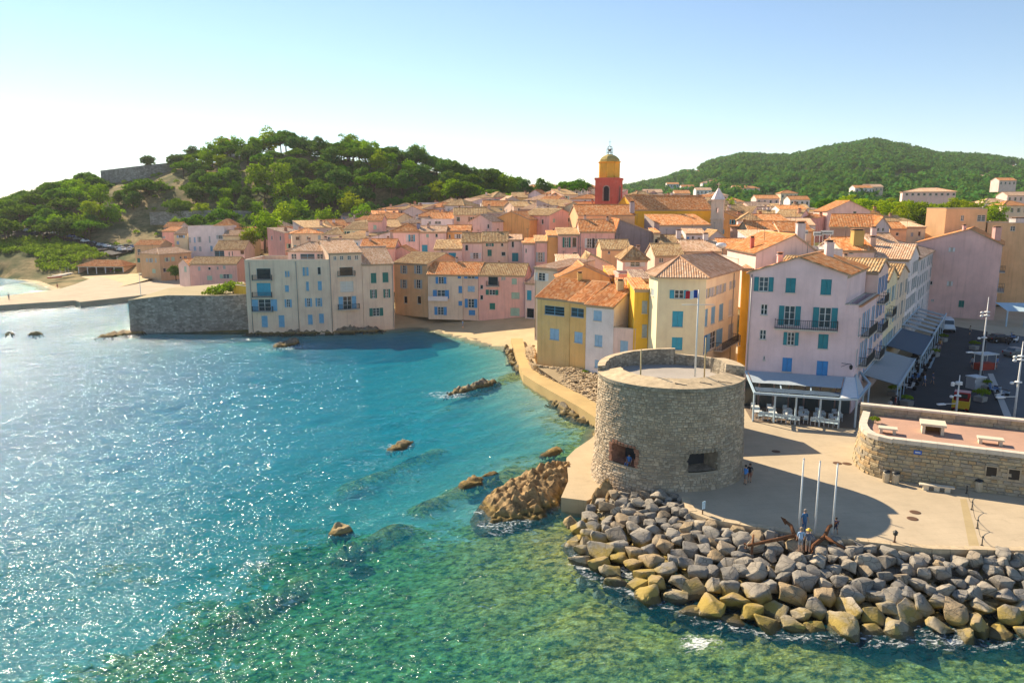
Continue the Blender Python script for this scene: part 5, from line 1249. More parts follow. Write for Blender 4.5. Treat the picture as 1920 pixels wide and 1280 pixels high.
rock_patch('sea_rock', 'ochre rock at water level by the corner of the tower apron', G(1016, 855, 0), G(1052, 841, 0), 1.6, .5, 103, M_ROCK, .14, 'rock', .5)
# stony bank between the sea path and the houses
sb = []
for k in range(1500):
    s, t = rr.random(), rr.random(); s2 = .22 + .8 * s; a = lerp_line(pbk, min(.999, s2)); hb = Vector((3.4 + 9.5 * max(0, (s2 - .35)) / .65, 106.0 - 3.0 * max(0, (s2 - .35)) / .65, 0)) if s2 > .35 else Vector((3.4 + .2, a.y, 0))
    p = a.lerp(hb, t); sb.append((p.x, p.y, 1.2 + 1.1 * t + rr.uniform(-.05, .1), rr.uniform(.25, .6)))
tag(scatter_stones('stone_bank', sb, stone((.55, .42, .26), 1.2, .4, .4), None, 5), 'bank of loose pale stones between the sea path and the shore houses', 'stones')
m = MB(); m.face([(3.4, 131, 1.1)] + [tuple(p + Vector((0, 0, -.03))) for p in pbk[1:]] + [(13.5, 103, 2.2), (10.2, 103.6, 2.2), (3.6, 106, 2.2)]); tag(m.build('bank_ground', mat_paving('bank_earth', (.42, .32, .19))), kind='structure')

# ================================================================== old sea wall and the houses at the far left
a, b = G(246, 624, 0), G(466, 621, 0)
sw = empty('sea_wall', (-64, 150, 0), 'weathered grey stone bastion wall rising from the sea beside the peach house', 'wall'); so = sw.location.copy()
w = MB(so); zt_ = ZY(560, 148); A_ = Vector((a.x, a.y, 0)); B_ = Vector((b.x + .5, b.y + 1.0, 0)); Cb = Vector((-64, 178, 0)); Db = Vector((-79.5, 172, 0))
tops = [zt_ - .1, ZY(557, 148), zt_ + .6, zt_ - .2]
seg = [A_, A_.lerp(B_, .32), A_.lerp(B_, .72), B_]; zts = [ZY(564, 148), ZY(556, 148), ZY(558, 148), ZY(556, 148)]
for i in range(3):
    p, q_ = seg[i], seg[i + 1]; n = Vector(((q_ - p).y, -(q_ - p).x, 0)).normalized()
    w.face([(p + n * .5) + Vector((0, 0, -1)), (q_ + n * .5) + Vector((0, 0, -1)), q_ + Vector((0, 0, zts[i + 1])), p + Vector((0, 0, zts[i]))])
w.face([Db + Vector((0, 0, -1)), A_ + Vector((-.3, .2, -1)), A_ + Vector((0, 0, zts[0])), Db + Vector((0, 0, zts[0]))])
w.face([seg[0] + Vector((0, 0, zts[0])), seg[1] + Vector((0, 0, zts[1])), seg[2] + Vector((0, 0, zts[2])), seg[3] + Vector((0, 0, zts[3])), Cb + Vector((0, 0, zts[3])), Db + Vector((0, 0, zts[0]))], 1)
w.build('wall', [rubble((.36, .33, .28), 1.5), mat_paving('wall_top_earth', (.40, .33, .19))], sw)
for i in range(3):
    p, q_ = seg[i], seg[i + 1]; c = MB(so); c.bar(p + Vector((0, .2, zts[i] + .06)), q_ + Vector((0, .2, zts[i + 1] + .06)), .6, .14); c.build('coping', M_COPING, sw)
A, B = D(438, 545, 154), D(467, 545, 151)
house('garden_room', 'small deep yellow garden room between the sea wall and the peach house', rect(A, B, 5), 4, ZY(536, 152), 'flat', col='gold', lod=1, parapet=.3)

def px_house(label, p0, p1, pe, d, roof='gx', rise=1.6, col='palepink', tone=TERRA, depth=9, drop=8.0, wins=(), lod=1, d2=None, name='town_house', period=.32, **kw):
    A = D(p0, pe, d); B = D(p1, pe, d2 or d); ze = ZY(pe, d)
    if lod < 2 and int(p0) % 2: kw.setdefault('pipes', ((0, .18),))
    return house(name, label, rect(A, B, depth), ze - drop, ze, roof, rise, col=col, tone=tone, wins=wins, lod=lod, period=period, **kw)
# cluster by the jetty
A, Bc, Cc = G(266, 517, 2.5), G(302, 520, 2.5), G(361, 514, 2.5); dvn = Vector((-.35, .94, 0)); ze = ZY(476, Bc.y)
house('jetty_house', 'ochre corner house with brown eaves at the root of the jetty', [A, Bc, Cc, Vector((Cc.x - 6, Cc.y + 12, 0)), Vector((A.x - 1, A.y + 13, 0))][:3] + [Vector((Cc.x - 9, Cc.y + 9, 0))], 1.0, ze, 'hip', 1.5, col=(.62, .45, .26), tone=PALE, lod=1, hipin=3.2, wins=[
    (0, 273, 484, 278, 491, 'shut', 'grey'), (0, 281, 484, 285, 492, 'open', 'grey'), (0, 290, 484, 294, 492, 'shut', 'grey'), (0, 285, 504, 292, 512, 'shut', 'pgreen'), (1, 311, 483, 316, 490, 'open', 'pgreen'), (1, 321, 482, 328, 489, 'shut', 'pgreen'), (1, 337, 481, 341, 485, 'hole'), (1, 345, 480, 351, 486, 'glass'), (1, 306, 503, 312, 510, 'hole')])
A, B = G(358, 530, 2.8), G(446, 530, 2.8)
house('jetty_house', 'long low pink house with a lichen-yellow roof behind the jetty', rect(A, B, 9), 1.5, ZY(494, A.y), 'gx', 1.7, col='pink', tone=OLD, lod=1, wins=[
    (0, 371, 500, 376, 507, 'shut', 'grey'), (0, 390, 501, 395, 506, 'hole'), (0, 406, 500, 410, 505, 'glass'), (0, 418, 498, 423, 504, 'shut', 'grey'), (0, 388, 517, 398, 525, 'shut', 'pgreen'), (0, 418, 514, 430, 522, 'open', 'pgreen')])
A, B = G(337, 526, 2.8), G(357, 530, 2.8)
house('jetty_house', 'small pink gable end joined to the long low pink house', rect(A, B, 8), 1.5, ZY(494, A.y), 'gy', 1.6, col='palepink', tone=TERRA, lod=1, wins=[(0, 345, 499, 350, 510, 'shut', 'pgreen')])
px_house('tall white block with tall shuttered windows rising over the jetty houses', 352, 420, 424, 266, 'flat', 0, 'white', TERRA, 12, 16, [(0, 354, 445, 358, 455, 'shut', 'grey'), (0, 363, 445, 367, 455, 'shut', 'sky'), (0, 372, 444, 376, 454, 'open', 'grey'), (0, 391, 443, 395, 455, 'shut', 'grey'), (0, 409, 441, 416, 448, 'open', 'grey'), (0, 363, 462, 368, 470, 'shut', 'sky'), (0, 373, 462, 378, 471, 'shut', 'grey'), (0, 394, 461, 399, 471, 'shut', 'lblue')], name='jetty_house', wear=.2)
px_house('pale house with a dark tiled roof and a glazed veranda right of the white block', 401, 458, 467, 250, 'gx', 2.6, 'palepink', OLD, 10, 10, [(0, 402, 470, 421, 482, 'glassb'), (0, 428, 472, 431, 480, 'hole'), (0, 434, 471, 437, 480, 'hole'), (0, 450, 469, 458, 477, 'hole'), (0, 445, 483, 448, 490, 'hole'), (0, 452, 486, 456, 492, 'hole')], name='jetty_house')
px_house('cream house with a low terracotta roof beside the white block', 418, 470, 441, 262, 'gx', 1.6, 'cream', PALE, 10, 12, [(0, 455, 445, 463, 455, 'glass'), (0, 460, 458, 466, 464, 'hole')], name='jetty_house')
px_house('topmost house of the jetty cluster with a broad orange hipped roof', 394, 440, 428, 276, 'hip', 3.2, 'orange', TERRA, 12, 9, [(0, 412, 430, 420, 436, 'hole')], name='jetty_house')
px_house('tile-roofed house under the trees at the right of the jetty cluster', 440, 492, 436, 280, 'gx', 2.0, 'palepink', TERRA, 10, 9, [(0, 478, 440, 486, 447, 'shut', 'grey'), (0, 450, 440, 455, 446, 'hole')], name='jetty_house')
px_house('small house with blue windows under a red roof above the ochre corner house', 307, 337, 425, 282, 'gx', 1.6, 'white', TERRA, 8, 6, [(0, 308, 427, 314, 432, 'glassb'), (0, 317, 427, 324, 432, 'glassb')], name='jetty_house')
px_house('pink stepped house left of the white block', 303, 330, 433, 272, 'shed', 1.2, 'pink', TERRA, 8, 9, [(0, 305, 443, 310, 447, 'shut', 'grey')], name='jetty_house')
px_house('house with a brown shed roof and pale blue shutters against the white block', 326, 351, 438, 268, 'shed', 2.2, 'cream', DARK, 8, 10, [(0, 335, 441, 343, 446, 'open', 'sky'), (0, 331, 452, 336, 458, 'shut', 'sky')], name='jetty_house')
px_house('low ochre house with a flat tiled roof left of the ochre corner house', 252, 300, 459, 258, 'gx', 1.4, (.62, .47, .28), TERRA, 9, 9, [(0, 257, 467, 264, 478, 'glass'), (0, 277, 453, 282, 458, 'shut', 'grey'), (0, 257, 484, 263, 492, 'shut', 'green')], name='jetty_house')
# beach restaurant: open shed with a long tiled roof
A, B = G(148, 513, 1.6), G(232, 512, 1.9)
br = empty('beach_restaurant', ((A.x + B.x) / 2, A.y + 3, 1.5), 'open-fronted beach restaurant under a long terracotta roof', 'restaurant'); bo = br.location.copy(); cs = rect(A, B, 8); z1_ = ZY(499, A.y)
m = MB(bo); E_ = list(edges(cs))
for i in (1, 2, 3): _, O, U, N, L = E_[i]; m.obox(O, U, N, 0.02, L - .02, -.2, 0, .8, z1_)
m.build('wall', plaster(C['tan']), br)
rm = MB(bo); ex = [Vector((p.x, p.y, z1_)) + (E_[i][3] + E_[i - 1][3]) * .7 for i, p in enumerate(cs)]; r0, r1 = cs[0].lerp(cs[3], .5) + E_[0][2] * 4, cs[1].lerp(cs[2], .5) - E_[0][2] * 3; r0.z = r1.z = z1_ + 2.0
slope(rm, ex[0], ex[1], r1, r0, .4); slope(rm, ex[1], ex[2], r1, r1, .4); slope(rm, ex[2], ex[3], r0, r1, .4); slope(rm, ex[3], ex[0], r0, r0, .4); rm.build('roof', [rooftile(TERRA), M_EAVE], br)
for k in range(6):
    p = cs[0].lerp(cs[1], (k + .02) / 5.05); m = MB(bo); m.box((p.x, p.y, 1.2), .22, .22, z1_ - 1.2); m.build('post', plain('white_paint', (.78, .78, .76), .4), br)
m = MB(bo); m.obox(cs[0], E_[0][2], E_[0][3], 0, E_[0][4], -.1, .25, z1_ - .35, z1_ - .05); m.build('fascia', plain('white_paint', (.78, .78, .76), .4), br)

# ================================================================== town behind the cove, house by house where the photo shows them
O_, GL, HO, SHU = 'open', 'glass', 'hole', 'shut'
px_house('pink house with a hipped roof and two tall windows above the ochre cove house', 735, 785, 433, 186, 'hip', 1.7, 'palepink', TERRA, 9, 8, [(0, 761, 440, 766, 453, SHU, 'white'), (0, 769, 440, 775, 453, O_, 'turq'), (0, 740, 448, 742, 455, HO)], chim=((.95, .3, 1.4, .8, (.3, .36, .5)),))
px_house('long rose house with a blue door beside the hipped pink house', 786, 836, 434, 186, 'gx', 1.3, 'palepink', PALE, 8, 8, [(0, 799, 439, 804, 445, SHU, 'pgreen'), (0, 816, 438, 821, 445, HO), (0, 791, 459, 802, 476, SHU, 'turq')], chim=((.3, .3, .7),))
px_house('orange house with two narrow dark windows in the middle of the town', 837, 882, 432, 188, 'gx', 1.2, 'orange', TERRA, 8, 8, [(0, 841, 440, 845, 447, HO), (0, 856, 439, 863, 447, O_, 'white')])
px_house('blank pink gable wall behind the peach sea houses', 722, 783, 478, 172, 'gy', 1.9, 'pink', TERRA, 8, 8, [(0, 752, 472, 754, 476, HO)])
px_house('orange-roofed low house directly behind the tallest peach house', 676, 740, 463, 170, 'gx', 1.6, 'pink', TERRA, 9, 6, chim=((.2, .4, .8), (.7, .6, .6)))
px_house('little house with a lichen-yellow roof and turquoise shutters above the ochre house', 814, 866, 466, 169, 'shed', 1.7, 'palepink', OLD, 7, 7, [(0, 841, 474, 855, 491, SHU, 'turq')])
px_house('tan house with an open window on the second row above the cove', 866, 904, 453, 171, 'gx', 1.8, 'palepink', OLD, 8, 9, [(0, 872, 459, 878, 470, HO), (0, 887, 474, 897, 485, O_, 'white')], chim=((.2, .6, .6),))
px_house('tan house with a green shutter, third on the row above the cove', 904.5, 952, 452, 171, 'gx', 1.9, 'tan', OLD, 8, 9, [(0, 915, 456, 922, 462, O_, 'green'), (0, 914, 468, 922, 480, SHU, 'green'), (0, 939, 455, 944, 462, HO), (0, 940, 472, 948, 480, HO)], chim=((.6, .55, .6),))
px_house('tan house with a little loggia and big teal shutters above the pink cove house', 952.5, 979, 449, 171.5, 'shed', .9, 'palepink', PALE, 7, 9, [(0, 959, 449.5, 964, 464, HO), (0, 960, 474, 972, 490, SHU, 'teal')])
px_house('narrow plain lilac house on the row above the cove', 979.5, 1003, 455, 168, 'shed', .7, 'lilac', TERRA, 8, 9, [(0, 985, 466, 988, 474, HO)])
px_house('narrow rose house with a single shuttered window near the church', 1003.5, 1026, 452, 167, 'shed', 1.0, 'pink', OLD, 8, 9, [(0, 1009, 473, 1017, 491, O_, 'grey')])
px_house('glowing orange house strip between two pink houses', 1026.5, 1046, 441, 167, 'shed', .8, 'orange', TERRA, 8, 10, [])
px_house('pink house with two very tall dark windows below the church', 1046.5, 1087, 439, 166, 'shed', 1.2, 'pink', OLD, 9, 10, [(0, 1059, 445, 1066, 464, O_, 'green'), (0, 1073, 445, 1081, 464, HO), (0, 1074, 473, 1082, 479, HO)], pipes=((0, -.3),))
px_house('peeling pink house with a white cornice and three tall windows below the church', 1087.5, 1153, 433, 165.5, 'gx', 2.4, 'pink', TERRA, 10, 10, [(0, 1101, 447, 1109, 465, O_, 'white'), (0, 1114, 447, 1120, 465, O_, 'grey'), (0, 1127, 447, 1133, 465, O_, 'white')], wear=1.3, chim=((.2, .5, .7), (.85, .45, .6)))
px_house('big dark grey gable wall under a long sloping roof below the church nave', 1154, 1226, 436, 172, 'gy', 3.0, 'dgrey', TERRA, 14, 10, [(0, 1168, 424, 1174, 430, HO)], rp=.1, wear=1.0)
px_house('cream house strip with a tall dark window beside the grey gable', 1226.5, 1238, 436, 171, 'shed', .8, 'cream', TERRA, 7, 9, [(0, 1228, 448, 1234, 463, HO)])
px_house('white house with a blue oval window and two dark doors below the church', 1286, 1322, 437, 176, 'gx', 1.0, 'white', PALE, 8, 8, [(0, 1288, 444, 1292, 452, SHU, 'blue'), (0, 1297, 443, 1301, 455, HO), (0, 1308, 445, 1313, 456, HO)])
px_house('grey shaded gable beside the white house with the oval window', 1322.5, 1366, 450, 174, 'gy', 2.2, 'grey', OLD, 9, 8, [])
px_house('low house with a warm tiled roof below the grey gable', 1238, 1286, 456, 168, 'gx', 1.7, 'tan', OLD, 9, 7, [(0, 1262, 459, 1266, 464, HO)], chim=((.8, .3, 1.6, 1.0, (.75, .72, .68)),))
px_house('house with a pale tiled roof and an air conditioner just behind the cream corner house', 1228, 1282, 478, 135, 'gx', 1.8, 'tan', OLD, 9, 8, [(0, 1236, 484, 1244, 492, GL)])
px_house('wide house with sandy tiled roof behind the cream corner house', 1283, 1352, 470, 140, 'gx', 1.8, 'tan', PALE, 10, 8, [], chim=((.75, .5, 1.0, .9, (.70, .68, .64)),))
px_house('brown house with a wide dark opening right of the satellite dish', 1353, 1406, 463, 150, 'gx', 1.5, (.55, .38, .24), TERRA, 9, 8, [(0, 1364, 464, 1383, 473, HO)])
px_house('beige house with one shuttered window behind the yellow house', 1003, 1046, 500, 126, 'shed', 1.0, 'beige', PALE, 9, 12, [(0, 1009, 511, 1022, 527, O_, 'white')], d2=122)
px_house('yellow gable house with small dormer windows behind the yellow shore house', 1046, 1143, 519, 117, 'gy', 1.75, 'yellow', TERRA, 11, 9, [(0, 1062, 529, 1070, 538, GL), (0, 1073, 529, 1080, 537, HO)])
px_house('bright yellow wall beside the yellow gable house', 1143.5, 1162, 515, 121, 'shed', .8, 'gold', TERRA, 9, 9, [(0, 1146, 527, 1149, 543, HO)])
px_house('pale pink gabled house above the yellow gable', 1092, 1150, 497, 136, 'gy', 2.0, 'palepink', OLD, 9, 7, [(0, 1118, 486, 1122, 492, HO), (0, 1106, 490, 1109, 494, HO)], rp=.25)
px_house('flat-roofed house with pale stained terraces behind the beige house', 1046.5, 1092, 491, 140, 'shed', .8, 'palepink', PALE, 10, 6, [])
px_house('ochre house with a lit corner below the peeling pink house', 1128, 1182, 466, 150, 'gx', 1.6, 'ochre', OLD, 9, 7, [(0, 1140, 470, 1144, 476, HO)])
px_house('small house with a mossy roof and a white-barred window left of the cream house', 1168, 1214, 486, 124, 'hip', 1.9, 'palepink', OLD, 7, 9, [(0, 1182, 489, 1200, 500, O_, 'white'), (0, 1183, 523, 1194, 536, GL)], chim=((.75, .5, .8),))
px_house('pink terrace wall left of the slender yellow house', 1160, 1190, 514, 116, 'flat', 0, 'pink', TERRA, 6, 6, [(0, 1168, 530, 1180, 541, GL)], parapet=.4)
px_house('small orange house with a tiled edge left of the cream corner house', 1188, 1217, 522, 109, 'shed', .8, 'orange', DARK, 6, 6, [(0, 1202, 523, 1210, 529, HO)])
px_house('terrace house with potted plants and a red awning left of the lilac house', 1384, 1420, 486, 112, 'flat', 0, 'palepink', TERRA, 9, 7, [(0, 1392, 488, 1400, 495, HO)], chim=((.3, .4, 1.0, .7, (.55, .16, .1)),))
px_house('big pale pink gable rising behind the lilac house', 1418, 1536, 473, 104, 'gy', 2.4, 'palepink', TERRA, 14, 8, [], rp=.6, chim=((.8, .2, 2.2, 1.1, (.7, .7, .68)), (.08, .3, 1.4, .5, (.6, .2, .15))))
px_house('white roof-terrace house with sign boards behind the lilac house', 1530, 1580, 468, 112, 'flat', 0, 'white', TERRA, 9, 8, [(0, 1541, 473, 1545, 480, GL), (0, 1550, 473, 1555, 480, GL)])
px_house('house with an ochre stair box and tiled roofs behind the harbour row', 1580, 1640, 468, 122, 'gx', 1.8, 'palepink', TERRA, 10, 8, [(0, 1592, 470, 1600, 476, HO)], chim=((.6, .2, 2.2, 1.7, (.62, .45, .15)),))
px_house('house with a long warm roof between the grey gable and the street row', 1640, 1690, 462, 138, 'gx', 2.2, 'palepink', PALE, 10, 8, [(0, 1652, 466, 1660, 474, GL)], chim=((.3, .4, 1.4, .9, (.72, .6, .55)),))
px_house('brown barn-like house with an orange roof and bluish gable', 1556, 1640, 424, 168, 'gx', 2.6, (.50, .34, .24), TERRA, 11, 8, [(0, 1600, 434, 1607, 440, SHU, 'brown')], d2=164)
px_house('blue-grey gable end with three small windows beside the brown house', 1640.5, 1668, 424, 164, 'gy', 2.0, (.55, .56, .56), TERRA, 9, 8, [(0, 1645, 427, 1649, 434, HO), (0, 1654, 427, 1658, 434, HO), (0, 1646, 442, 1651, 450, HO)])
px_house('ochre house in the gap left of the orange stair tower', 1668.5, 1700, 428, 175, 'gx', 1.4, 'ochre', TERRA, 8, 8, [(0, 1680, 436, 1685, 442, HO)])
px_house('tall cream house strip against the orange stair tower', 1700.5, 1736, 425, 178, 'shed', 1.0, 'cream', PALE, 8, 9, [(0, 1722, 434, 1726, 443, HO), (0, 1708, 436, 1712, 443, SHU, 'grey')])
px_house('long low house with a dark orange roof right of the church', 1404, 1462, 431, 186, 'gx', 2.0, (.6, .5, .3), TERRA, 9, 8, [(0, 1412, 433, 1417, 440, HO)])
px_house('long house with a bright orange roof and green window right of the church', 1462.5, 1522, 433, 184, 'gx', 2.2, 'beige', TERRA, 9, 8, [(0, 1468, 436, 1474, 444, SHU, 'green')])
px_house('blue-white house end below the long orange roofs', 1404, 1470, 446, 160, 'shed', 1.4, (.62, .64, .66), PALE, 8, 8, [(0, 1462, 436, 1467, 443, HO)])
px_house('pink gabled house standing against the plane trees', 1552, 1632, 395, 232, 'gy', 3.0, 'palepink', TERRA, 10, 8, [(0, 1578, 385, 1584, 390, HO), (0, 1600, 396, 1606, 402, HO)])
px_house('white house with an orange roof strip left of the pink gabled house', 1462, 1512, 392, 246, 'gx', 1.2, 'white', TERRA, 9, 8, [(0, 1478, 396, 1484, 401, GL), (0, 1496, 396, 1502, 401, GL)])
px_house('long white and blue terrace house in the middle of the town roofs', 790, 848, 411, 206, 'flat', 0, 'white', TERRA, 8, 7, [(0, 803, 415, 808, 420, GL), (0, 815, 415, 827, 420, GL)], parapet=.4)
px_house('pink house with a pale green window left of the hipped pink house', 690, 716, 413, 205, 'gx', 1.4, 'pink', TERRA, 8, 9, [(0, 700, 422, 706, 430, SHU, 'pgreen')])
# white sign boards with dark lettering too small to read
for i, (px, py, w_, lab) in enumerate(((1507, 435, 1.3, 'small white sign board on the roofs, leftmost of three'), (1533, 438, 1.3, 'small white sign board on the roofs, middle of three'), (1551, 436, 1.9, 'small white sign board on the roofs, rightmost and widest'))):
    c = D(px, py, 116); m = MB(c); m.box((c.x, c.y, c.z - .32), w_, .08, .64); m.tube([(c.x - w_ * .3, c.y + .06, c.z - 3), (c.x - w_ * .3, c.y + .06, c.z - .3)], .03, 6); m.tube([(c.x + w_ * .3, c.y + .06, c.z - 3), (c.x + w_ * .3, c.y + .06, c.z - .3)], .03, 6)
    x = -w_ * .4
    while x < w_ * .38:
        ww = .07 + .06 * ((i * 7 + int(x * 31)) % 3) / 2; m.box((c.x + x + ww / 2, c.y - .045, c.z - .17), ww, .012, .2, 0, 1); x += ww + .05
    tag(m.build('sign_board', [plain('sign_white', (.75, .73, .66), .6), plain('sign_ink', (.05, .05, .05), .7)]), lab, 'sign', 'white sign boards on the roofs')

# ================================================================== parish church
ch = house('church', 'church nave with a deep yellow wall and long terracotta roof', rect(D(1190, 400, 196), D(1336, 400, 203), 12), 8, ZY(392, 199), 'gx', 3.6, col=(.74, .47, .05), tone=TERRA, lod=1, cat='church', wear=.5)
house('church_chapel', 'ochre chapel with a sloping lit gable left of the church nave', rect(D(1084, 412, 186), D(1190, 412, 188), 10), 8, ZY(402, 187), 'gx', 2.4, col='ochre', tone=TERRA, lod=1, cat='church', chim=((.97, .1, 2.4, 1.1, (.4, .4, .42)),))
house('church_aisle', 'lower church aisle roof in front of the yellow nave', rect(D(1236, 424, 182), D(1332, 424, 186), 8), 8, ZY(421, 184), 'shed', 2.4, col='grey', tone=TERRA, lod=1, cat='church')
ca, cb_ = D(1116, 380, 209), D(1157, 380, 207); bt = empty('bell_tower', (ca.x + 3, 211, 10), 'church bell tower, red below and yellow above, with an iron belfry', 'tower'); bo = bt.location.copy()
zr0, zr1 = 18, ZY(334, 208); cs = rect(ca, cb_, 6.6); m = MB(bo); Eb = list(edges(cs)); M_RED = plaster((.56, .15, .11), .6); M_YEL = plaster((.80, .50, .08), .4)
wz0, wz1 = ZY(377, 208), ZY(349, 208)
for (i, O, U, N, L) in Eb: face_wall(m, O, U, N, L, zr0, zr1, [(L / 2 - .75, L / 2 + .75, wz0, wz1)], .5)
m.face([Vector((p.x, p.y, zr1)) for p in cs]); m.build('red_stage', M_RED, bt)
for (i, O, U, N, L) in Eb:
    c = MB(bo); c.obox(O, U, N, -.25, L + .25, .003, .28, zr1 - .5, zr1 + .12); c.build('cornice', M_RED, bt)
    for u0 in (0.0, L - .7): c = MB(bo); c.obox(O, U, N, u0, u0 + .7, .003, .10, zr0, zr1 - .503); c.build('pilaster', M_RED, bt)
    f = MB(bo)              # stone arch surround and louvres
    for u0, u1 in ((L / 2 - 1.0, L / 2 - .753), (L / 2 + .753, L / 2 + 1.0)): f.obox(O, U, N, u0, u1, .0, .09, wz0, wz1 - .2)
    n = 9
    for k in range(n):
        a0, a1 = math.pi * k / n, math.pi * (k + 1) / n; cc = O + U * (L / 2); z0 = wz1 - .75
        p = lambda a, r, nn: cc + U * (math.cos(a) * r) + N * nn + Vector((0, 0, z0 + math.sin(a) * r))
        f.face([p(a0, .72, .09), p(a0, 1.02, .09), p(a1, 1.02, .09), p(a1, .72, .09)])
        q0 = (.76 if True else 0)
        f.face([p(a0, .72, .02), p(a0, .72, .09), p(a1, .72, .09), p(a1, .72, .02)])
    for sgn in (-1, 1):     # spandrels close the square head to an arch
        cc = O + U * (L / 2); pts = [cc + U * (sgn * .75) + N * .01 + Vector((0, 0, wz1))]
        for k in range(6):
            a = math.pi / 2 * k / 5; a = a if sgn > 0 else math.pi - a; pts.append(cc + U * (math.cos(a) * .73) + N * .01 + Vector((0, 0, wz1 - .75 + math.sin(a) * .74)))
        f.face(pts if sgn < 0 else pts[::-1], 1)
    ar = f.build('arch', [stone((.40, .30, .26), 2), M_RED], bt)
    l = MB(bo); l.obox(O, U, N, L / 2 - .74, L / 2 + .74, -.48, -.44, wz0, wz1); l.build('louvre', plain('belfry_dark', (.03, .035, .045), .7), ar)
cx = (cs[0] + cs[2]) / 2; zy1 = ZY(303, 210); rr8 = 2.85
m = MB(bo); m.lathe((cx.x, cx.y, zr1 + .003), [(rr8, 0), (rr8, zy1 - zr1 - .4)], 8, 0, False, R(22.5)); m.build('yellow_stage', M_YEL, bt)
m = MB(bo); m.lathe((cx.x, cx.y, zy1 - .397), [(rr8 + .05, 0), (rr8 + .42, .22), (rr8 + .42, .36), (rr8 + .1, .4)], 8, 0, False, R(22.5)); m.build('cornice', M_YEL, bt)
for k in range(8):
    a = R(22.5 + 45 * k); m = MB(bo); m.tube([(cx.x + rr8 * math.cos(a), cx.y + rr8 * math.sin(a), zr1), (cx.x + rr8 * math.cos(a), cx.y + rr8 * math.sin(a), zy1 - .4)], .12, 6); m.build('pilaster', M_YEL, bt)
zd = ZY(289, 210); m = MB(bo); hd = zd - zy1
m.lathe((cx.x, cx.y, zy1 + .003), [(rr8 + .05, 0), (rr8 - .05, hd * .25), (rr8 - .45, hd * .5), (rr8 - 1.05, hd * .75), (.85, hd * .95), (.8, hd)], 8, 0, False, R(22.5)); m.build('dome', stone((.50, .38, .13), 1.5, .35, .3), bt)
m = MB(bo); zi = zd; 
for k in range(6):
    a = R(60 * k); c, s = math.cos(a), math.sin(a); m.tube([(cx.x + .78 * c, cx.y + .78 * s, zi), (cx.x + .78 * c, cx.y + .78 * s, zi + 1.4), (cx.x + .6 * c, cx.y + .6 * s, zi + 1.95), (cx.x, cx.y, zi + 2.25)], .055, 5)
for zz, r_ in ((.5, .78), (1.35, .78)): m.tube([(cx.x + r_ * math.cos(R(a)), cx.y + r_ * math.sin(R(a)), zi + zz) for a in range(0, 361, 30)], .05, 5, 0, False)
m.tube([(cx.x, cx.y, zi + 2.2), (cx.x, cx.y, zi + 4.0)], .045, 5); m.tube([(cx.x - .35, cx.y, zi + 3.3), (cx.x + .35, cx.y, zi + 3.3)], .04, 5); m.build('iron_belfry', M_IRON, bt)
m = MB(bo); m.lathe((cx.x, cx.y, zi + .75), [(.42, 0), (.36, .15), (.27, .45), (.2, .62), (.0, .7)], 12); m.build('bell', plain('bronze', (.10, .09, .06), .4, .5, .8), bt)
# pale stone bell-cote at the front of the nave
A, B = D(1333, 400, 196), D(1356, 400, 195); bc = empty('bell_cote', (A.x + 1.6, A.y + 2, 8), 'pale stone turret with a white pointed cap at the end of the nave', 'tower'); bo = bc.location.copy(); cs = rect(A, B, 3.4); Ec = list(edges(cs)); z0, z1_ = 9, ZY(374, 196); m = MB(bo); MS = plaster((.84, .70, .52), .8)
for (i, O, U, N, L) in Ec: face_wall(m, O, U, N, L, z0, z1_, [(L / 2 - .3, L / 2 + .3, ZY(399, 196), ZY(390, 196))], .3)
m.face([Vector((p.x, p.y, z1_)) for p in cs]); m.build('wall', MS, bc); cc = (cs[0] + cs[2]) / 2
for (i, O, U, N, L) in Ec:
    for zz in (z1_ - .25, ZY(412, 196)): c = MB(bo); c.obox(O, U, N, -.2, L + .2, .003, .22, zz, zz + .25); c.build('cornice', MS, bc)
m = MB(bo); zc1 = ZY(353, 196); m.lathe((cc.x, cc.y, z1_ + .01), [(2.1, 0), (1.55, .9), (.8, (zc1 - z1_) * .7), (.25, zc1 - z1_)], 4, 0, False, R(45)); m.build('cap', plaster((.86, .82, .76), .5), bc)
m = MB(bo); m.tube([(cc.x, cc.y, zc1 - .1), (cc.x, cc.y, zc1 + 1.5)], .07, 6); m.tube([(cc.x - .5, cc.y, zc1 + 1.0), (cc.x + .5, cc.y, zc1 + 1.0)], .07, 6); m.lathe((cc.x, cc.y, zc1 - .05), [(.0, -.2), (.25, 0), (.0, .25)], 8); m.build('cross', MS, bc)

# ================================================================== rows of town roofs behind, each house its own
topx = [480, 520, 640, 700, 760, 850, 1000, 1110, 1180, 1340, 1450, 1560, 1700, 1760]; topy = [426, 418, 408, 398, 388, 380, 364, 356, 364, 376, 390, 396, 402, 404]
ROWS = [(0, 300, 34), (8, 264, 38), (18, 238, 44), (28, 216, 50), (40, 199, 54)]
pal = ['palepink', 'palepink', 'pink', 'tan', 'cream', 'white', 'white', 'orange', 'beige', 'peach', 'lilac', 'yellow', 'grey', 'rose']
colword = dict(palepink='pale pink', pink='pink', tan='tan', cream='cream', white='white', orange='orange', beige='beige', peach='peach', lilac='lilac', yellow='yellow', grey='grey', rose='rose')
ORD = lambda n: ('%d' % n) + ('th' if 10 < n % 100 < 14 else {1: 'st', 2: 'nd', 3: 'rd'}.get(n % 10, 'th'))
rowname = ['farthest town row under the hills', 'second town row from the hills', 'third town row from the hills', 'fourth town row from the hills', 'fifth town row from the hills']
hr = random.Random(44)
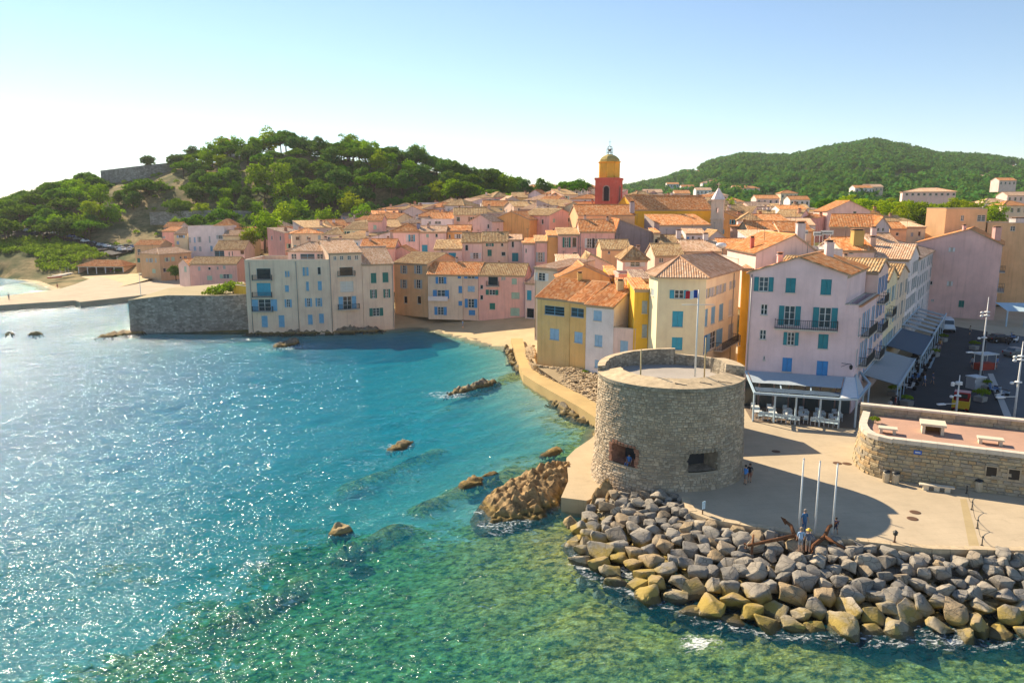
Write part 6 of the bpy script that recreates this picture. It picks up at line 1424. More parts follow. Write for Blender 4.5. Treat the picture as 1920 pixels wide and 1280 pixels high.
for k, (dy, d, wpx) in enumerate(ROWS):
    px = 505 + 14 * k + (0 if k else 60); n = 0; lim = 1740 - 25 * (4 - k)
    while px < lim:
        w_ = hr.uniform(.65, 1.35) * wpx; p1 = px + w_; mid = (px + p1) / 2
        skip = (k == 4 and 1070 < mid < 1380) or (k == 4 and 1540 < mid) or (k == 3 and (mid < 560 or 1545 < mid < 1640)) or (k >= 3 and 1690 < mid) or (k == 4 and (mid < 640 or 675 < mid < 720 or 775 < mid < 852)) or (k == 0 and 1640 < mid)
        if not skip:
            pe = float(np.interp(mid, topx, topy)) + dy + hr.uniform(-4, 4); col = hr.choice(pal); roof = hr.choice(['gx', 'gx', 'gx', 'hip', 'gy', 'shed', 'flat' if hr.random() < .5 else 'gx']); n += 1
            dd = d + hr.uniform(-6, 6); sl = hr.uniform(-4, 4); A = D(px, pe, dd - sl); B = D(p1 - .6, pe, dd + sl); ze = ZY(pe, dd); L = (B - A).length; ws = []
            nc = max(1, int(L / 2.6)); rows = 2
            for i in range(rows):
                for c in range(nc):
                    if hr.random() < .35: continue
                    u = L * (c + .5) / nc + hr.uniform(-.3, .3); zz = 7.0 - 1.9 - i * 2.9; hw = hr.uniform(.32, .55)
                    ws.append((-1, u - hw, zz, u + hw, zz + hr.uniform(.9, 1.5), hr.choice(['open', 'shut', 'hole', 'glass']), hr.choice(['lblue', 'grey', 'teal', 'green', 'pgreen', 'white', 'turq', 'brown'])))
            dep = hr.uniform(7, 11)
            for c in range(2):
                if hr.random() < .5: u = dep * (c + .5) / 2; ws.append((-4, u - .4, 4.6, u + .4, 5.9, hr.choice(['shut', 'hole']), 'grey'))
            chs = [(hr.uniform(.1, .9), hr.uniform(.25, .75), hr.uniform(.5, 1.2), hr.uniform(.5, .9), hr.choice([(.62, .5, .4), (.72, .68, .62), (.5, .3, .2)])) for _ in range(hr.choice([0, 1, 1, 2]))]
            house('town_house', f'{colword[col]} house, {ORD(n)} from the left in the {rowname[k]}', rect(A, B, dep), ze - 7.0, ze, roof, hr.uniform(1.2, 2.1), col=col, tone=hr.choice([0, 0, 0, 1, 2, 2, 3]), wins=ws, lod=2, period=.45, chim=chs, group=rowname[k], parapet=.4, wear=1.0)
        px = p1 + (hr.uniform(0, 5) if hr.random() < .3 else 0)
# villas among the trees of the far hill
vr = random.Random(9); n = 0
vill = [(1505, 325, 900), (1535, 325, 905), (1555, 326, 910), (1625, 327, 880), (1640, 326, 890), (1690, 330, 840), (1712, 331, 845), (1740, 324, 870), (1785, 328, 800), (1852, 331, 760), (1900, 312, 1000), (1330, 343, 700), (1345, 341, 720), (1320, 356, 560), (1390, 352, 600), (1410, 353, 590), (1262, 345, 800), (1290, 350, 700), (1300, 322, 1050), (1620, 352, 520), (1640, 350, 530), (1380, 378, 380), (1440, 372, 400), (1480, 362, 470), (1500, 374, 380), (1225, 360, 470), (1280, 362, 450), (1345, 366, 430), (1890, 338, 500), (1910, 366, 380), (1905, 385, 300), (1870, 380, 320), (1000, 352, 420), (1015, 350, 430), (1035, 352, 430)]
for (px, pe, d) in sorted(vill):
    n += 1; w_ = vr.uniform(8, 13) * FPX / d * (1.5 if d > 800 else 1.0)
    A = D(px - w_ / 2, pe, d); B = D(px + w_ / 2, pe, d); L = (B - A).length; col = vr.choice(['tan', 'palepink', 'cream', 'white', 'peach']); ze = ZY(pe, d)
    ws = [(-1, L * (c + .5) / 4 - .6, 4.2, L * (c + .5) / 4 + .6, 6.0, 'hole') for c in range(4)]
    house('villa', f'small {colword[col]} villa, {ORD(n)} from the left among the trees of the far hill', rect(A, B, 9), ze - 7, ze, vr.choice(['gx', 'hip', 'gx']), 1.8, col=col, tone=vr.choice([0, 1]), wins=ws, lod=2, period=0, group='villas on the far hill', cornice=False)
house('hotel', 'large pale pink building with a flat hipped roof among the plane trees', rect(D(1692, 366, 330), D(1792, 366, 322), 14), 8, ZY(359, 326), 'hip', 1.6, col='palepink', tone=PALE, lod=2, period=0, wins=[(0, 1698 + 11 * k, 362, 1703 + 11 * k, 367, 'hole') for k in range(9)], cat='building')

# ================================================================== trees
def mat_leaf(name, dark, light, trans=.25):
    t = NT(name); p = t.pos(); r = t.n('ObjectInfo').outputs['Random']; a = t.noise(p, .12, 5, .65); f = t.noise(p, 1.6, 2)
    k = t.math('ADD', t.math('MULTIPLY', a, .7), t.math('MULTIPLY', f, .3)); c = t.ramp(k, [(.32, dark), (.65, light)])
    hs = t.n('HueSaturation', i_Color=c); t.put(hs.inputs['Value'], t.math('ADD', 1.2, t.math('MULTIPLY', r, .5))); hs.inputs['Saturation'].default_value = 1.15; t.put(hs.inputs['Hue'], t.math('ADD', .5, t.math('MULTIPLY', r, .03)))
    b = t.n('BsdfDiffuse'); t.t.links.new(hs.outputs[0], b.inputs[0]); tr_ = t.n('BsdfTranslucent'); t.t.links.new(t.mix(.4, hs.outputs[0], (.22, .30, .02)), tr_.inputs[0])
    m = t.n('MixShader', i_0=trans); t.t.links.new(b.outputs[0], m.inputs[1]); t.t.links.new(tr_.outputs[0], m.inputs[2]); return t.done(m.outputs[0])
ML_PINE = mat_leaf('pine_needles', (.028, .07, .016), (.115, .20, .03), .4); ML_OAK = mat_leaf('oak_leaves', (.026, .06, .022), (.085, .155, .04), .36); ML_LIGHT = mat_leaf('bright_leaves', (.08, .14, .014), (.24, .34, .035), .45); ML_YEL = mat_leaf('yellow_green_leaves', (.12, .16, .016), (.32, .36, .04), .45); ML_BUSH = mat_leaf('scrub_leaves', (.07, .11, .02), (.28, .33, .06), .4); ML_FAR = mat_leaf('far_wood_leaves', (.026, .07, .024), (.09, .18, .045), .3)
M_BARK = plain('bark', (.11, .075, .05), .95)
def leaf_cloud(clumps, per, size, seed, flat=.0):
    """quads on the shells of clumps; returns V (n,3), F (m,4)"""
    r = np.random.default_rng(seed); Vs = []
    for (c, rad) in clumps:
        n = max(6, int(per * (rad[0] ** 2))); d = r.normal(size=(n, 3)); d /= np.linalg.norm(d, axis=1)[:, None]; d[:, 2] = np.where(d[:, 2] < -.35, -d[:, 2] * .5, d[:, 2])
        p = np.array(c) + d * np.array(rad) * r.uniform(.72, 1.06, (n, 1)); nrm = d + r.normal(scale=.45, size=(n, 3)); nrm /= np.linalg.norm(nrm, axis=1)[:, None]
        up = r.normal(size=(n, 3)); a = np.cross(nrm, up); a /= np.linalg.norm(a, axis=1)[:, None]; b = np.cross(nrm, a); s = size * r.uniform(.6, 1.35, (n, 1)); s2 = s * r.uniform(.5, .9, (n, 1))
        Vs.append(np.stack([p - a * s - b * s2 * .4, p + b * s2, p + a * s - b * s2 * .3, p - b * s2 * .9], 1).reshape(-1, 3))
    V = np.concatenate(Vs); return V, np.arange(len(V)).reshape(-1, 4)
def crown_data(name, clumps, per, size, seed, mat):
    V, F_ = leaf_cloud(clumps, per, size, seed); o = npmesh(name, V, F_, mat, None, True); me = o.data; bpy.data.objects.remove(o); return me
def make_kind(kind, seed):
    r = random.Random(seed); cl = []; m = MB()
    if kind == 'umbrella_pine':      # unit: crown radius 1, height 1.35
        H_ = 1.3
        for i in range(58):
            a = r.uniform(0, 6.28); q_ = math.sqrt(r.random()); z_ = H_ - .34 * q_ * q_ + r.uniform(-.16, .03); s = r.uniform(.19, .30); cl.append(((q_ * .85 * math.cos(a), q_ * .85 * math.sin(a), z_), (s, s, s * .68)))
        m.tube([(0, 0, -.15), (.02, .01, .5), (r.uniform(-.05, .05), .02, .85)], [.055, .042, .035], 7)
        for i in range(7):
            a = i * .9 + r.random(); m.tube([(0, .01, .72 + .03 * i), (.35 * math.cos(a), .35 * math.sin(a), .98), (.66 * math.cos(a), .66 * math.sin(a), 1.15)], [.028, .018, .01], 5)
        per, ls, mt = 800, .062, ML_PINE
    elif kind == 'holm_oak':
        for i in range(64):
            d = Vector((r.gauss(0, 1), r.gauss(0, 1), r.gauss(0, 1))).normalized() * r.uniform(.25, .82); s = r.uniform(.20, .34); cl.append(((d.x, d.y, .95 + d.z * .8), (s, s, s * .8)))
        m.tube([(0, 0, -.2), (0, 0, .35), (.03, .0, .8)], [.08, .06, .04], 7)
        for i in range(5): a = i * 1.26; m.tube([(0, 0, .4), (.3 * math.cos(a), .3 * math.sin(a), .75), (.5 * math.cos(a), .5 * math.sin(a), 1.05)], [.04, .025, .012], 5)
        per, ls, mt = 620, .062, ML_OAK
    elif kind in ('bright_tree', 'plane_tree'):
        for i in range(58):
            d = Vector((r.gauss(0, 1), r.gauss(0, 1), r.gauss(0, 1))).normalized() * r.uniform(.3, .85); s = r.uniform(.17, .32); cl.append(((d.x * .9, d.y * .9, 1.1 + d.z * 1.0), (s, s, s)))
        m.tube([(0, 0, -.2), (.02, 0, .4), (0, .03, 1.0)], [.07, .055, .03], 7)
        for i in range(5): a = i * 1.26 + .4; m.tube([(0, 0, .45), (.28 * math.cos(a), .28 * math.sin(a), .9), (.45 * math.cos(a), .45 * math.sin(a), 1.3)], [.035, .022, .01], 5)
        per, ls, mt = 560, .066, ML_LIGHT if kind == 'bright_tree' else ML_YEL
    elif kind == 'cypress':
        for i in range(26):
            t_ = i / 25; rd = .16 * math.sin(math.pi * min(1, .15 + t_ * .85)) + .02; a = r.uniform(0, 6.28); cl.append(((rd * .4 * math.cos(a), rd * .4 * math.sin(a), .2 + 1.9 * t_), (rd, rd, .16)))
        m.tube([(0, 0, -.2), (0, 0, 1.5)], [.04, .015], 6); per, ls, mt = 2600, .04, ML_OAK
    elif kind == 'shrub':
        for i in range(16):
            a = r.uniform(0, 6.28); q_ = math.sqrt(r.random()) * .75; s = r.uniform(.22, .38); cl.append(((q_ * math.cos(a), q_ * math.sin(a), .3 + .25 * (1 - q_)), (s, s, s * .8)))
        for i in range(3): a = i * 2.1; m.tube([(0, 0, -.1), (.3 * math.cos(a), .3 * math.sin(a), .4)], [.035, .015], 5)
        per, ls, mt = 420, .075, ML_BUSH
    return crown_data('crown', cl, per, ls, seed, mt), m.data('trunk', M_BARK)
KINDS = {k: [make_kind(k, 300 + 13 * i + 7 * j) for i in range(n)] for j, (k, n) in enumerate((('umbrella_pine', 5), ('holm_oak', 5), ('bright_tree', 4), ('plane_tree', 3), ('cypress', 1), ('shrub', 3)))}
def tree(kind, x, y, z, rad, label, group=None, hs=1.0, rs=None):
    r = rs or random; cd, td = KINDS[kind][r.randrange(len(KINDS[kind]))]
    o = empty(kind, (x, y, z), label, 'shrub' if kind == 'shrub' else 'tree', group); o.scale = (rad, rad, rad * hs); o.rotation_euler = (0, 0, r.uniform(0, 6.28))
    link(bpy.data.objects.new('trunk', td), o); link(bpy.data.objects.new('crown', cd), o); return o
tr2 = random.Random(77)
def tree_px(kind, px, py_top, y, rad, label, hs=1.0):
    """tree whose crown top shows at this pixel at distance y"""
    topz = {'umbrella_pine': 1.42, 'holm_oak': 1.85, 'bright_tree': 2.1, 'plane_tree': 2.1, 'cypress': 2.1, 'shrub': .95}[kind] * rad * hs; p = D(px, py_top, y)
    return tree(kind, p.x, p.y, p.z - topz, rad, label, None, hs, tr2)
named = [('umbrella_pine', 652, 265, 372, 12.5, 'huge umbrella pine on the hill crest, broadest crown on the skyline', .95), ('umbrella_pine', 622, 304, 350, 9.5, 'spreading umbrella pine below the huge crest pine'), ('umbrella_pine', 278, 337, 352, 10.5, 'umbrella pine with a bare trunk in the dry clearing by the citadel wall', .8), ('umbrella_pine', 408, 338, 345, 9.0, 'rounded umbrella pine right of the dry clearing'), ('umbrella_pine', 630, 356, 318, 9.0, 'bright-topped umbrella pine low on the slope above the town'), ('umbrella_pine', 912, 357, 318, 7.5, 'flat umbrella pine at the right foot of the hill above the roofs'), ('umbrella_pine', 1076, 337, 300, 8.5, 'dome-shaped umbrella pine left of the bell tower'), ('umbrella_pine', 1552, 374, 300, 6.0, 'low umbrella pine by the pink gabled house'),
         ('holm_oak', 185, 328, 372, 7.0, 'dark round oak under the end of the citadel wall'), ('holm_oak', 275, 287, 398, 4.5, 'round oak standing on the skyline above the citadel wall'), ('holm_oak', 358, 271, 398, 4.6, 'round oak on the skyline between citadel wall and summit'), ('holm_oak', 482, 254, 390, 5.6, 'tall dark oak on the skyline left of the summit trees'), ('umbrella_pine', 535, 245, 386, 8.0, 'flat-topped pine on the very summit of the hill', 1.1), ('umbrella_pine', 430, 266, 392, 7.5, 'wide low pine on the skyline left of the summit', .9), ('holm_oak', 580, 262, 384, 5.0, 'oak on the skyline just right of the summit pine'), ('holm_oak', 740, 270, 372, 6.5, 'oak on the skyline right of the huge crest pine'), ('holm_oak', 800, 282, 362, 5.0, 'narrow oak on the skyline halfway down the right slope'),
         ('bright_tree', 492, 385, 262, 7.0, 'bright green tree at the left edge of the town roofs'), ('bright_tree', 538, 333, 322, 8.5, 'tall bright green tree above the left end of the town'), ('bright_tree', 550, 366, 300, 6.5, 'bright green tree just above the leftmost town roofs'), ('bright_tree', 152, 392, 322, 7.5, 'bright green tree beside the parked cars'), ('bright_tree', 205, 374, 330, 6.5, 'bright green tree on the slope left of the dry clearing'), ('bright_tree', 138, 412, 312, 5.0, 'small bright bush-like tree over the left car row'), ('plane_tree', 820, 334, 330, 6.0, 'yellow-green tree standing out on the right slope of the hill'), ('plane_tree', 466, 424, 262, 4.0, 'yellow-green tree squeezed behind the jetty houses'), ('bright_tree', 330, 404, 300, 4.5, 'small bright tree above the house with blue windows'), ('holm_oak', 735, 366, 318, 5.0, 'olive-grey tree at the foot of the hill above the roofs'), ('bright_tree', 770, 362, 322, 5.0, 'light green tree at the foot of the hill right of the olive-grey tree'), ('cypress', 1008, 338, 320, 6.0, 'dark cypress left of the dome-shaped pine')]
for nd in named: tree_px(*nd[:6], hs=nd[6] if len(nd) > 6 else 1.0)
for i, (px, pt, y, rd) in enumerate(((1586, 372, 285, 7), (1612, 366, 290, 7), (1640, 368, 285, 7.5), (1662, 366, 292, 7), (1688, 371, 285, 7), (1710, 369, 292, 7), (1735, 372, 286, 6.5), (1758, 376, 290, 6), (1655, 378, 262, 6), (1690, 384, 255, 6), (1790, 366, 300, 6), (1820, 372, 290, 5.5), (1846, 374, 288, 5.5), (1872, 378, 280, 5), (1340, 384, 330, 5), (1368, 372, 300, 5.5), (1590, 360, 330, 7))):
    tree_px('plane_tree', px, pt, y, rd, f'yellow-green plane tree, {ORD(i + 1)} of the row at the back of the town')
ek = 0
for row in range(3):
    for px in range(835 + row * 5, 1004, 13):
        pt = float(np.interp(px, [830, 870, 940, 990, 1010], [294, 305, 326, 346, 354])) + row * 17 + tr2.uniform(-3, 3); ek += 1
        tree_px(('holm_oak', 'umbrella_pine', 'holm_oak', 'bright_tree')[ek % 4 if row else (ek * 3) % 3], px, pt, 346 - row * 12, tr2.uniform(4.2, 6.0), f'tree on the right flank of the citadel hill, {ORD(ek)} counting down from the crest')
# trees filling the citadel hill
pts = []; tries = 0
clear = [((180, 335), (380, 452)), ((262, 318), (352, 392)), ((456, 482), (296, 340)), ((140, 262), (440, 480)), ((180, 340), (304, 352)), ((335, 360), (345, 372))]
def proj(x, y, z):
    dep = y * CP - (z - CAMH) * SP; up = y * SP + (z - CAMH) * CP; return 960 + FPX * x / dep, 640 - FPX * up / dep
hx = rng.uniform(-290, 30, 9000); hy = rng.uniform(262, 440, 9000); hz_ = land_z(hx[None, :], hy[None, :])[0]; sdh = coast_sd(hx[None, :], hy[None, :])[0]
for x, y, z_, s_ in zip(hx, hy, hz_, sdh):
    if s_ < 6: continue
    by = np.interp(x, _bx, _by); ry = np.interp(x, _rx, _ry)
    if y < by + 4 or y > ry + 6: continue
    px, py = proj(x, y, z_); rad = 3.4 + 4.0 * tr2.random() * (.8 if px < 480 else 1.0)
    if px < -40 or (px < 480 and any(a[0] < px < a[1] and b[0] < py - rad * 3 < b[1] + 14 for a, b in clear)): continue
    if any((x - q_[0]) ** 2 + (y - q_[1]) ** 2 < (.5 * (rad + q_[2])) ** 2 for q_ in pts): continue
    pts.append((x, y, rad, z_))
    if len(pts) >= 290: break
pts.sort(key=lambda q_: q_[0]); cnt = {}
for (x, y, rad, z_) in pts:
    u = tr2.random(); px, py = proj(x, y, z_)
    kind = 'umbrella_pine' if u < .40 else 'holm_oak' if u < .8 else 'bright_tree' if u < .95 else 'plane_tree'
    cnt[kind] = cnt.get(kind, 0) + 1; nm = {'umbrella_pine': 'umbrella pine', 'holm_oak': 'dark round oak', 'bright_tree': 'light green tree', 'plane_tree': 'yellow-green tree'}[kind]
    tree(kind, x, y, z_ - .3, rad * (1.15 if kind == 'umbrella_pine' else .95), f'{nm}, {ORD(cnt[kind])} of its kind from the left on the wooded citadel hill', 'trees on the citadel hill', 1.0, tr2)
# scrub on the headland slope and at hill foot: a mass nobody could count
cl = []
for k in range(1500):
    x = tr2.uniform(-235, -122); y = tr2.uniform(262, 312)
    sd = float(coast_sd(np.array([[x]]), np.array([[y]]))[0, 0])
    px, py = proj(x, y, lz(x, y))
    if sd < 9 + 4 * math.sin(x * .2) or not (438 < py < 509) or (px > 150 and py > 486) or (px > 195): continue
    if py < float(np.interp(px, [20, 60, 95, 125, 150, 180, 205, 232], [437, 439, 443, 449, 457, 464, 470, 478])) + 7: continue
    s = tr2.uniform(.9, 2.2); cl.append(((x, y, lz(x, y) + s * .35), (s, s, s * .75)))
for k in range(420):
    x = tr2.uniform(-190, -40); y = tr2.uniform(268, 392); z_ = lz(x, y); px, py = proj(x, y, z_)
    if 160 < px < 345 and 395 < py < 452 and tr2.random() < .7: continue
    if y < np.interp(x, _bx, _by): continue
    s = tr2.uniform(.7, 1.6); cl.append(((x, y, z_ + s * .3), (s, s, s * .7)))
V_, F_ = leaf_cloud(cl, 26, .34, 4); tag(npmesh('scrub', V_, F_, ML_BUSH), 'dense green and yellowish scrub covering the headland slope', 'scrub', kind='stuff')
# far wooded hill: one mass of crowns
cl = []; fx = rng.uniform(-60, 1050, 16000); fy = 400 + 960 * rng.uniform(0, 1, 16000) ** .8; fz = land_z(fx[None, :], fy[None, :])[0]; keep = 0
vp = [(px, pe) for px, pe, _ in vill]
for x, y, z_ in zip(fx, fy, fz):
    px, py = proj(x, y, z_)
    if not (1120 < px < 1990) or (y < 480 and px < 1300): continue
    if any(abs(px - a) < 13 and -2 < py - b < 9 for a, b in vp): continue
    s = rng.uniform(2.8, 7.5); cl.append(((x, y, z_ + s * .7), (s, s, s * .85))); keep += 1
    if keep > 5200: break
V_, F_ = leaf_cloud(cl, 1.5, 1.8, 6); tag(npmesh('far_woods', V_, F_, ML_FAR), 'dense dark green woods covering the far hill', 'woods', kind='stuff')
# hedges and plants near the houses
def tp(kind, px, py, z, rad, label, hs=1.0):
    p = G(px, py, z); return tree(kind, p.x, p.y, z, rad, label, None, hs, tr2)
tp('holm_oak', 330, 523, 2.4, 2.6, 'dark bushy tree between the ochre and pink jetty houses')
for i, (px, py, rd) in enumerate(((398, 540, 2.4), (416, 532, 3.0), (436, 526, 2.6), (424, 550, 2.6))):
    p = D(px, py, 153.5 + i); tree('shrub', p.x, p.y, p.z - rd * .9, rd, f'dense green shrub on the old sea wall, {ORD(i + 1)} in the clump', 'shrubs on the old sea wall', 1.2, tr2)
for i, (px, py, rd) in enumerate(((262, 497, 2.2), (240, 503, 2.0), (222, 505, 1.8), (205, 500, 1.6))):
    tp('shrub', px, py + 6, 2.0, rd, f'garden shrub beside the beach restaurant, {ORD(i + 1)} from the ochre house')
p = G(1640, 793, FZ); tree('shrub', p.x, p.y, FZ, .5, 'small green potted plant in the corner of the fort terrace', None, 1.8, tr2)
p = G(1098, 700, 2.0); tree('shrub', p.x, p.y, 2.0, .55, 'small dark shrub at the foot of the white shore house', None, 1.3, tr2)

# citadel walls on the hill
def hill_wall(label, pts_, d, th=1.2, hgt=None):
    P_ = [(D(a, t_, dd), ZY(b_, dd)) for (a, t_, b_), dd in zip(pts_, d)]
    r = empty('citadel_wall', (P_[0][0].x, P_[0][0].y, P_[0][1]), label, 'wall'); m = MB(r.location)
    for (p, zb), (q_, zq) in zip(P_, P_[1:]):
        U = Vector((q_.x - p.x, q_.y - p.y, 0)).normalized(); N = Vector((U.y, -U.x, 0)) * th
        f = [Vector((p.x, p.y, zb - 4)), Vector((q_.x, q_.y, zq - 4)), q_, p]; b = [v - N for v in f]
        m.face(f); m.face(b[::-1]); m.face([p, q_, q_ - N, p - N]); m.face([f[0], p, p - N, b[0]]); m.face([f[1], b[1], q_ - N, q_])
    m.build('wall', rubble((.36, .33, .29), .9), r); return r
hill_wall('long grey citadel rampart on the hillside at the left', [(188, 320, 345), (262, 311, 345), (330, 304, 340)], (384, 376, 388))
hill_wall('short grey citadel wall below the hilltop trees', [(430, 294, 306), (478, 291, 304)], (386, 386))
hill_wall('low retaining wall at the foot of the citadel hill above the jetty houses', [(280, 398, 404), (330, 396, 403), (400, 394, 403), (470, 396, 406)], (322, 320, 316, 314))
px_house('reddish citadel keep roof peeping over the hilltop pines', 408, 434, 266, 400, 'hip', 2.0, 'grey', TERRA, 9, 8, [], lod=2, name='citadel_keep', period=0)

# ================================================================== restaurant terrace below the lilac house
M_WPAINT = plain('white_paint', (.78, .78, .76), .4); M_BLUEF = plain('pale_blue_frame', (.42, .55, .64), .5); M_FAB = plain('grey_awning_fabric', (.52, .54, .54), .8); M_DBLUE = plain('dark_blue_awning', (.06, .10, .15), .7); M_WOOD = plain('teak', (.24, .14, .07), .7)
ra, rb_ = G(1412, 790, QZ), G(1572, 803, QZ); rc = G(1603, 803, QZ); wl_, wr_ = Vector((27.0, 84.5, 0)), Vector((37.8, 80.8, 0))
pv = empty('restaurant_terrace', (32, 79, QZ), 'covered restaurant terrace with a pale frame and sliding fabric roof below the lilac house', 'pavilion'); po = pv.location.copy()
zf, zw_ = 5.35, 6.3; FA, FB, FC = [Vector((p.x, p.y, zf)) for p in (ra, rb_, rc)]; BA, BB = Vector((wl_.x, wl_.y - .15, zw_)), Vector((wr_.x + .2, wr_.y - .1, zw_))
FD = Vector((rc.x + 4.6, rc.y + 7.0, zf)); BD = Vector((wr_.x + 2.8, wr_.y + 5.0, zw_))
def part_bar(a, b, w, h=None, name='beam', mat=None): m = MB(po); m.bar(a, b, w, h or w); return m.build(name, mat or M_BLUEF, pv)
part_bar(FA, FB, .28, .22); part_bar(FB + Vector((.02, 0, .01)), FC, .28, .22); part_bar(FC, FD, .28, .22); part_bar(BA, BB, .2); part_bar(FA, BA, .2); part_bar(FB, BB.lerp(BA, .08), .24); part_bar(FC, BB, .24); part_bar(FD, BD, .2); part_bar(BB, BD, .18)
for t_ in (.33, .66): part_bar(FA.lerp(FB, t_), BA.lerp(BB, t_ * .92), .12)
for f0, f1, w0, w1, mt in ((.02, .98, .42, .97, plain('blue_grey_fabric', (.38, .45, .50), .8)), (.02, .98, .04, .22, M_DBLUE)):
    m = MB(po); n = 10; q0 = lambda u, v: (FA.lerp(FB, u)).lerp(BA.lerp(BB, u * .92), v) + Vector((0, 0, .16 + .02 * math.sin(u * 40)))
    for i in range(n): m.face([q0(f0 + (f1 - f0) * i / n, w0), q0(f0 + (f1 - f0) * (i + 1) / n, w0), q0(f0 + (f1 - f0) * (i + 1) / n, w1), q0(f0 + (f1 - f0) * i / n, w1)], 0, None, True)
    m.build('roof_fabric', mt, pv)
m = MB(po); m.face([FB + Vector((0, 0, .14)), FC + Vector((0, 0, .14)), BB + Vector((0, 0, .16)), BB.lerp(BA, .08) + Vector((0, 0, .16))]); m.build('roof_fabric', M_WPAINT, pv)
m = MB(po); m.face([FC.lerp(FD, .1) + Vector((0, 0, .14)), FC.lerp(FD, .5) + Vector((0, 0, .14)), BB.lerp(BD, .5) + Vector((0, 0, .16)), BB.lerp(BD, .1) + Vector((0, 0, .16))]); m.build('roof_fabric', M_FAB, pv)
for p in (FA, FA.lerp(FB, .25), FA.lerp(FB, .5), FA.lerp(FB, .78), FB, FC, FC.lerp(FD, .5), FD):
    m = MB(po); m.box((p.x, p.y + .1, QZ), .16, .16, zf - QZ - .12); m.build('post', M_BLUEF, pv)
m = MB(po); m.prism([(ra.x - .1, ra.y - .1), (rc.x + .1, rc.y - .1), (FD.x, FD.y), (BD.x, BD.y), (wr_.x, wr_.y), (wl_.x, wl_.y)], QZ + .004, QZ + .06); m.build('deck', plain('deck_wood', (.20, .15, .11), .8), pv)
# glazed wall of the restaurant behind the terrace
U = (wr_ - wl_).normalized(); N = Vector((U.y, -U.x, 0)); L = (wr_ - wl_).length
for k in range(7):
    m = MB(po); o = Vector((wl_.x, wl_.y, 0)); u0, u1 = L * k / 7 + .1, L * (k + 1) / 7 - .1; m.obox(o, U, N, u0, u1, .15, .2, QZ + .1, QZ + 3.0); m.build('glass_door', glass_and_hole((.05, .07, .08)), pv)
def chair_proto():
    m1 = MB(); m1.box((0, 0, .44), .46, .44, .05); m2 = MB(); m2.box((0, .21, .62), .46, .035, .28); m3 = MB()
    for x in (-.21, .21): m3.bar((x, -.2, 0), (x, .2, .62), .04); m3.bar((x, .2, 0), (x, -.2, .62), .04); m3.bar((x, .2, .58), (x, .21, .9), .04)
    return [('seat', m1.data('seat', M_BLUEF)), ('backrest', m2.data('backrest', M_BLUEF)), ('frame', m3.data('frame', M_WPAINT))]
chp = chair_proto()
def place(proto, name, loc, rz, label, cat, group, sc=1.0):
    o = empty(name, loc, label, cat, group); o.rotation_euler = (0, 0, rz); o.scale = (sc, sc, sc)
    for nm, me in proto: link(bpy.data.objects.new(nm, me), o)
    return o
cr2 = random.Random(4); n = 0
for (x0, y0, x1, y1, k, rowlab) in ((1424, 786, 1500, 797, 9, 'front row left of the gap'), (1521, 797, 1572, 804, 6, 'front row by the fort')):
    for i in range(k):
        a = G(x0 + (x1 - x0) * (i + .5) / k, y0 + (y1 - y0) * (i + .5) / k, QZ + .065); n += 1
        place(chp, 'folding_chair', (a.x, a.y + .25, QZ + .06), -.25 + math.pi + cr2.uniform(-.15, .15), f'pale blue folding chair, {ORD(i + 1)} in the terrace {rowlab}', 'chair', 'folding chairs on the restaurant terrace', 1.05)
tm1, tm2 = MB(), MB(); tm1.box((0, 0, .72), .8, .8, .04); tm2.tube([(0, 0, 0), (0, 0, .72)], .04, 6); tm2.box((0, 0, 0), .45, .45, .03); tbl = [('table_top', tm1.data('table_top', M_WPAINT)), ('pedestal', tm2.data('pedestal', M_IRON))]
for i in range(12):
    u = .08 + .84 * (i % 6) / 5; v = .22 if i < 6 else .55; p = Vector((ra.x, ra.y, 0)).lerp(Vector((rb_.x, rb_.y, 0)), u).lerp(wl_.lerp(wr_, u), v)
    place(tbl, 'cafe_table', (p.x, p.y, QZ + .06), -.25, f'white cafe table, {ORD(i % 6 + 1)} from the left in the {"front" if i < 6 else "back"} terrace row', 'table', 'tables on the restaurant terrace')
    for j, s in enumerate((-1, 1)):
        place(chp, 'folding_chair', (p.x, p.y + s * .75, QZ + .06), -.25 + (0 if s > 0 else math.pi), f'folding chair {"behind" if s > 0 else "before"} the {ORD(i % 6 + 1)} {"front" if i < 6 else "back"}-row cafe table', 'chair', 'folding chairs on the restaurant terrace')
# wall lantern on the corner of the lilac house
c = D(1588, 690, 80.6); m = MB(c); m.bar((c.x - .5, c.y + .3, c.z + .5), (c.x + .3, c.y - .3, c.z + .5), .05); m.bar((c.x - .5, c.y + .3, c.z + .1), (c.x + .1, c.y - .1, c.z + .5), .04); m.lathe((c.x + .3, c.y - .3, c.z - .1), [(.08, 0), (.17, .1), (.2, .4), (.05, .52), (.02, .6)], 6, 0, False)
tag(m.build('wall_lantern', M_IRON), 'black iron wall lantern on the corner of the lilac house', 'lantern')
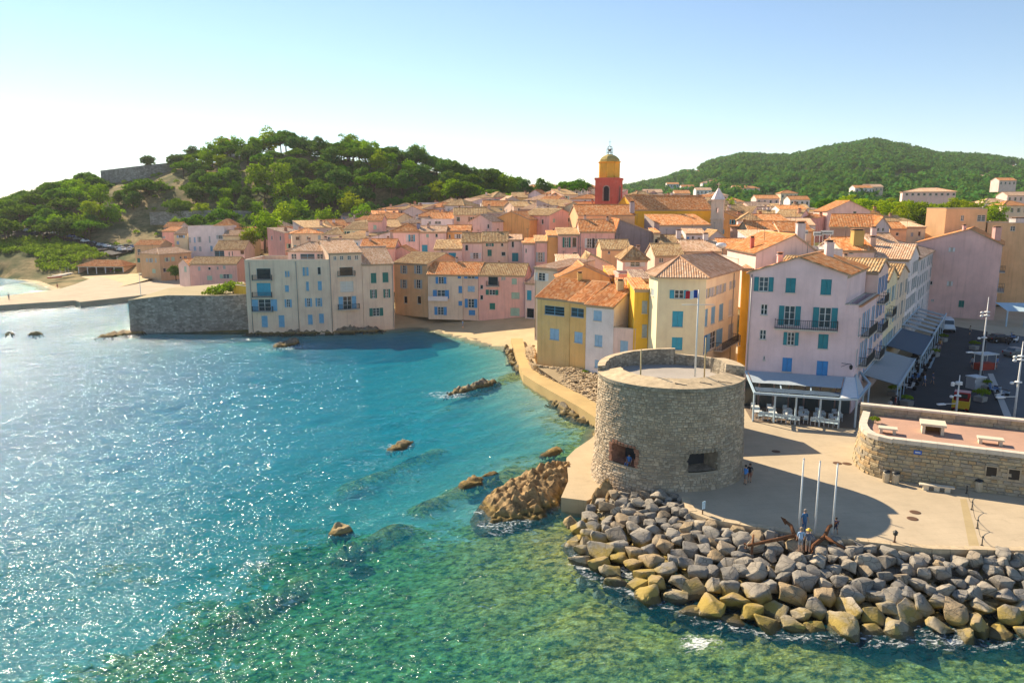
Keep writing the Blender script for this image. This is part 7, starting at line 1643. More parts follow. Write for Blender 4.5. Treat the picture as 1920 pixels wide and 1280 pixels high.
# awnings along the harbour street
def street_awning(label, t0, t1, out, z0, z1, mat, slats=0):
    a, b = P(t0), P(t1); rn = Vector((dv.y, -dv.x)); r = empty('street_awning', ((a.x + b.x) / 2, (a.y + b.y) / 2, QZ), label, 'awning', 'awnings along the harbour street'); og = r.location.copy()
    q = lambda t_, o_, zz: Vector((P(t_).x + rn.x * o_, P(t_).y + rn.y * o_, zz))
    m = MB(og); n = 12
    for i in range(n):
        ta, tb = t0 + (t1 - t0) * i / n, t0 + (t1 - t0) * (i + 1) / n
        if slats:
            if i % 2: continue
        f = [q(ta, .1, z0), q(ta, out, z1), q(tb, out, z1), q(tb, .1, z0)]; m.face(f); m.face([v - Vector((0, 0, .05)) for v in f][::-1])
    fo = m.build('awning_fabric', mat, r)
    if slats:
        fo['kind'] = 'stuff'
    for o_, zz in ((out, z1), (.1, z0)):
        m = MB(og); m.bar(q(t0, o_, zz), q(t1, o_, zz), .14, .2); m.build('beam', M_BLUEF, r)
    m = MB(og); m.face([q(t0, out, z1), q(t1, out, z1), q(t1, out, z1 - .55), q(t0, out, z1 - .55)]); m.build('valance', mat, r)
    for i in range(6):
        t_ = t0 + (t1 - t0) * i / 5; m = MB(og); e = q(t_, out - .1, 0); m.box((e.x, e.y, QZ), .1, .1, z1 - QZ); m.build('post', M_BLUEF, r)
street_awning('pale grey terrace awning beside the lilac wing', 6, 24, 4.0, 5.6, 4.8, plain('shaded_grey_fabric', (.36, .39, .40), .8))
street_awning('dark blue terrace awning halfway along the harbour street', 26, 44, 4.6, 6.0, 5.0, M_DBLUE)
street_awning('slatted grey terrace roof at the far end of the harbour street', 44.5, 72, 4.6, 6.4, 5.4, plain('shaded_grey_fabric', (.36, .39, .40), .8), 1)
A = G(1886, 612, QZ); pvx = empty('street_awning', (A.x, A.y, QZ), 'pale blue awning by the doorway right of the pink gable house', 'awning', 'awnings along the harbour street')
m = MB(pvx.location); x, y = A.x, A.y
m.face([(x, y, 5.2), (x + 6, y - 1.5, 5.2), (x + 6, y + 3, 6.4), (x, y + 4, 6.4)]); m.build('awning_fabric', plain('pale_blue_fabric', (.45, .6, .68), .8), pvx)
for dx, dy in ((0, 0), (3, -.75), (6, -1.5)): m = MB(pvx.location); m.box((x + dx, y + dy, QZ), .22, .22, 3.0); m.build('post', M_BLUEF, pvx)

# ================================================================== street lamps, masts, flagpoles
def harbour_lamp(label, px, py, px_top, py_top, arms=True):
    b = G(px, py, QZ); zt = ZY(py_top, b.y); r = empty('harbour_lamp', (b.x, b.y, QZ), label, 'lamp post', 'mast-like lamps along the harbour'); og = r.location.copy()
    m = MB(og); m.tube([(b.x, b.y, QZ), (b.x, b.y, QZ + (zt - QZ) * .55), (b.x, b.y, zt)], [.13, .10, .035], 8); m.lathe((b.x, b.y, QZ), [(.25, 0), (.25, .1), (.16, .5)], 10); m.build('mast', M_WPAINT, r)
    for f in (.82, .78, .52):
        zz = QZ + (zt - QZ) * f; m = MB(og); m.lathe((b.x, b.y, zz), [(.12, 0), (.34, .05), (.34, .14), (.12, .2)], 10); m.build('lamp_ring', M_WPAINT, r)
        l = MB(og); l.bar((b.x, b.y, zz + .1), (b.x - .75, b.y - .2, zz + .1), .05); l.build('arm', M_WPAINT, r); g = MB(og); g.lathe((b.x - .8, b.y - .2, zz - .12), [(.0, 0), (.16, .05), (.2, .2), (.1, .3)], 10); g.build('lamp_head', plain('opal_glass', (.8, .8, .78), .3), r)
    zz = QZ + (zt - QZ) * .36; m = MB(og); m.bar((b.x, b.y, zz), (b.x - 1.6, b.y - .3, zz + .05), .06); m.build('arm', M_WPAINT, r); m = MB(og); m.box((b.x - 1.9, b.y - .35, zz - .05), .9, .35, .14, .2); m.build('lamp_head', M_WPAINT, r)
harbour_lamp('tall white mast-like lamp in front of the pink gable house', 1836, 716, 1850, 557)
harbour_lamp('white mast-like lamp at the right edge of the harbour', 1899, 800, 1912, 640)
harbour_lamp('slim white mast behind the fort parapet near the yellow truck', 1791, 786, 1806, 703, False)
for i, (px, py, pt) in enumerate(((1497, 1001, 861), (1527, 1004, 866), (1560, 1004, 871))):
    b = G(px, py, QZ); zt = ZY(pt, b.y); r = empty('flagpole', (b.x, b.y, QZ), f'bare white flagpole on the quay, {["left", "middle", "right"][i]} of the three', 'flagpole', 'bare flagpoles by the anchors'); og = r.location.copy()
    m = MB(og); m.tube([(b.x, b.y, QZ), (b.x, b.y, zt)], [.075, .05], 10); m.build('pole', M_WPAINT, r); m = MB(og); m.lathe((b.x, b.y, QZ + .003), [(.16, 0), (.16, .06), (.09, .14)], 10); m.build('base', M_ZINC, r); m = MB(og); m.lathe((b.x, b.y, zt), [(.05, 0), (.07, .06), (.0, .12)], 8); m.build('finial', M_WPAINT, r)
# rusty anchors
M_RUST = stone((.17, .075, .035), 4, .5, .4)
def anchor(label, crown, ring, tipA, tipB, stock):
    crown, ring, tipA, tipB = map(Vector, (crown, ring, tipA, tipB)); r = empty('ship_anchor', crown, label, 'anchor', 'old ship anchors on the boulders'); og = r.location.copy()
    m = MB(og); m.tube([crown, ring], [.15, .10], 8); m.build('shank', M_RUST, r)
    d = (ring - crown).normalized()
    for tp_ in (tipA, tipB):
        mid = crown.lerp(tp_, .55) - d * .22; m = MB(og); m.tube([crown, mid, tp_], [.15, .13, .07], 8); m.build('arm', M_RUST, r)
        f = MB(og); a = (tp_ - mid).normalized(); s = a.cross(d).normalized(); f.mesh([tp_ + a * .25, tp_ - a * .35 + s * .3 + d * .08, tp_ - a * .5 + d * .05, tp_ - a * .35 - s * .3 + d * .08, tp_ - d * .07], [(0, 1, 2, 3), (1, 0, 4), (2, 1, 4), (3, 2, 4), (0, 3, 4)]); f.build('fluke', M_RUST, r)
    m = MB(og); c = ring - d * .35; sv = Vector(stock); m.tube([c - sv, c, c + sv], [.06, .1, .06], 8); m.build('stock', M_RUST, r)
    m = MB(og); m.tube([ring + d * .18 + Vector((math.cos(R(a)) * .18 * d.y, -math.cos(R(a)) * .18 * d.x, math.sin(R(a)) * .18)) for a in range(0, 361, 30)], .035, 6, 0, False); m.build('ring', M_RUST, r)
g1 = lambda px, py, z: tuple(G(px, py, z))
anchor('rusty ship anchor lying on the boulders left of the two visitors', g1(1490, 1004, 2.5), g1(1402, 1022, 2.0), g1(1468, 972, 3.1), g1(1508, 1036, 1.6), (.2, .5, .5))
anchor('rusty ship anchor leaning on the boulders right of the two visitors', g1(1546, 1006, 2.5), g1(1622, 1050, 1.5), g1(1571, 978, 3.1), g1(1518, 1042, 1.5), (.1, .5, .5))
# quay furniture
def lamp_stub(px, py, h, lab, name='pillar_lamp', col=(.05, .05, .045)):
    b = G(px, py, QZ); m = MB((b.x, b.y, QZ)); m.tube([(b.x, b.y, QZ), (b.x, b.y, QZ + h * .62)], .055, 8); m.lathe((b.x, b.y, QZ + h * .6), [(.06, 0), (.15, .08), (.15, h * .22), (.19, h * .25), (.04, h * .4)], 8, 1, False); m.lathe((b.x, b.y, QZ), [(.16, 0), (.13, .12)], 10)
    tag(m.build(name, [plain('rusty_iron', (.13, .07, .04), .7), plain('lamp_iron', col, .5)]), lab, 'lamp')
lamp_stub(1677, 1019, 1.0, 'short dark pillar lamp at the sunlit edge of the quay'); 
b = G(1317, 966, QZ); r = empty('info_sign', (b.x, b.y, QZ), 'small white and blue information sign on a short post by the kerb', 'sign'); og = r.location.copy(); m = MB(og); m.tube([(b.x, b.y, QZ), (b.x, b.y, QZ + .75)], .05, 8); m.build('post', plain('rusty_iron', (.13, .07, .04), .7), r); m = MB(og); m.obox(Vector((b.x, b.y, QZ)), Vector((.8, .6, 0)), Vector((.6, -.8, 0)), -.16, .16, .06, .1, .55, 1.15); m.build('plate', [plain('sign_pale_blue', (.45, .65, .78), .4)], r)
ch_pts = [G(1812, 925, QZ), G(1822, 955, QZ), G(1832, 990, QZ), G(1841, 1022, QZ)]
for i, p in enumerate(ch_pts):
    m = MB((p.x, p.y, QZ)); m.tube([(p.x, p.y, QZ), (p.x, p.y, QZ + .62)], .035, 8); m.lathe((p.x, p.y, QZ + .6), [(.05, 0), (.07, .05), (.0, .1)], 8); m.lathe((p.x, p.y, QZ + .004), [(.1, 0), (.1, .03)], 8); tag(m.build('barrier_post', M_IRON), f'thin dark barrier post on the sunlit quay, {ORD(i + 1)} from the fort', 'post', 'barrier posts on the quay')
for i in range(3):
    a, c = ch_pts[i], ch_pts[i + 1]; m = MB((a.x, a.y, QZ)); m.tube([(a.lerp(c, k / 10) + Vector((0, 0, .56 - .38 * math.sin(math.pi * k / 10)))) for k in range(11)], .018, 5); tag(m.build('barrier_chain', M_IRON), f'sagging chain between barrier posts, {ORD(i + 1)} from the fort', 'chain', 'chains on the quay')
def bin_(px, py, lab):
    b = G(px, py, QZ); r = empty('litter_bin', (b.x, b.y, QZ), lab, 'litter bin', 'litter bins along the fort'); og = r.location.copy(); m = MB(og); m.lathe((b.x, b.y, QZ), [(.24, .02), (.26, .04), (.26, .82), (.24, .84)], 12); m.build('body', plain('cream_bin', (.62, .55, .42), .7), r)
    for k in range(12): a = R(30 * k); s = MB(og); s.box((b.x + .275 * math.cos(a), b.y + .275 * math.sin(a), QZ + .06), .03, .07, .74, a); s.build('slat', plain('bin_slat', (.55, .46, .32), .7), r)
    m = MB(og); m.lathe((b.x, b.y, QZ + .92), [(.31, 0), (.31, .06), (.1, .14)], 12); m.build('lid', M_IRON, r)
    m = MB(og); 
    for k in range(3): a = R(120 * k); m.tube([(b.x + .2 * math.cos(a), b.y + .2 * math.sin(a), QZ + .8), (b.x + .2 * math.cos(a), b.y + .2 * math.sin(a), QZ + .94)], .02, 5)
    m.build('bracket', M_IRON, r)
bin_(1661, 903, 'cream litter bin, left one of the pair by the fort corner'); bin_(1678, 906, 'cream litter bin, right one of the pair by the fort corner'); bin_(1834, 921, 'cream litter bin standing alone near the fort windows')
a, c = G(1722, 914, QZ), G(1788, 922, QZ); U = (c - a).normalized(); N = Vector((U.y, -U.x, 0)); L = (c - a).length; r = empty('stone_bench', tuple(a.lerp(c, .5)), 'long pale stone bench against the fort wall', 'bench'); og = r.location.copy(); m = MB(og); m.obox(a, U, N, 0, L, 0, .45, .38, .48); m.build('seat', M_PALE, r)
for u in (.3, L / 2 - .2, L - .7): m = MB(og); m.obox(a, U, N, u, u + .4, .05, .4, 0.003, .38); m.build('support', M_PALE, r)
c = D(1352, 460, 139); m = MB(c); m.tube([(c.x, c.y + .2, c.z - 1.2), (c.x, c.y + .2, c.z)], .05, 6); vs = []; 
m.lathe((c.x, c.y, c.z - .55), [(.25, 0), (.95, .35), (1.0, .62), (.85, .9), (.3, 1.05)], 12); tag(m.build('roof_vent', M_WPAINT), 'rounded white ventilator dome on the roof behind the cream house', 'ventilator')

# ================================================================== vehicles
M_TYRE = plain('tyre', (.015, .015, .015), .8); M_CHROME = plain('chrome', (.5, .5, .5), .25, .5, .9)
def paint(c): return plain('car_paint', c, .3, .5)
def car_proto(col, kind='hatch'):
    """body length 4 m along +x, origin under the centre"""
    prof = {'hatch': [(-2.0, .35), (-2.02, .75), (-1.9, .95), (-1.35, 1.0), (-1.0, 1.42), (.35, 1.45), (1.0, 1.0), (1.75, .88), (2.0, .65), (2.0, .35)], 'van': [(-2.3, .35), (-2.3, 1.9), (-2.2, 2.05), (1.0, 2.05), (1.35, 1.9), (1.75, 1.2), (2.25, 1.05), (2.35, .7), (2.35, .35)]}[kind]
    m = MB(); W_ = .86; n = len(prof)
    L_ = [(x, -W_ + (.16 if z > 1.02 else 0), z) for x, z in prof]; R_ = [(x, W_ - (.16 if z > 1.02 else 0), z) for x, z in prof]
    m.face(L_[::-1]); m.face(R_)
    for i in range(n): m.face([L_[i], L_[(i + 1) % n], R_[(i + 1) % n], R_[i]])
    body = ('body', m.data('body', paint(col))); g = MB()
    gz = MB()
    if kind == 'hatch':
        for s in (-1, 1): g.face([(-.95, s * .74, 1.03), (.88, s * .74, 1.03), (.33, s * .712, 1.38), (-.88, s * .712, 1.38)][::s])
        g2 = MB(); g2.face([(1.0, -.66, 1.02), (1.0, .66, 1.02), (.38, .62, 1.43), (.38, -.62, 1.43)]); g2.v = [(x + .012, y, z + .012) for x, y, z in g2.v]
        g3 = MB(); g3.face([(-1.36, .66, 1.03), (-1.36, -.66, 1.03), (-1.03, -.62, 1.38), (-1.03, .62, 1.38)]); g3.v = [(x - .014, y, z + .008) for x, y, z in g3.v]
    else:
        for s in (-1, 1): g.face([(.35, s * .72, 1.25), (1.5, s * .72, 1.25), (1.25, s * .712, 1.8), (.35, s * .712, 1.8)][::s])
        g2 = MB(); g2.face([(1.72, -.66, 1.28), (1.72, .66, 1.28), (1.38, .62, 1.86), (1.38, -.62, 1.86)]); g2.v = [(x + .015, y, z + .01) for x, y, z in g2.v]
        g3 = MB(); g3.face([(-2.31, .6, 1.3), (-2.31, -.6, 1.3), (-2.31, -.58, 1.75), (-2.31, .58, 1.75)])
    out = [body, ('side_window', g.data('side_window', glass_and_hole())), ('windscreen', g2.data('windscreen', glass_and_hole())), ('rear_window', g3.data('rear_window', glass_and_hole()))]
    xs = (-1.25, 1.3) if kind == 'hatch' else (-1.45, 1.55)
    for x in xs:
        for s in (-1, 1):
            w = MB(); w.tube([(x, s * .70, .32), (x, s * .89, .32)], .32, 14, 0); w.tube([(x, s * .885, .32), (x, s * .905, .32)], .19, 10, 1); out.append(('wheel', w.data('wheel', [M_TYRE, M_CHROME])))
    fx, bx_ = (2.0, -2.02) if kind == 'hatch' else (2.36, -2.31)
    for s in (-1, 1):
        h = MB(); h.box((fx - .02, s * .62, .66), .06, .3, .14); out.append(('headlight', h.data('headlight', plain('lens', (.75, .75, .72), .1, .6)))); h = MB(); h.box((bx_ - .01, s * .68, .7), .05, .2, .2); out.append(('tail_light', h.data('tail_light', plain('red_lens', (.4, .02, .02), .2, .5))))
    h = MB(); h.box((fx + .02, 0, .35), .1, 1.6, .2); out.append(('bumper', h.data('bumper', plain('bumper_black', (.03, .03, .03), .6)))); return out
def T(px, py):
    """where the line of sight through this pixel meets the terrain"""
    for y in np.arange(230, 460, .8):
        p = D(px, py, y)
        if lz(p.x, y) >= p.z: return Vector((p.x, y, lz(p.x, y)))
    return D(px, py, 290)
carc = {k: car_proto(c) for k, c in dict(white=(.75, .75, .75), silver=(.45, .46, .48), black=(.02, .02, .025), blue=(.05, .12, .28), grey=(.16, .17, .18)).items()}
rl = [T(a, b) for a, b in ((20, 437), (60, 439), (95, 443), (125, 449), (150, 457), (180, 464), (205, 470), (232, 478))]
m = MB()
rs = []
for i in range(len(rl)):
    d = (rl[min(i + 1, len(rl) - 1)] - rl[max(i - 1, 0)]); d.z = 0; d.normalize(); nrm = Vector((-d.y, d.x, 0)); rs.append((rl[i] - nrm * 4.5, rl[i] + nrm * 4.5, d))
for (a, b, _), (c, d, _) in zip(rs, rs[1:]):
    zz = [max(lz(p.x, p.y), q.z) + .35 for p, q in ((a, rl[0]), (c, rl[0]))] if False else None
    f = [Vector((p.x, p.y, max(lz(p.x, p.y), lz((a.x + c.x) / 2, (a.y + c.y) / 2)) + .25)) for p in (a, c, d, b)]; m.face(f)
tag(m.build('hill_road', M_ROAD), kind='structure')
carlab = ['white', 'silver', 'white', 'black', 'white', 'silver', 'blue', 'grey', 'white', 'black', 'silver', 'white', 'grey', 'white']
for i in range(14):
    t_ = (i + .4) / 14 * (len(rl) - 1); k = min(int(t_), len(rl) - 2); p = rl[k].lerp(rl[k + 1], t_ - k); d = rs[k][2]; nrm = Vector((-d.y, d.x, 0)); p = p + nrm * 1.0
    place(carc[carlab[i]], 'parked_car', (p.x, p.y, max(lz(p.x, p.y), lz(p.x - d.x * 2, p.y - d.y * 2), lz(p.x + d.x * 2, p.y + d.y * 2)) + .28), math.atan2(d.y, d.x), f'{carlab[i]} car, {ORD(i + 1)} from the left in the line parked under the hill', 'car', 'cars parked under the citadel hill')
for i, (px, py, c) in enumerate(((226, 468, 'silver'), (238, 466, 'black'), (232, 473, 'white'), (244, 472, 'white'), (249, 467, 'blue'))):
    p = T(px, py); place(carc[c], 'parked_car', (p.x, p.y, p.z + .3), 1.9, f'{c} car in the small car park by the ochre house, {ORD(i + 1)} of five', 'car', 'cars parked under the citadel hill')
p = G(1787, 623, QZ); place(car_proto((.68, .72, .75), 'van'), 'delivery_van', (p.x, p.y + 2, QZ), -1.95, 'white delivery van standing at the far end of the harbour street', 'van', None, 1.15)
p = G(1873, 641, QZ); place(carc['black'], 'parked_car', (p.x, p.y, QZ), .15, 'dark car parked before the doorway right of the pink house', 'car', 'cars at the end of the harbour street')
p = G(1905, 668, QZ); place(carc['grey'], 'parked_car', (p.x, p.y, QZ), .3, 'grey car at the right edge of the harbour street', 'car', 'cars at the end of the harbour street')
# small yellow and red truck seen from behind
p = G(1799, 776, QZ); tk = empty('small_truck', (p.x, p.y, QZ), 'small truck with a yellow tipper body and red cab on the harbour street', 'truck'); og = tk.location.copy(); ang = math.atan2(.835, .55); Uv = Vector((.55, .835, 0)); Nv = Vector((.835, -.55, 0)); o = Vector((p.x, p.y, QZ))
def tpart(nm, mat, u0, u1, n0, n1, z0, z1): m = MB(og); m.obox(o, Uv, Nv, u0, u1, n0, n1, z0, z1); return m.build(nm, mat, tk)
MY = plain('yellow_body', (.62, .42, .03), .5); MRD = paint((.35, .02, .03)); tpart('tailgate', MY, 0, .06, -.85, .85, .75, 1.5); tpart('side_panel', MY, .06, 2.4, -.85, -.79, .75, 1.5); tpart('side_panel', MY, .06, 2.4, .79, .85, .75, 1.5); tpart('bed', MY, .0, 2.4, -.85, .85, .62, .745); tpart('cab', MRD, 2.5, 3.9, -.8, .8, .5, 1.95); tpart('rear_window', glass_and_hole(), 2.47, 2.495, -.55, .55, 1.3, 1.8); tpart('chassis', M_IRON, .1, 3.9, -.4, .4, .4, .6)
for u in (.6, 3.2):
    for s in (-1, 1): c = o + Uv * u + Nv * (s * .72); m = MB(og); m.tube([c + Vector((0, 0, .34)) - Nv * .12, c + Vector((0, 0, .34)) + Nv * .12], .34, 14); m.build('wheel', M_TYRE, tk)
for s in (-1, 1): tpart('tail_light', plain('red_lens', (.4, .02, .02), .2, .5), -.02, -.001, s * .6 - .12, s * .6 + .12, .55, .7)
# scooters parked along the street
def scooter_proto(col):
    b = MB(); b.mesh([(-.75, -.13, .45), (-.75, .13, .45), (-.1, .15, .40), (-.1, -.15, .40), (-.8, -.1, .72), (-.8, .1, .72), (-.05, .12, .70), (-.05, -.12, .70)], [(0, 1, 2, 3), (7, 6, 5, 4), (0, 4, 5, 1), (1, 5, 6, 2), (2, 6, 7, 3), (3, 7, 4, 0)]); b.box((.15, 0, .28), .55, .26, .06); b.bar((.38, 0, .3), (.52, 0, .95), .3, .07)
    s = MB(); s.box((-.42, 0, .73), .72, .24, .09); h = MB(); h.bar((.5, 0, .9), (.44, 0, 1.05), .06); h.bar((.42, -.3, 1.05), (.42, .3, 1.05), .04); w = []
    for x in (-.58, .62): k = MB(); k.tube([(x, -.05, .24), (x, .05, .24)], .24, 12); w.append(('wheel', k.data('wheel', M_TYRE)))
    l = MB(); l.lathe((.58, 0, .78), [(.0, 0), (.08, .03), (.08, .1), (.0, .13)], 8); mi = MB(); mi.box((.46, .28, 1.1), .02, .1, .07); mi.box((.46, -.28, 1.1), .02, .1, .07)
    return [('body', b.data('body', paint(col))), ('seat', s.data('seat', plain('seat_vinyl', (.02, .02, .02), .5))), ('handlebar', h.data('handlebar', M_IRON)), ('headlight', l.data('headlight', plain('lens', (.75, .75, .72), .1, .6)))] + w
scp = [scooter_proto(c) for c in ((.12, .25, .5), (.65, .65, .66), (.03, .03, .04), (.35, .45, .55))]; scw = ['blue', 'white', 'black', 'pale blue']
n = 0
for (x0, y0, x1, y1, k) in ((1692, 722, 1738, 650, 13), (1700, 735, 1748, 655, 9)):
    for i in range(k):
        t_ = (i + .5) / k; p = G(x0 + (x1 - x0) * t_, y0 + (y1 - y0) * t_, QZ); n += 1; c = cr2.randrange(4)
        place(scp[c], 'parked_scooter', (p.x, p.y, QZ + .006), -.5 + cr2.uniform(-.15, .15), f'{scw[c]} scooter, {ORD(i + 1)} from the near end of the {"kerb" if k == 13 else "roadside"} row', 'scooter', 'scooters parked along the harbour street', 1.1)
for i, (px, py) in enumerate(((1898, 636), (1905, 642), (1888, 645), (1880, 742), (1862, 735), (1872, 748))):
    p = G(px, py, QZ); place(scp[i % 4], 'parked_scooter', (p.x, p.y, QZ + .006), cr2.uniform(0, 3), f'{scw[i % 4]} scooter {"by the pale blue awning" if i < 3 else "on the harbour side of the street"}, {ORD(i % 3 + 1)} of three', 'scooter', 'scooters parked along the harbour street', 1.1)
# planters, crates and a market stall on the harbour side
for i, (px, py, rd) in enumerate(((1826, 655, .9), (1838, 752, 1.0), (1846, 730, .8), (1768, 640, .8), (1752, 668, .7), (1700, 760, .7), (1676, 742, .8))):
    p = G(px, py, QZ); r = empty('planter', (p.x, p.y, QZ), f'square planter with a green bush on the harbour street, {ORD(i + 1)} of seven', 'planter', 'planters along the harbour street'); m = MB(r.location); m.box((p.x, p.y, QZ + .005), 1.0, 1.0, .6, .5, 0, 1.08); m.build('box', plain('planter_box', (.32, .30, .27), .8), r); o2 = bpy.data.objects.new('foliage', KINDS['shrub'][i % 3][0]); link(o2, r); o2.location = (0, 0, .55); o2.scale = (rd, rd, rd * 1.4)
p = G(1845, 692, QZ); st = empty('market_stall', (p.x, p.y, QZ), 'market stall with a red counter cloth and pale canopy by the lamp', 'stall'); og = st.location.copy(); m = MB(og); m.box((p.x, p.y, QZ + .004), 2.6, 1.2, .95, .3); m.build('counter', plain('red_cloth', (.36, .05, .03), .8), st); m = MB(og); m.box((p.x, p.y, QZ + 2.2), 2.9, 1.9, .12, .3); m.build('canopy', plain('canopy_grey', (.55, .56, .56), .8), st)
for dx, dy in ((-1.2, -.7), (1.2, -.7), (1.2, .7), (-1.2, .7)): ca, sa = math.cos(.3), math.sin(.3); m = MB(og); m.box((p.x + dx * ca - dy * sa, p.y + dx * sa + dy * ca, QZ + .004), .06, .06, 2.2); m.build('post', M_WPAINT, st)
p = G(1828, 728, QZ); m = MB((p.x, p.y, QZ)); m.box((p.x, p.y, QZ + .004), 1.6, 1.4, 1.5, .3); m.box((p.x, p.y, QZ + 1.507), 1.8, 1.6, .12, .3, 1); m.box((p.x - .1, p.y - .73, QZ + .9), 1.2, .06, .4, .3, 1); tag(m.build('ticket_kiosk', [plain('kiosk_grey', (.42, .43, .44), .7), plain('kiosk_top', (.6, .62, .63), .6)]), 'small grey kiosk beside the tall lamp on the harbour street', 'kiosk')
# dinghies pulled up on the far beach
def hull(L_=4.2, B_=1.5, col=(.7, .7, .68)):
    m = MB(); n = 9; rows = []
    for i in range(n + 1):
        t_ = i / n; w = B_ / 2 * math.sin(math.pi * min(1, .25 + t_ * .75)) ** .7 if t_ < 1 else .0; x = -L_ / 2 + L_ * t_; rows.append([(x, -w, .62 + .15 * t_), (x, -w * .7, .18 + .1 * t_), (x, 0, .05 + .2 * t_ ** 3), (x, w * .7, .18 + .1 * t_), (x, w, .62 + .15 * t_)])
    for a, b in zip(rows, rows[1:]):
        for k in range(4): m.face([a[k], b[k], b[k + 1], a[k + 1]][::-1], 0, None, True)
        m.face([a[0], a[4], b[4], b[0]][::-1], 1)
    m.face(rows[0][::-1]); return [('hull', m.data('hull', [paint(col), plain('deck_pale', (.55, .5, .42), .7)]))]
for i, (px, py, c, w_) in enumerate(((103, 522, (.5, .08, .06), 'red'), (112, 519, (.7, .7, .7), 'white'), (122, 517, (.15, .2, .3), 'blue'), (128, 516, (.7, .7, .7), 'pale'))):
    p = G(px, py, 1.6); mm = hull(4.2, 1.5, c); s = MB(); s.tube([(.3, 0, .5), (.3, 0, 3.0)], .03, 5); place(mm + ([('mast', s.data('mast', M_WPAINT))] if i else []), 'dinghy', (p.x, p.y, 1.6), .4 + i * .3, f'small {w_} dinghy pulled up on the far beach', 'boat', 'dinghies on the far beach')
for i, (px, py, hh) in enumerate(((265, 562, 9), (222, 512, 8), (285, 512, 7), (408, 534, 9))):
    p = G(px, py, 1.3); r = empty('jetty_lamp', (p.x, p.y, 1.3), f'slim white lamp post on the jetty, {ORD(i + 1)} of four', 'lamp post', 'slim lamp posts on the jetty'); m = MB(r.location); m.tube([(p.x, p.y, 1.3), (p.x, p.y, 1.3 + hh * .75)], [.09, .05], 6); m.build('pole', M_WPAINT, r); m = MB(r.location); m.box((p.x + .25, p.y, 1.3 + hh * .75), .7, .2, .1); m.build('lamp_head', M_WPAINT, r)
# gulls over the citadel
for i, (px, py) in enumerate(((403, 244), (411, 246), (419, 243))):
    c = D(px, py, 360); m = MB(c); k = .9
    m.lathe((c.x, c.y, c.z), [(.0, -.1), (.1, 0), (.0, .12)], 6)
    for s in (-1, 1): m.face([(c.x, c.y - .15, c.z), (c.x + s * .5, c.y - .1, c.z + .28), (c.x + s * k, c.y + .1, c.z + .05), (c.x + s * .45, c.y + .2, c.z + .22), (c.x, c.y + .15, c.z)])
    tag(m.build('seagull', plain('gull_grey', (.12, .12, .13), .8)), f'seagull in flight above the citadel, {["left", "middle", "right"][i]} of three', 'bird', 'seagulls above the citadel')

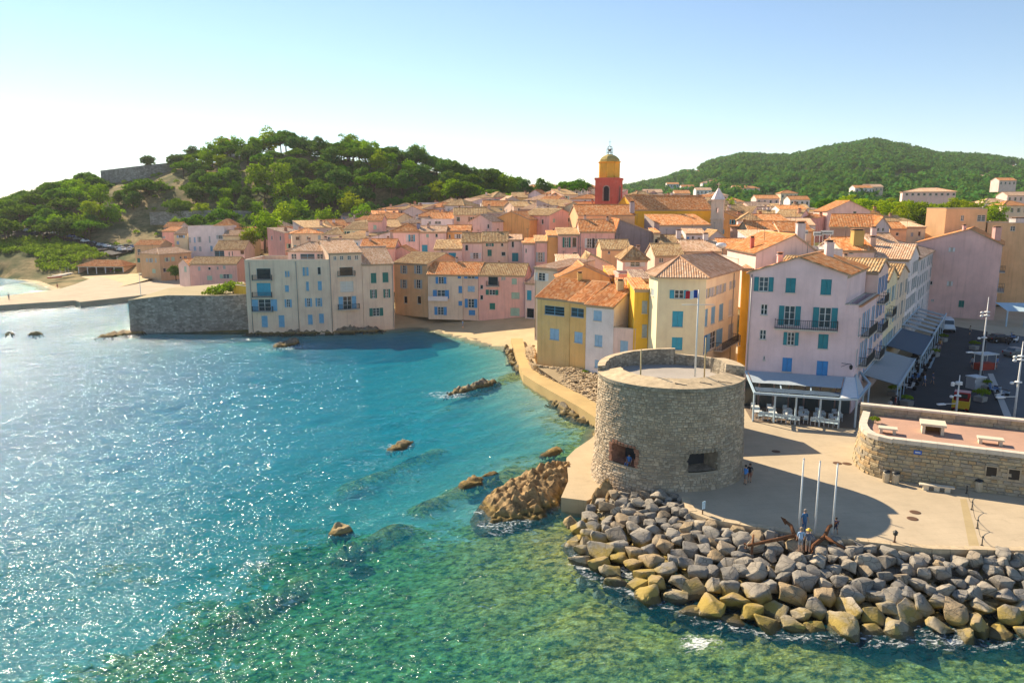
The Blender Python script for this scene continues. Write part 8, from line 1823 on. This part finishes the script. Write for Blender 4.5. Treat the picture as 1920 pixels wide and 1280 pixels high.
# ================================================================== people
def skin_person(label, loc, rz, pose='stand', shirt=(.4, .5, .6), lower=(.15, .16, .2), hair=(.06, .04, .03), hat=None, h=1.72, shorts=True, name='person'):
    s = h / 1.72
    hipz = .92 if pose != 'sit' else .46
    V = [(0, 0, hipz), (0, 0, hipz + .22), (0, .01, hipz + .44), (0, .01, hipz + .53), (0, -.02, hipz + .66), (0, -.03, hipz + .74)]
    E = [(0, 1), (1, 2), (2, 3), (3, 4), (4, 5)]; Rd = [(.15, .11), (.135, .10), (.15, .10), (.055, .055), (.085, .10), (.075, .085)]
    def add(p, rad, par): V.append(p); Rd.append((rad, rad)); E.append((par, len(V) - 1)); return len(V) - 1
    z = hipz
    for sx in (-1, 1):
        if pose == 'sit':
            a = add((sx * .10, -.05, z), .09, 0); b = add((sx * .12, -.45, z + .03), .065, a); c = add((sx * .12, -.5, z - .4), .045, b); add((sx * .12, -.62, z - .43), .04, c)
        else:
            st = .06 * sx if pose == 'walk' else 0
            a = add((sx * .09, 0, z - .08), .095, 0); b = add((sx * .10, st * 2, z - .46), .062, a); c = add((sx * .10, st * 3.4 + .03, z - .84), .042, b); add((sx * .105, st * 3.4 - .10, z - .885), .038, c)
        sh = add((sx * .19, .01, z + .46), .055, 2)
        if pose == 'camera': e = add((sx * .24, -.12, z + .24), .042, sh); w = add((sx * .12, -.32, z + .42), .032, e)
        else: e = add((sx * .25, .02, z + .20), .042, sh); w = add((sx * .25, -.08, z - .03), .032, e)
        hd = add((V[w][0], V[w][1] - .05, V[w][2] - (.07 if pose != 'camera' else -.05)), .034, w)
        for k, (dx, ln) in enumerate(((-.025, .075), (-.009, .085), (.008, .08), (.024, .065))): add((V[hd][0] + dx, V[hd][1] - .02, V[hd][2] - ln * (1 if pose != 'camera' else -.6)), .010, hd)
        add((V[hd][0] - sx * .045, V[hd][1] - .03, V[hd][2] - .02), .012, hd)
    me = bpy.data.meshes.new('b'); me.from_pydata(V, E, []); o = bpy.data.objects.new('b', me); COL.objects.link(o)
    sk = o.modifiers.new('s', 'SKIN'); lay = me.skin_vertices[0].data
    for i, r_ in enumerate(Rd): lay[i].radius = r_
    lay[0].use_root = True; ss = o.modifiers.new('u', 'SUBSURF'); ss.levels = ss.render_levels = 1
    bpy.context.view_layer.update(); dg = bpy.context.evaluated_depsgraph_get(); ev = o.evaluated_get(dg); nm = bpy.data.meshes.new_from_object(ev); bpy.data.objects.remove(o)
    SK = plain('skin', (.50, .29, .19), .6); mats = [SK, plain('shirt', shirt, .85), plain('lower_garment', lower, .85), plain('shoe', (.08, .07, .06), .7)]
    nm.materials.clear(); setmats(nm, mats)
    for p in nm.polygons:
        c = p.center; mi = 0
        if hipz + .02 < c.z < hipz + .52 and abs(c.x) < .21 and c.y > -.14: mi = 1
        elif abs(c.x) >= .15 and hipz + .22 < c.z < hipz + .54: mi = 1
        elif c.z <= hipz + .02 and abs(c.x) < .2 and (c.z > hipz - (.42 if shorts else .84)) and not (abs(c.x) > .175): mi = 2
        if c.z < (.09 if pose != 'sit' else .1): mi = 3
        p.material_index = mi; p.use_smooth = True
    root = empty(name, loc, label, 'person'); root.rotation_euler = (0, 0, rz); root.scale = (s, s, s)
    link(bpy.data.objects.new('body', nm), root)
    hm = MB(); hz_ = hipz + .70
    hm.lathe((0, -.015, hz_), [(.098, -.03), (.112, .02), (.104, .08), (.07, .125), (.0, .14)], 12); link(bpy.data.objects.new('hair', hm.data('hair', plain('hair', hair, .8))), root)
    if hat:
        t_ = MB(); t_.lathe((0, -.02, hz_ + .05), [(.22, -.01), (.22, .0), (.118, .015), (.112, .10), (.0, .12)], 14); link(bpy.data.objects.new('hat', t_.data('hat', plain('hat', hat, .8))), root)
    return root
def pp(px, py, z): p = G(px, py, z); return (p.x, p.y, z)
skin_person('person in a light blue shirt seen from behind between the anchors', pp(1500, 1034, 1.9), math.pi, 'stand', (.36, .52, .75), (.26, .27, .29), (.35, .26, .18), None, 1.75)
skin_person('person in a yellow hat and dark top beside the light blue shirt', pp(1514, 1035, 1.85), math.pi - .4, 'camera', (.10, .12, .18), (.35, .30, .26), (.1, .06, .04), (.62, .42, .08), 1.66)
skin_person('person in blue standing on the shaded quay behind the anchors', pp(1507, 998, QZ), .3, 'stand', (.06, .16, .32), (.07, .14, .28), (.25, .22, .2), None, 1.75, False)
skin_person('child in dark clothes behind the right anchor on the quay', pp(1566, 1001, QZ), -1.0, 'walk', (.03, .04, .10), (.05, .05, .09), (.05, .04, .03), None, 1.25)
skin_person('person in a blue shirt by the foot of the round tower', pp(1397, 908, QZ), -1.2, 'stand', (.10, .30, .70), (.25, .22, .2), (.05, .04, .03), None, 1.7)
skin_person('person in black with a red bag beside the round tower', pp(1405, 904, QZ), -.6, 'stand', (.03, .03, .035), (.30, .12, .08), (.04, .03, .03), None, 1.66)
a_, z_ = hit_tower(1174, 866); skin_person('person in blue sitting in the left gun port of the tower', (TC.x + 5.95 * math.cos(a_), TC.y + 5.95 * math.sin(a_), ports[0][2] + .12 - .36), a_ + math.pi / 2, 'sit', (.06, .18, .45), (.05, .14, .38), (.04, .03, .03), None, 1.6)
skin_person('person in blue walking on the cove beach', pp(868, 616, 1.6), 1.2, 'walk', (.10, .25, .45), (.06, .12, .25), (.05, .04, .03), None, 1.75)
skin_person('pedestrian in pale blue crossing the harbour street', pp(1733, 724, QZ), .8, 'walk', (.25, .40, .60), (.1, .12, .2), (.05, .04, .03), None, 1.7)
skin_person('pedestrian in dark blue following across the harbour street', pp(1748, 720, QZ), .9, 'walk', (.05, .07, .14), (.12, .14, .2), (.05, .04, .03), None, 1.7)
skin_person('person standing on the jetty end at the far left', pp(17, 562, 1.3), .5, 'stand', (.05, .06, .08), (.08, .08, .1), (.05, .04, .03), None, 1.75, False)
skin_person('bather in red standing at the water edge of the far beach', pp(108, 541, .4), .2, 'stand', (.45, .22, .14), (.4, .08, .05), (.05, .04, .03), None, 1.7)
for i, (px, c) in enumerate(((208, (.5, .04, .04)), (215, (.6, .6, .62)), (200, (.15, .2, .4)))): skin_person(f'diner in {["red", "white", "blue"][i]} standing before the beach restaurant', pp(px, 512.5, 1.75), i * 1.1, 'stand', c, (.2, .2, .25), (.05, .04, .03), None, 1.7)
for i, (px, py, c, lab) in enumerate(((1668, 775, (.5, .48, .45), 'pedestrian in white by the near planter of the harbour street'), (1678, 768, (.35, .06, .05), 'pedestrian in red by the near planter of the harbour street'), (1762, 655, (.5, .25, .08), 'pedestrian in orange in front of the slatted terrace roof'), (1757, 662, (.06, .08, .12), 'pedestrian in black in front of the slatted terrace roof'), (1822, 690, (.4, .42, .45), 'shopper in grey at the market stall'), (1868, 690, (.12, .2, .4), 'person in blue walking right of the market stall'), (1818, 628, (.45, .4, .3), 'person in beige at the far end of the harbour street'))):
    skin_person(lab, pp(px, py, QZ), i * 1.3, 'walk' if i % 2 else 'stand', c, (.1 + .05 * (i % 3), .11, .14), (.05, .04, .03), None, 1.7)

# ================================================================== thin summer haze
t = NT('haze_air'); vol = t.n('VolumePrincipled'); vol.inputs['Color'].default_value = (.93, .95, 1.0, 1); vol.inputs['Density'].default_value = 0.00009; vol.inputs['Anisotropy'].default_value = 0.25
t.t.links.new(vol.outputs[0], t.out.inputs['Volume'])
hz = MB(); hz.box((0, 3500, -7), 9600, 9600, 187); tag(hz.build('haze', t.m), 'thin pale summer haze over the bay and hills', 'haze', kind='stuff')
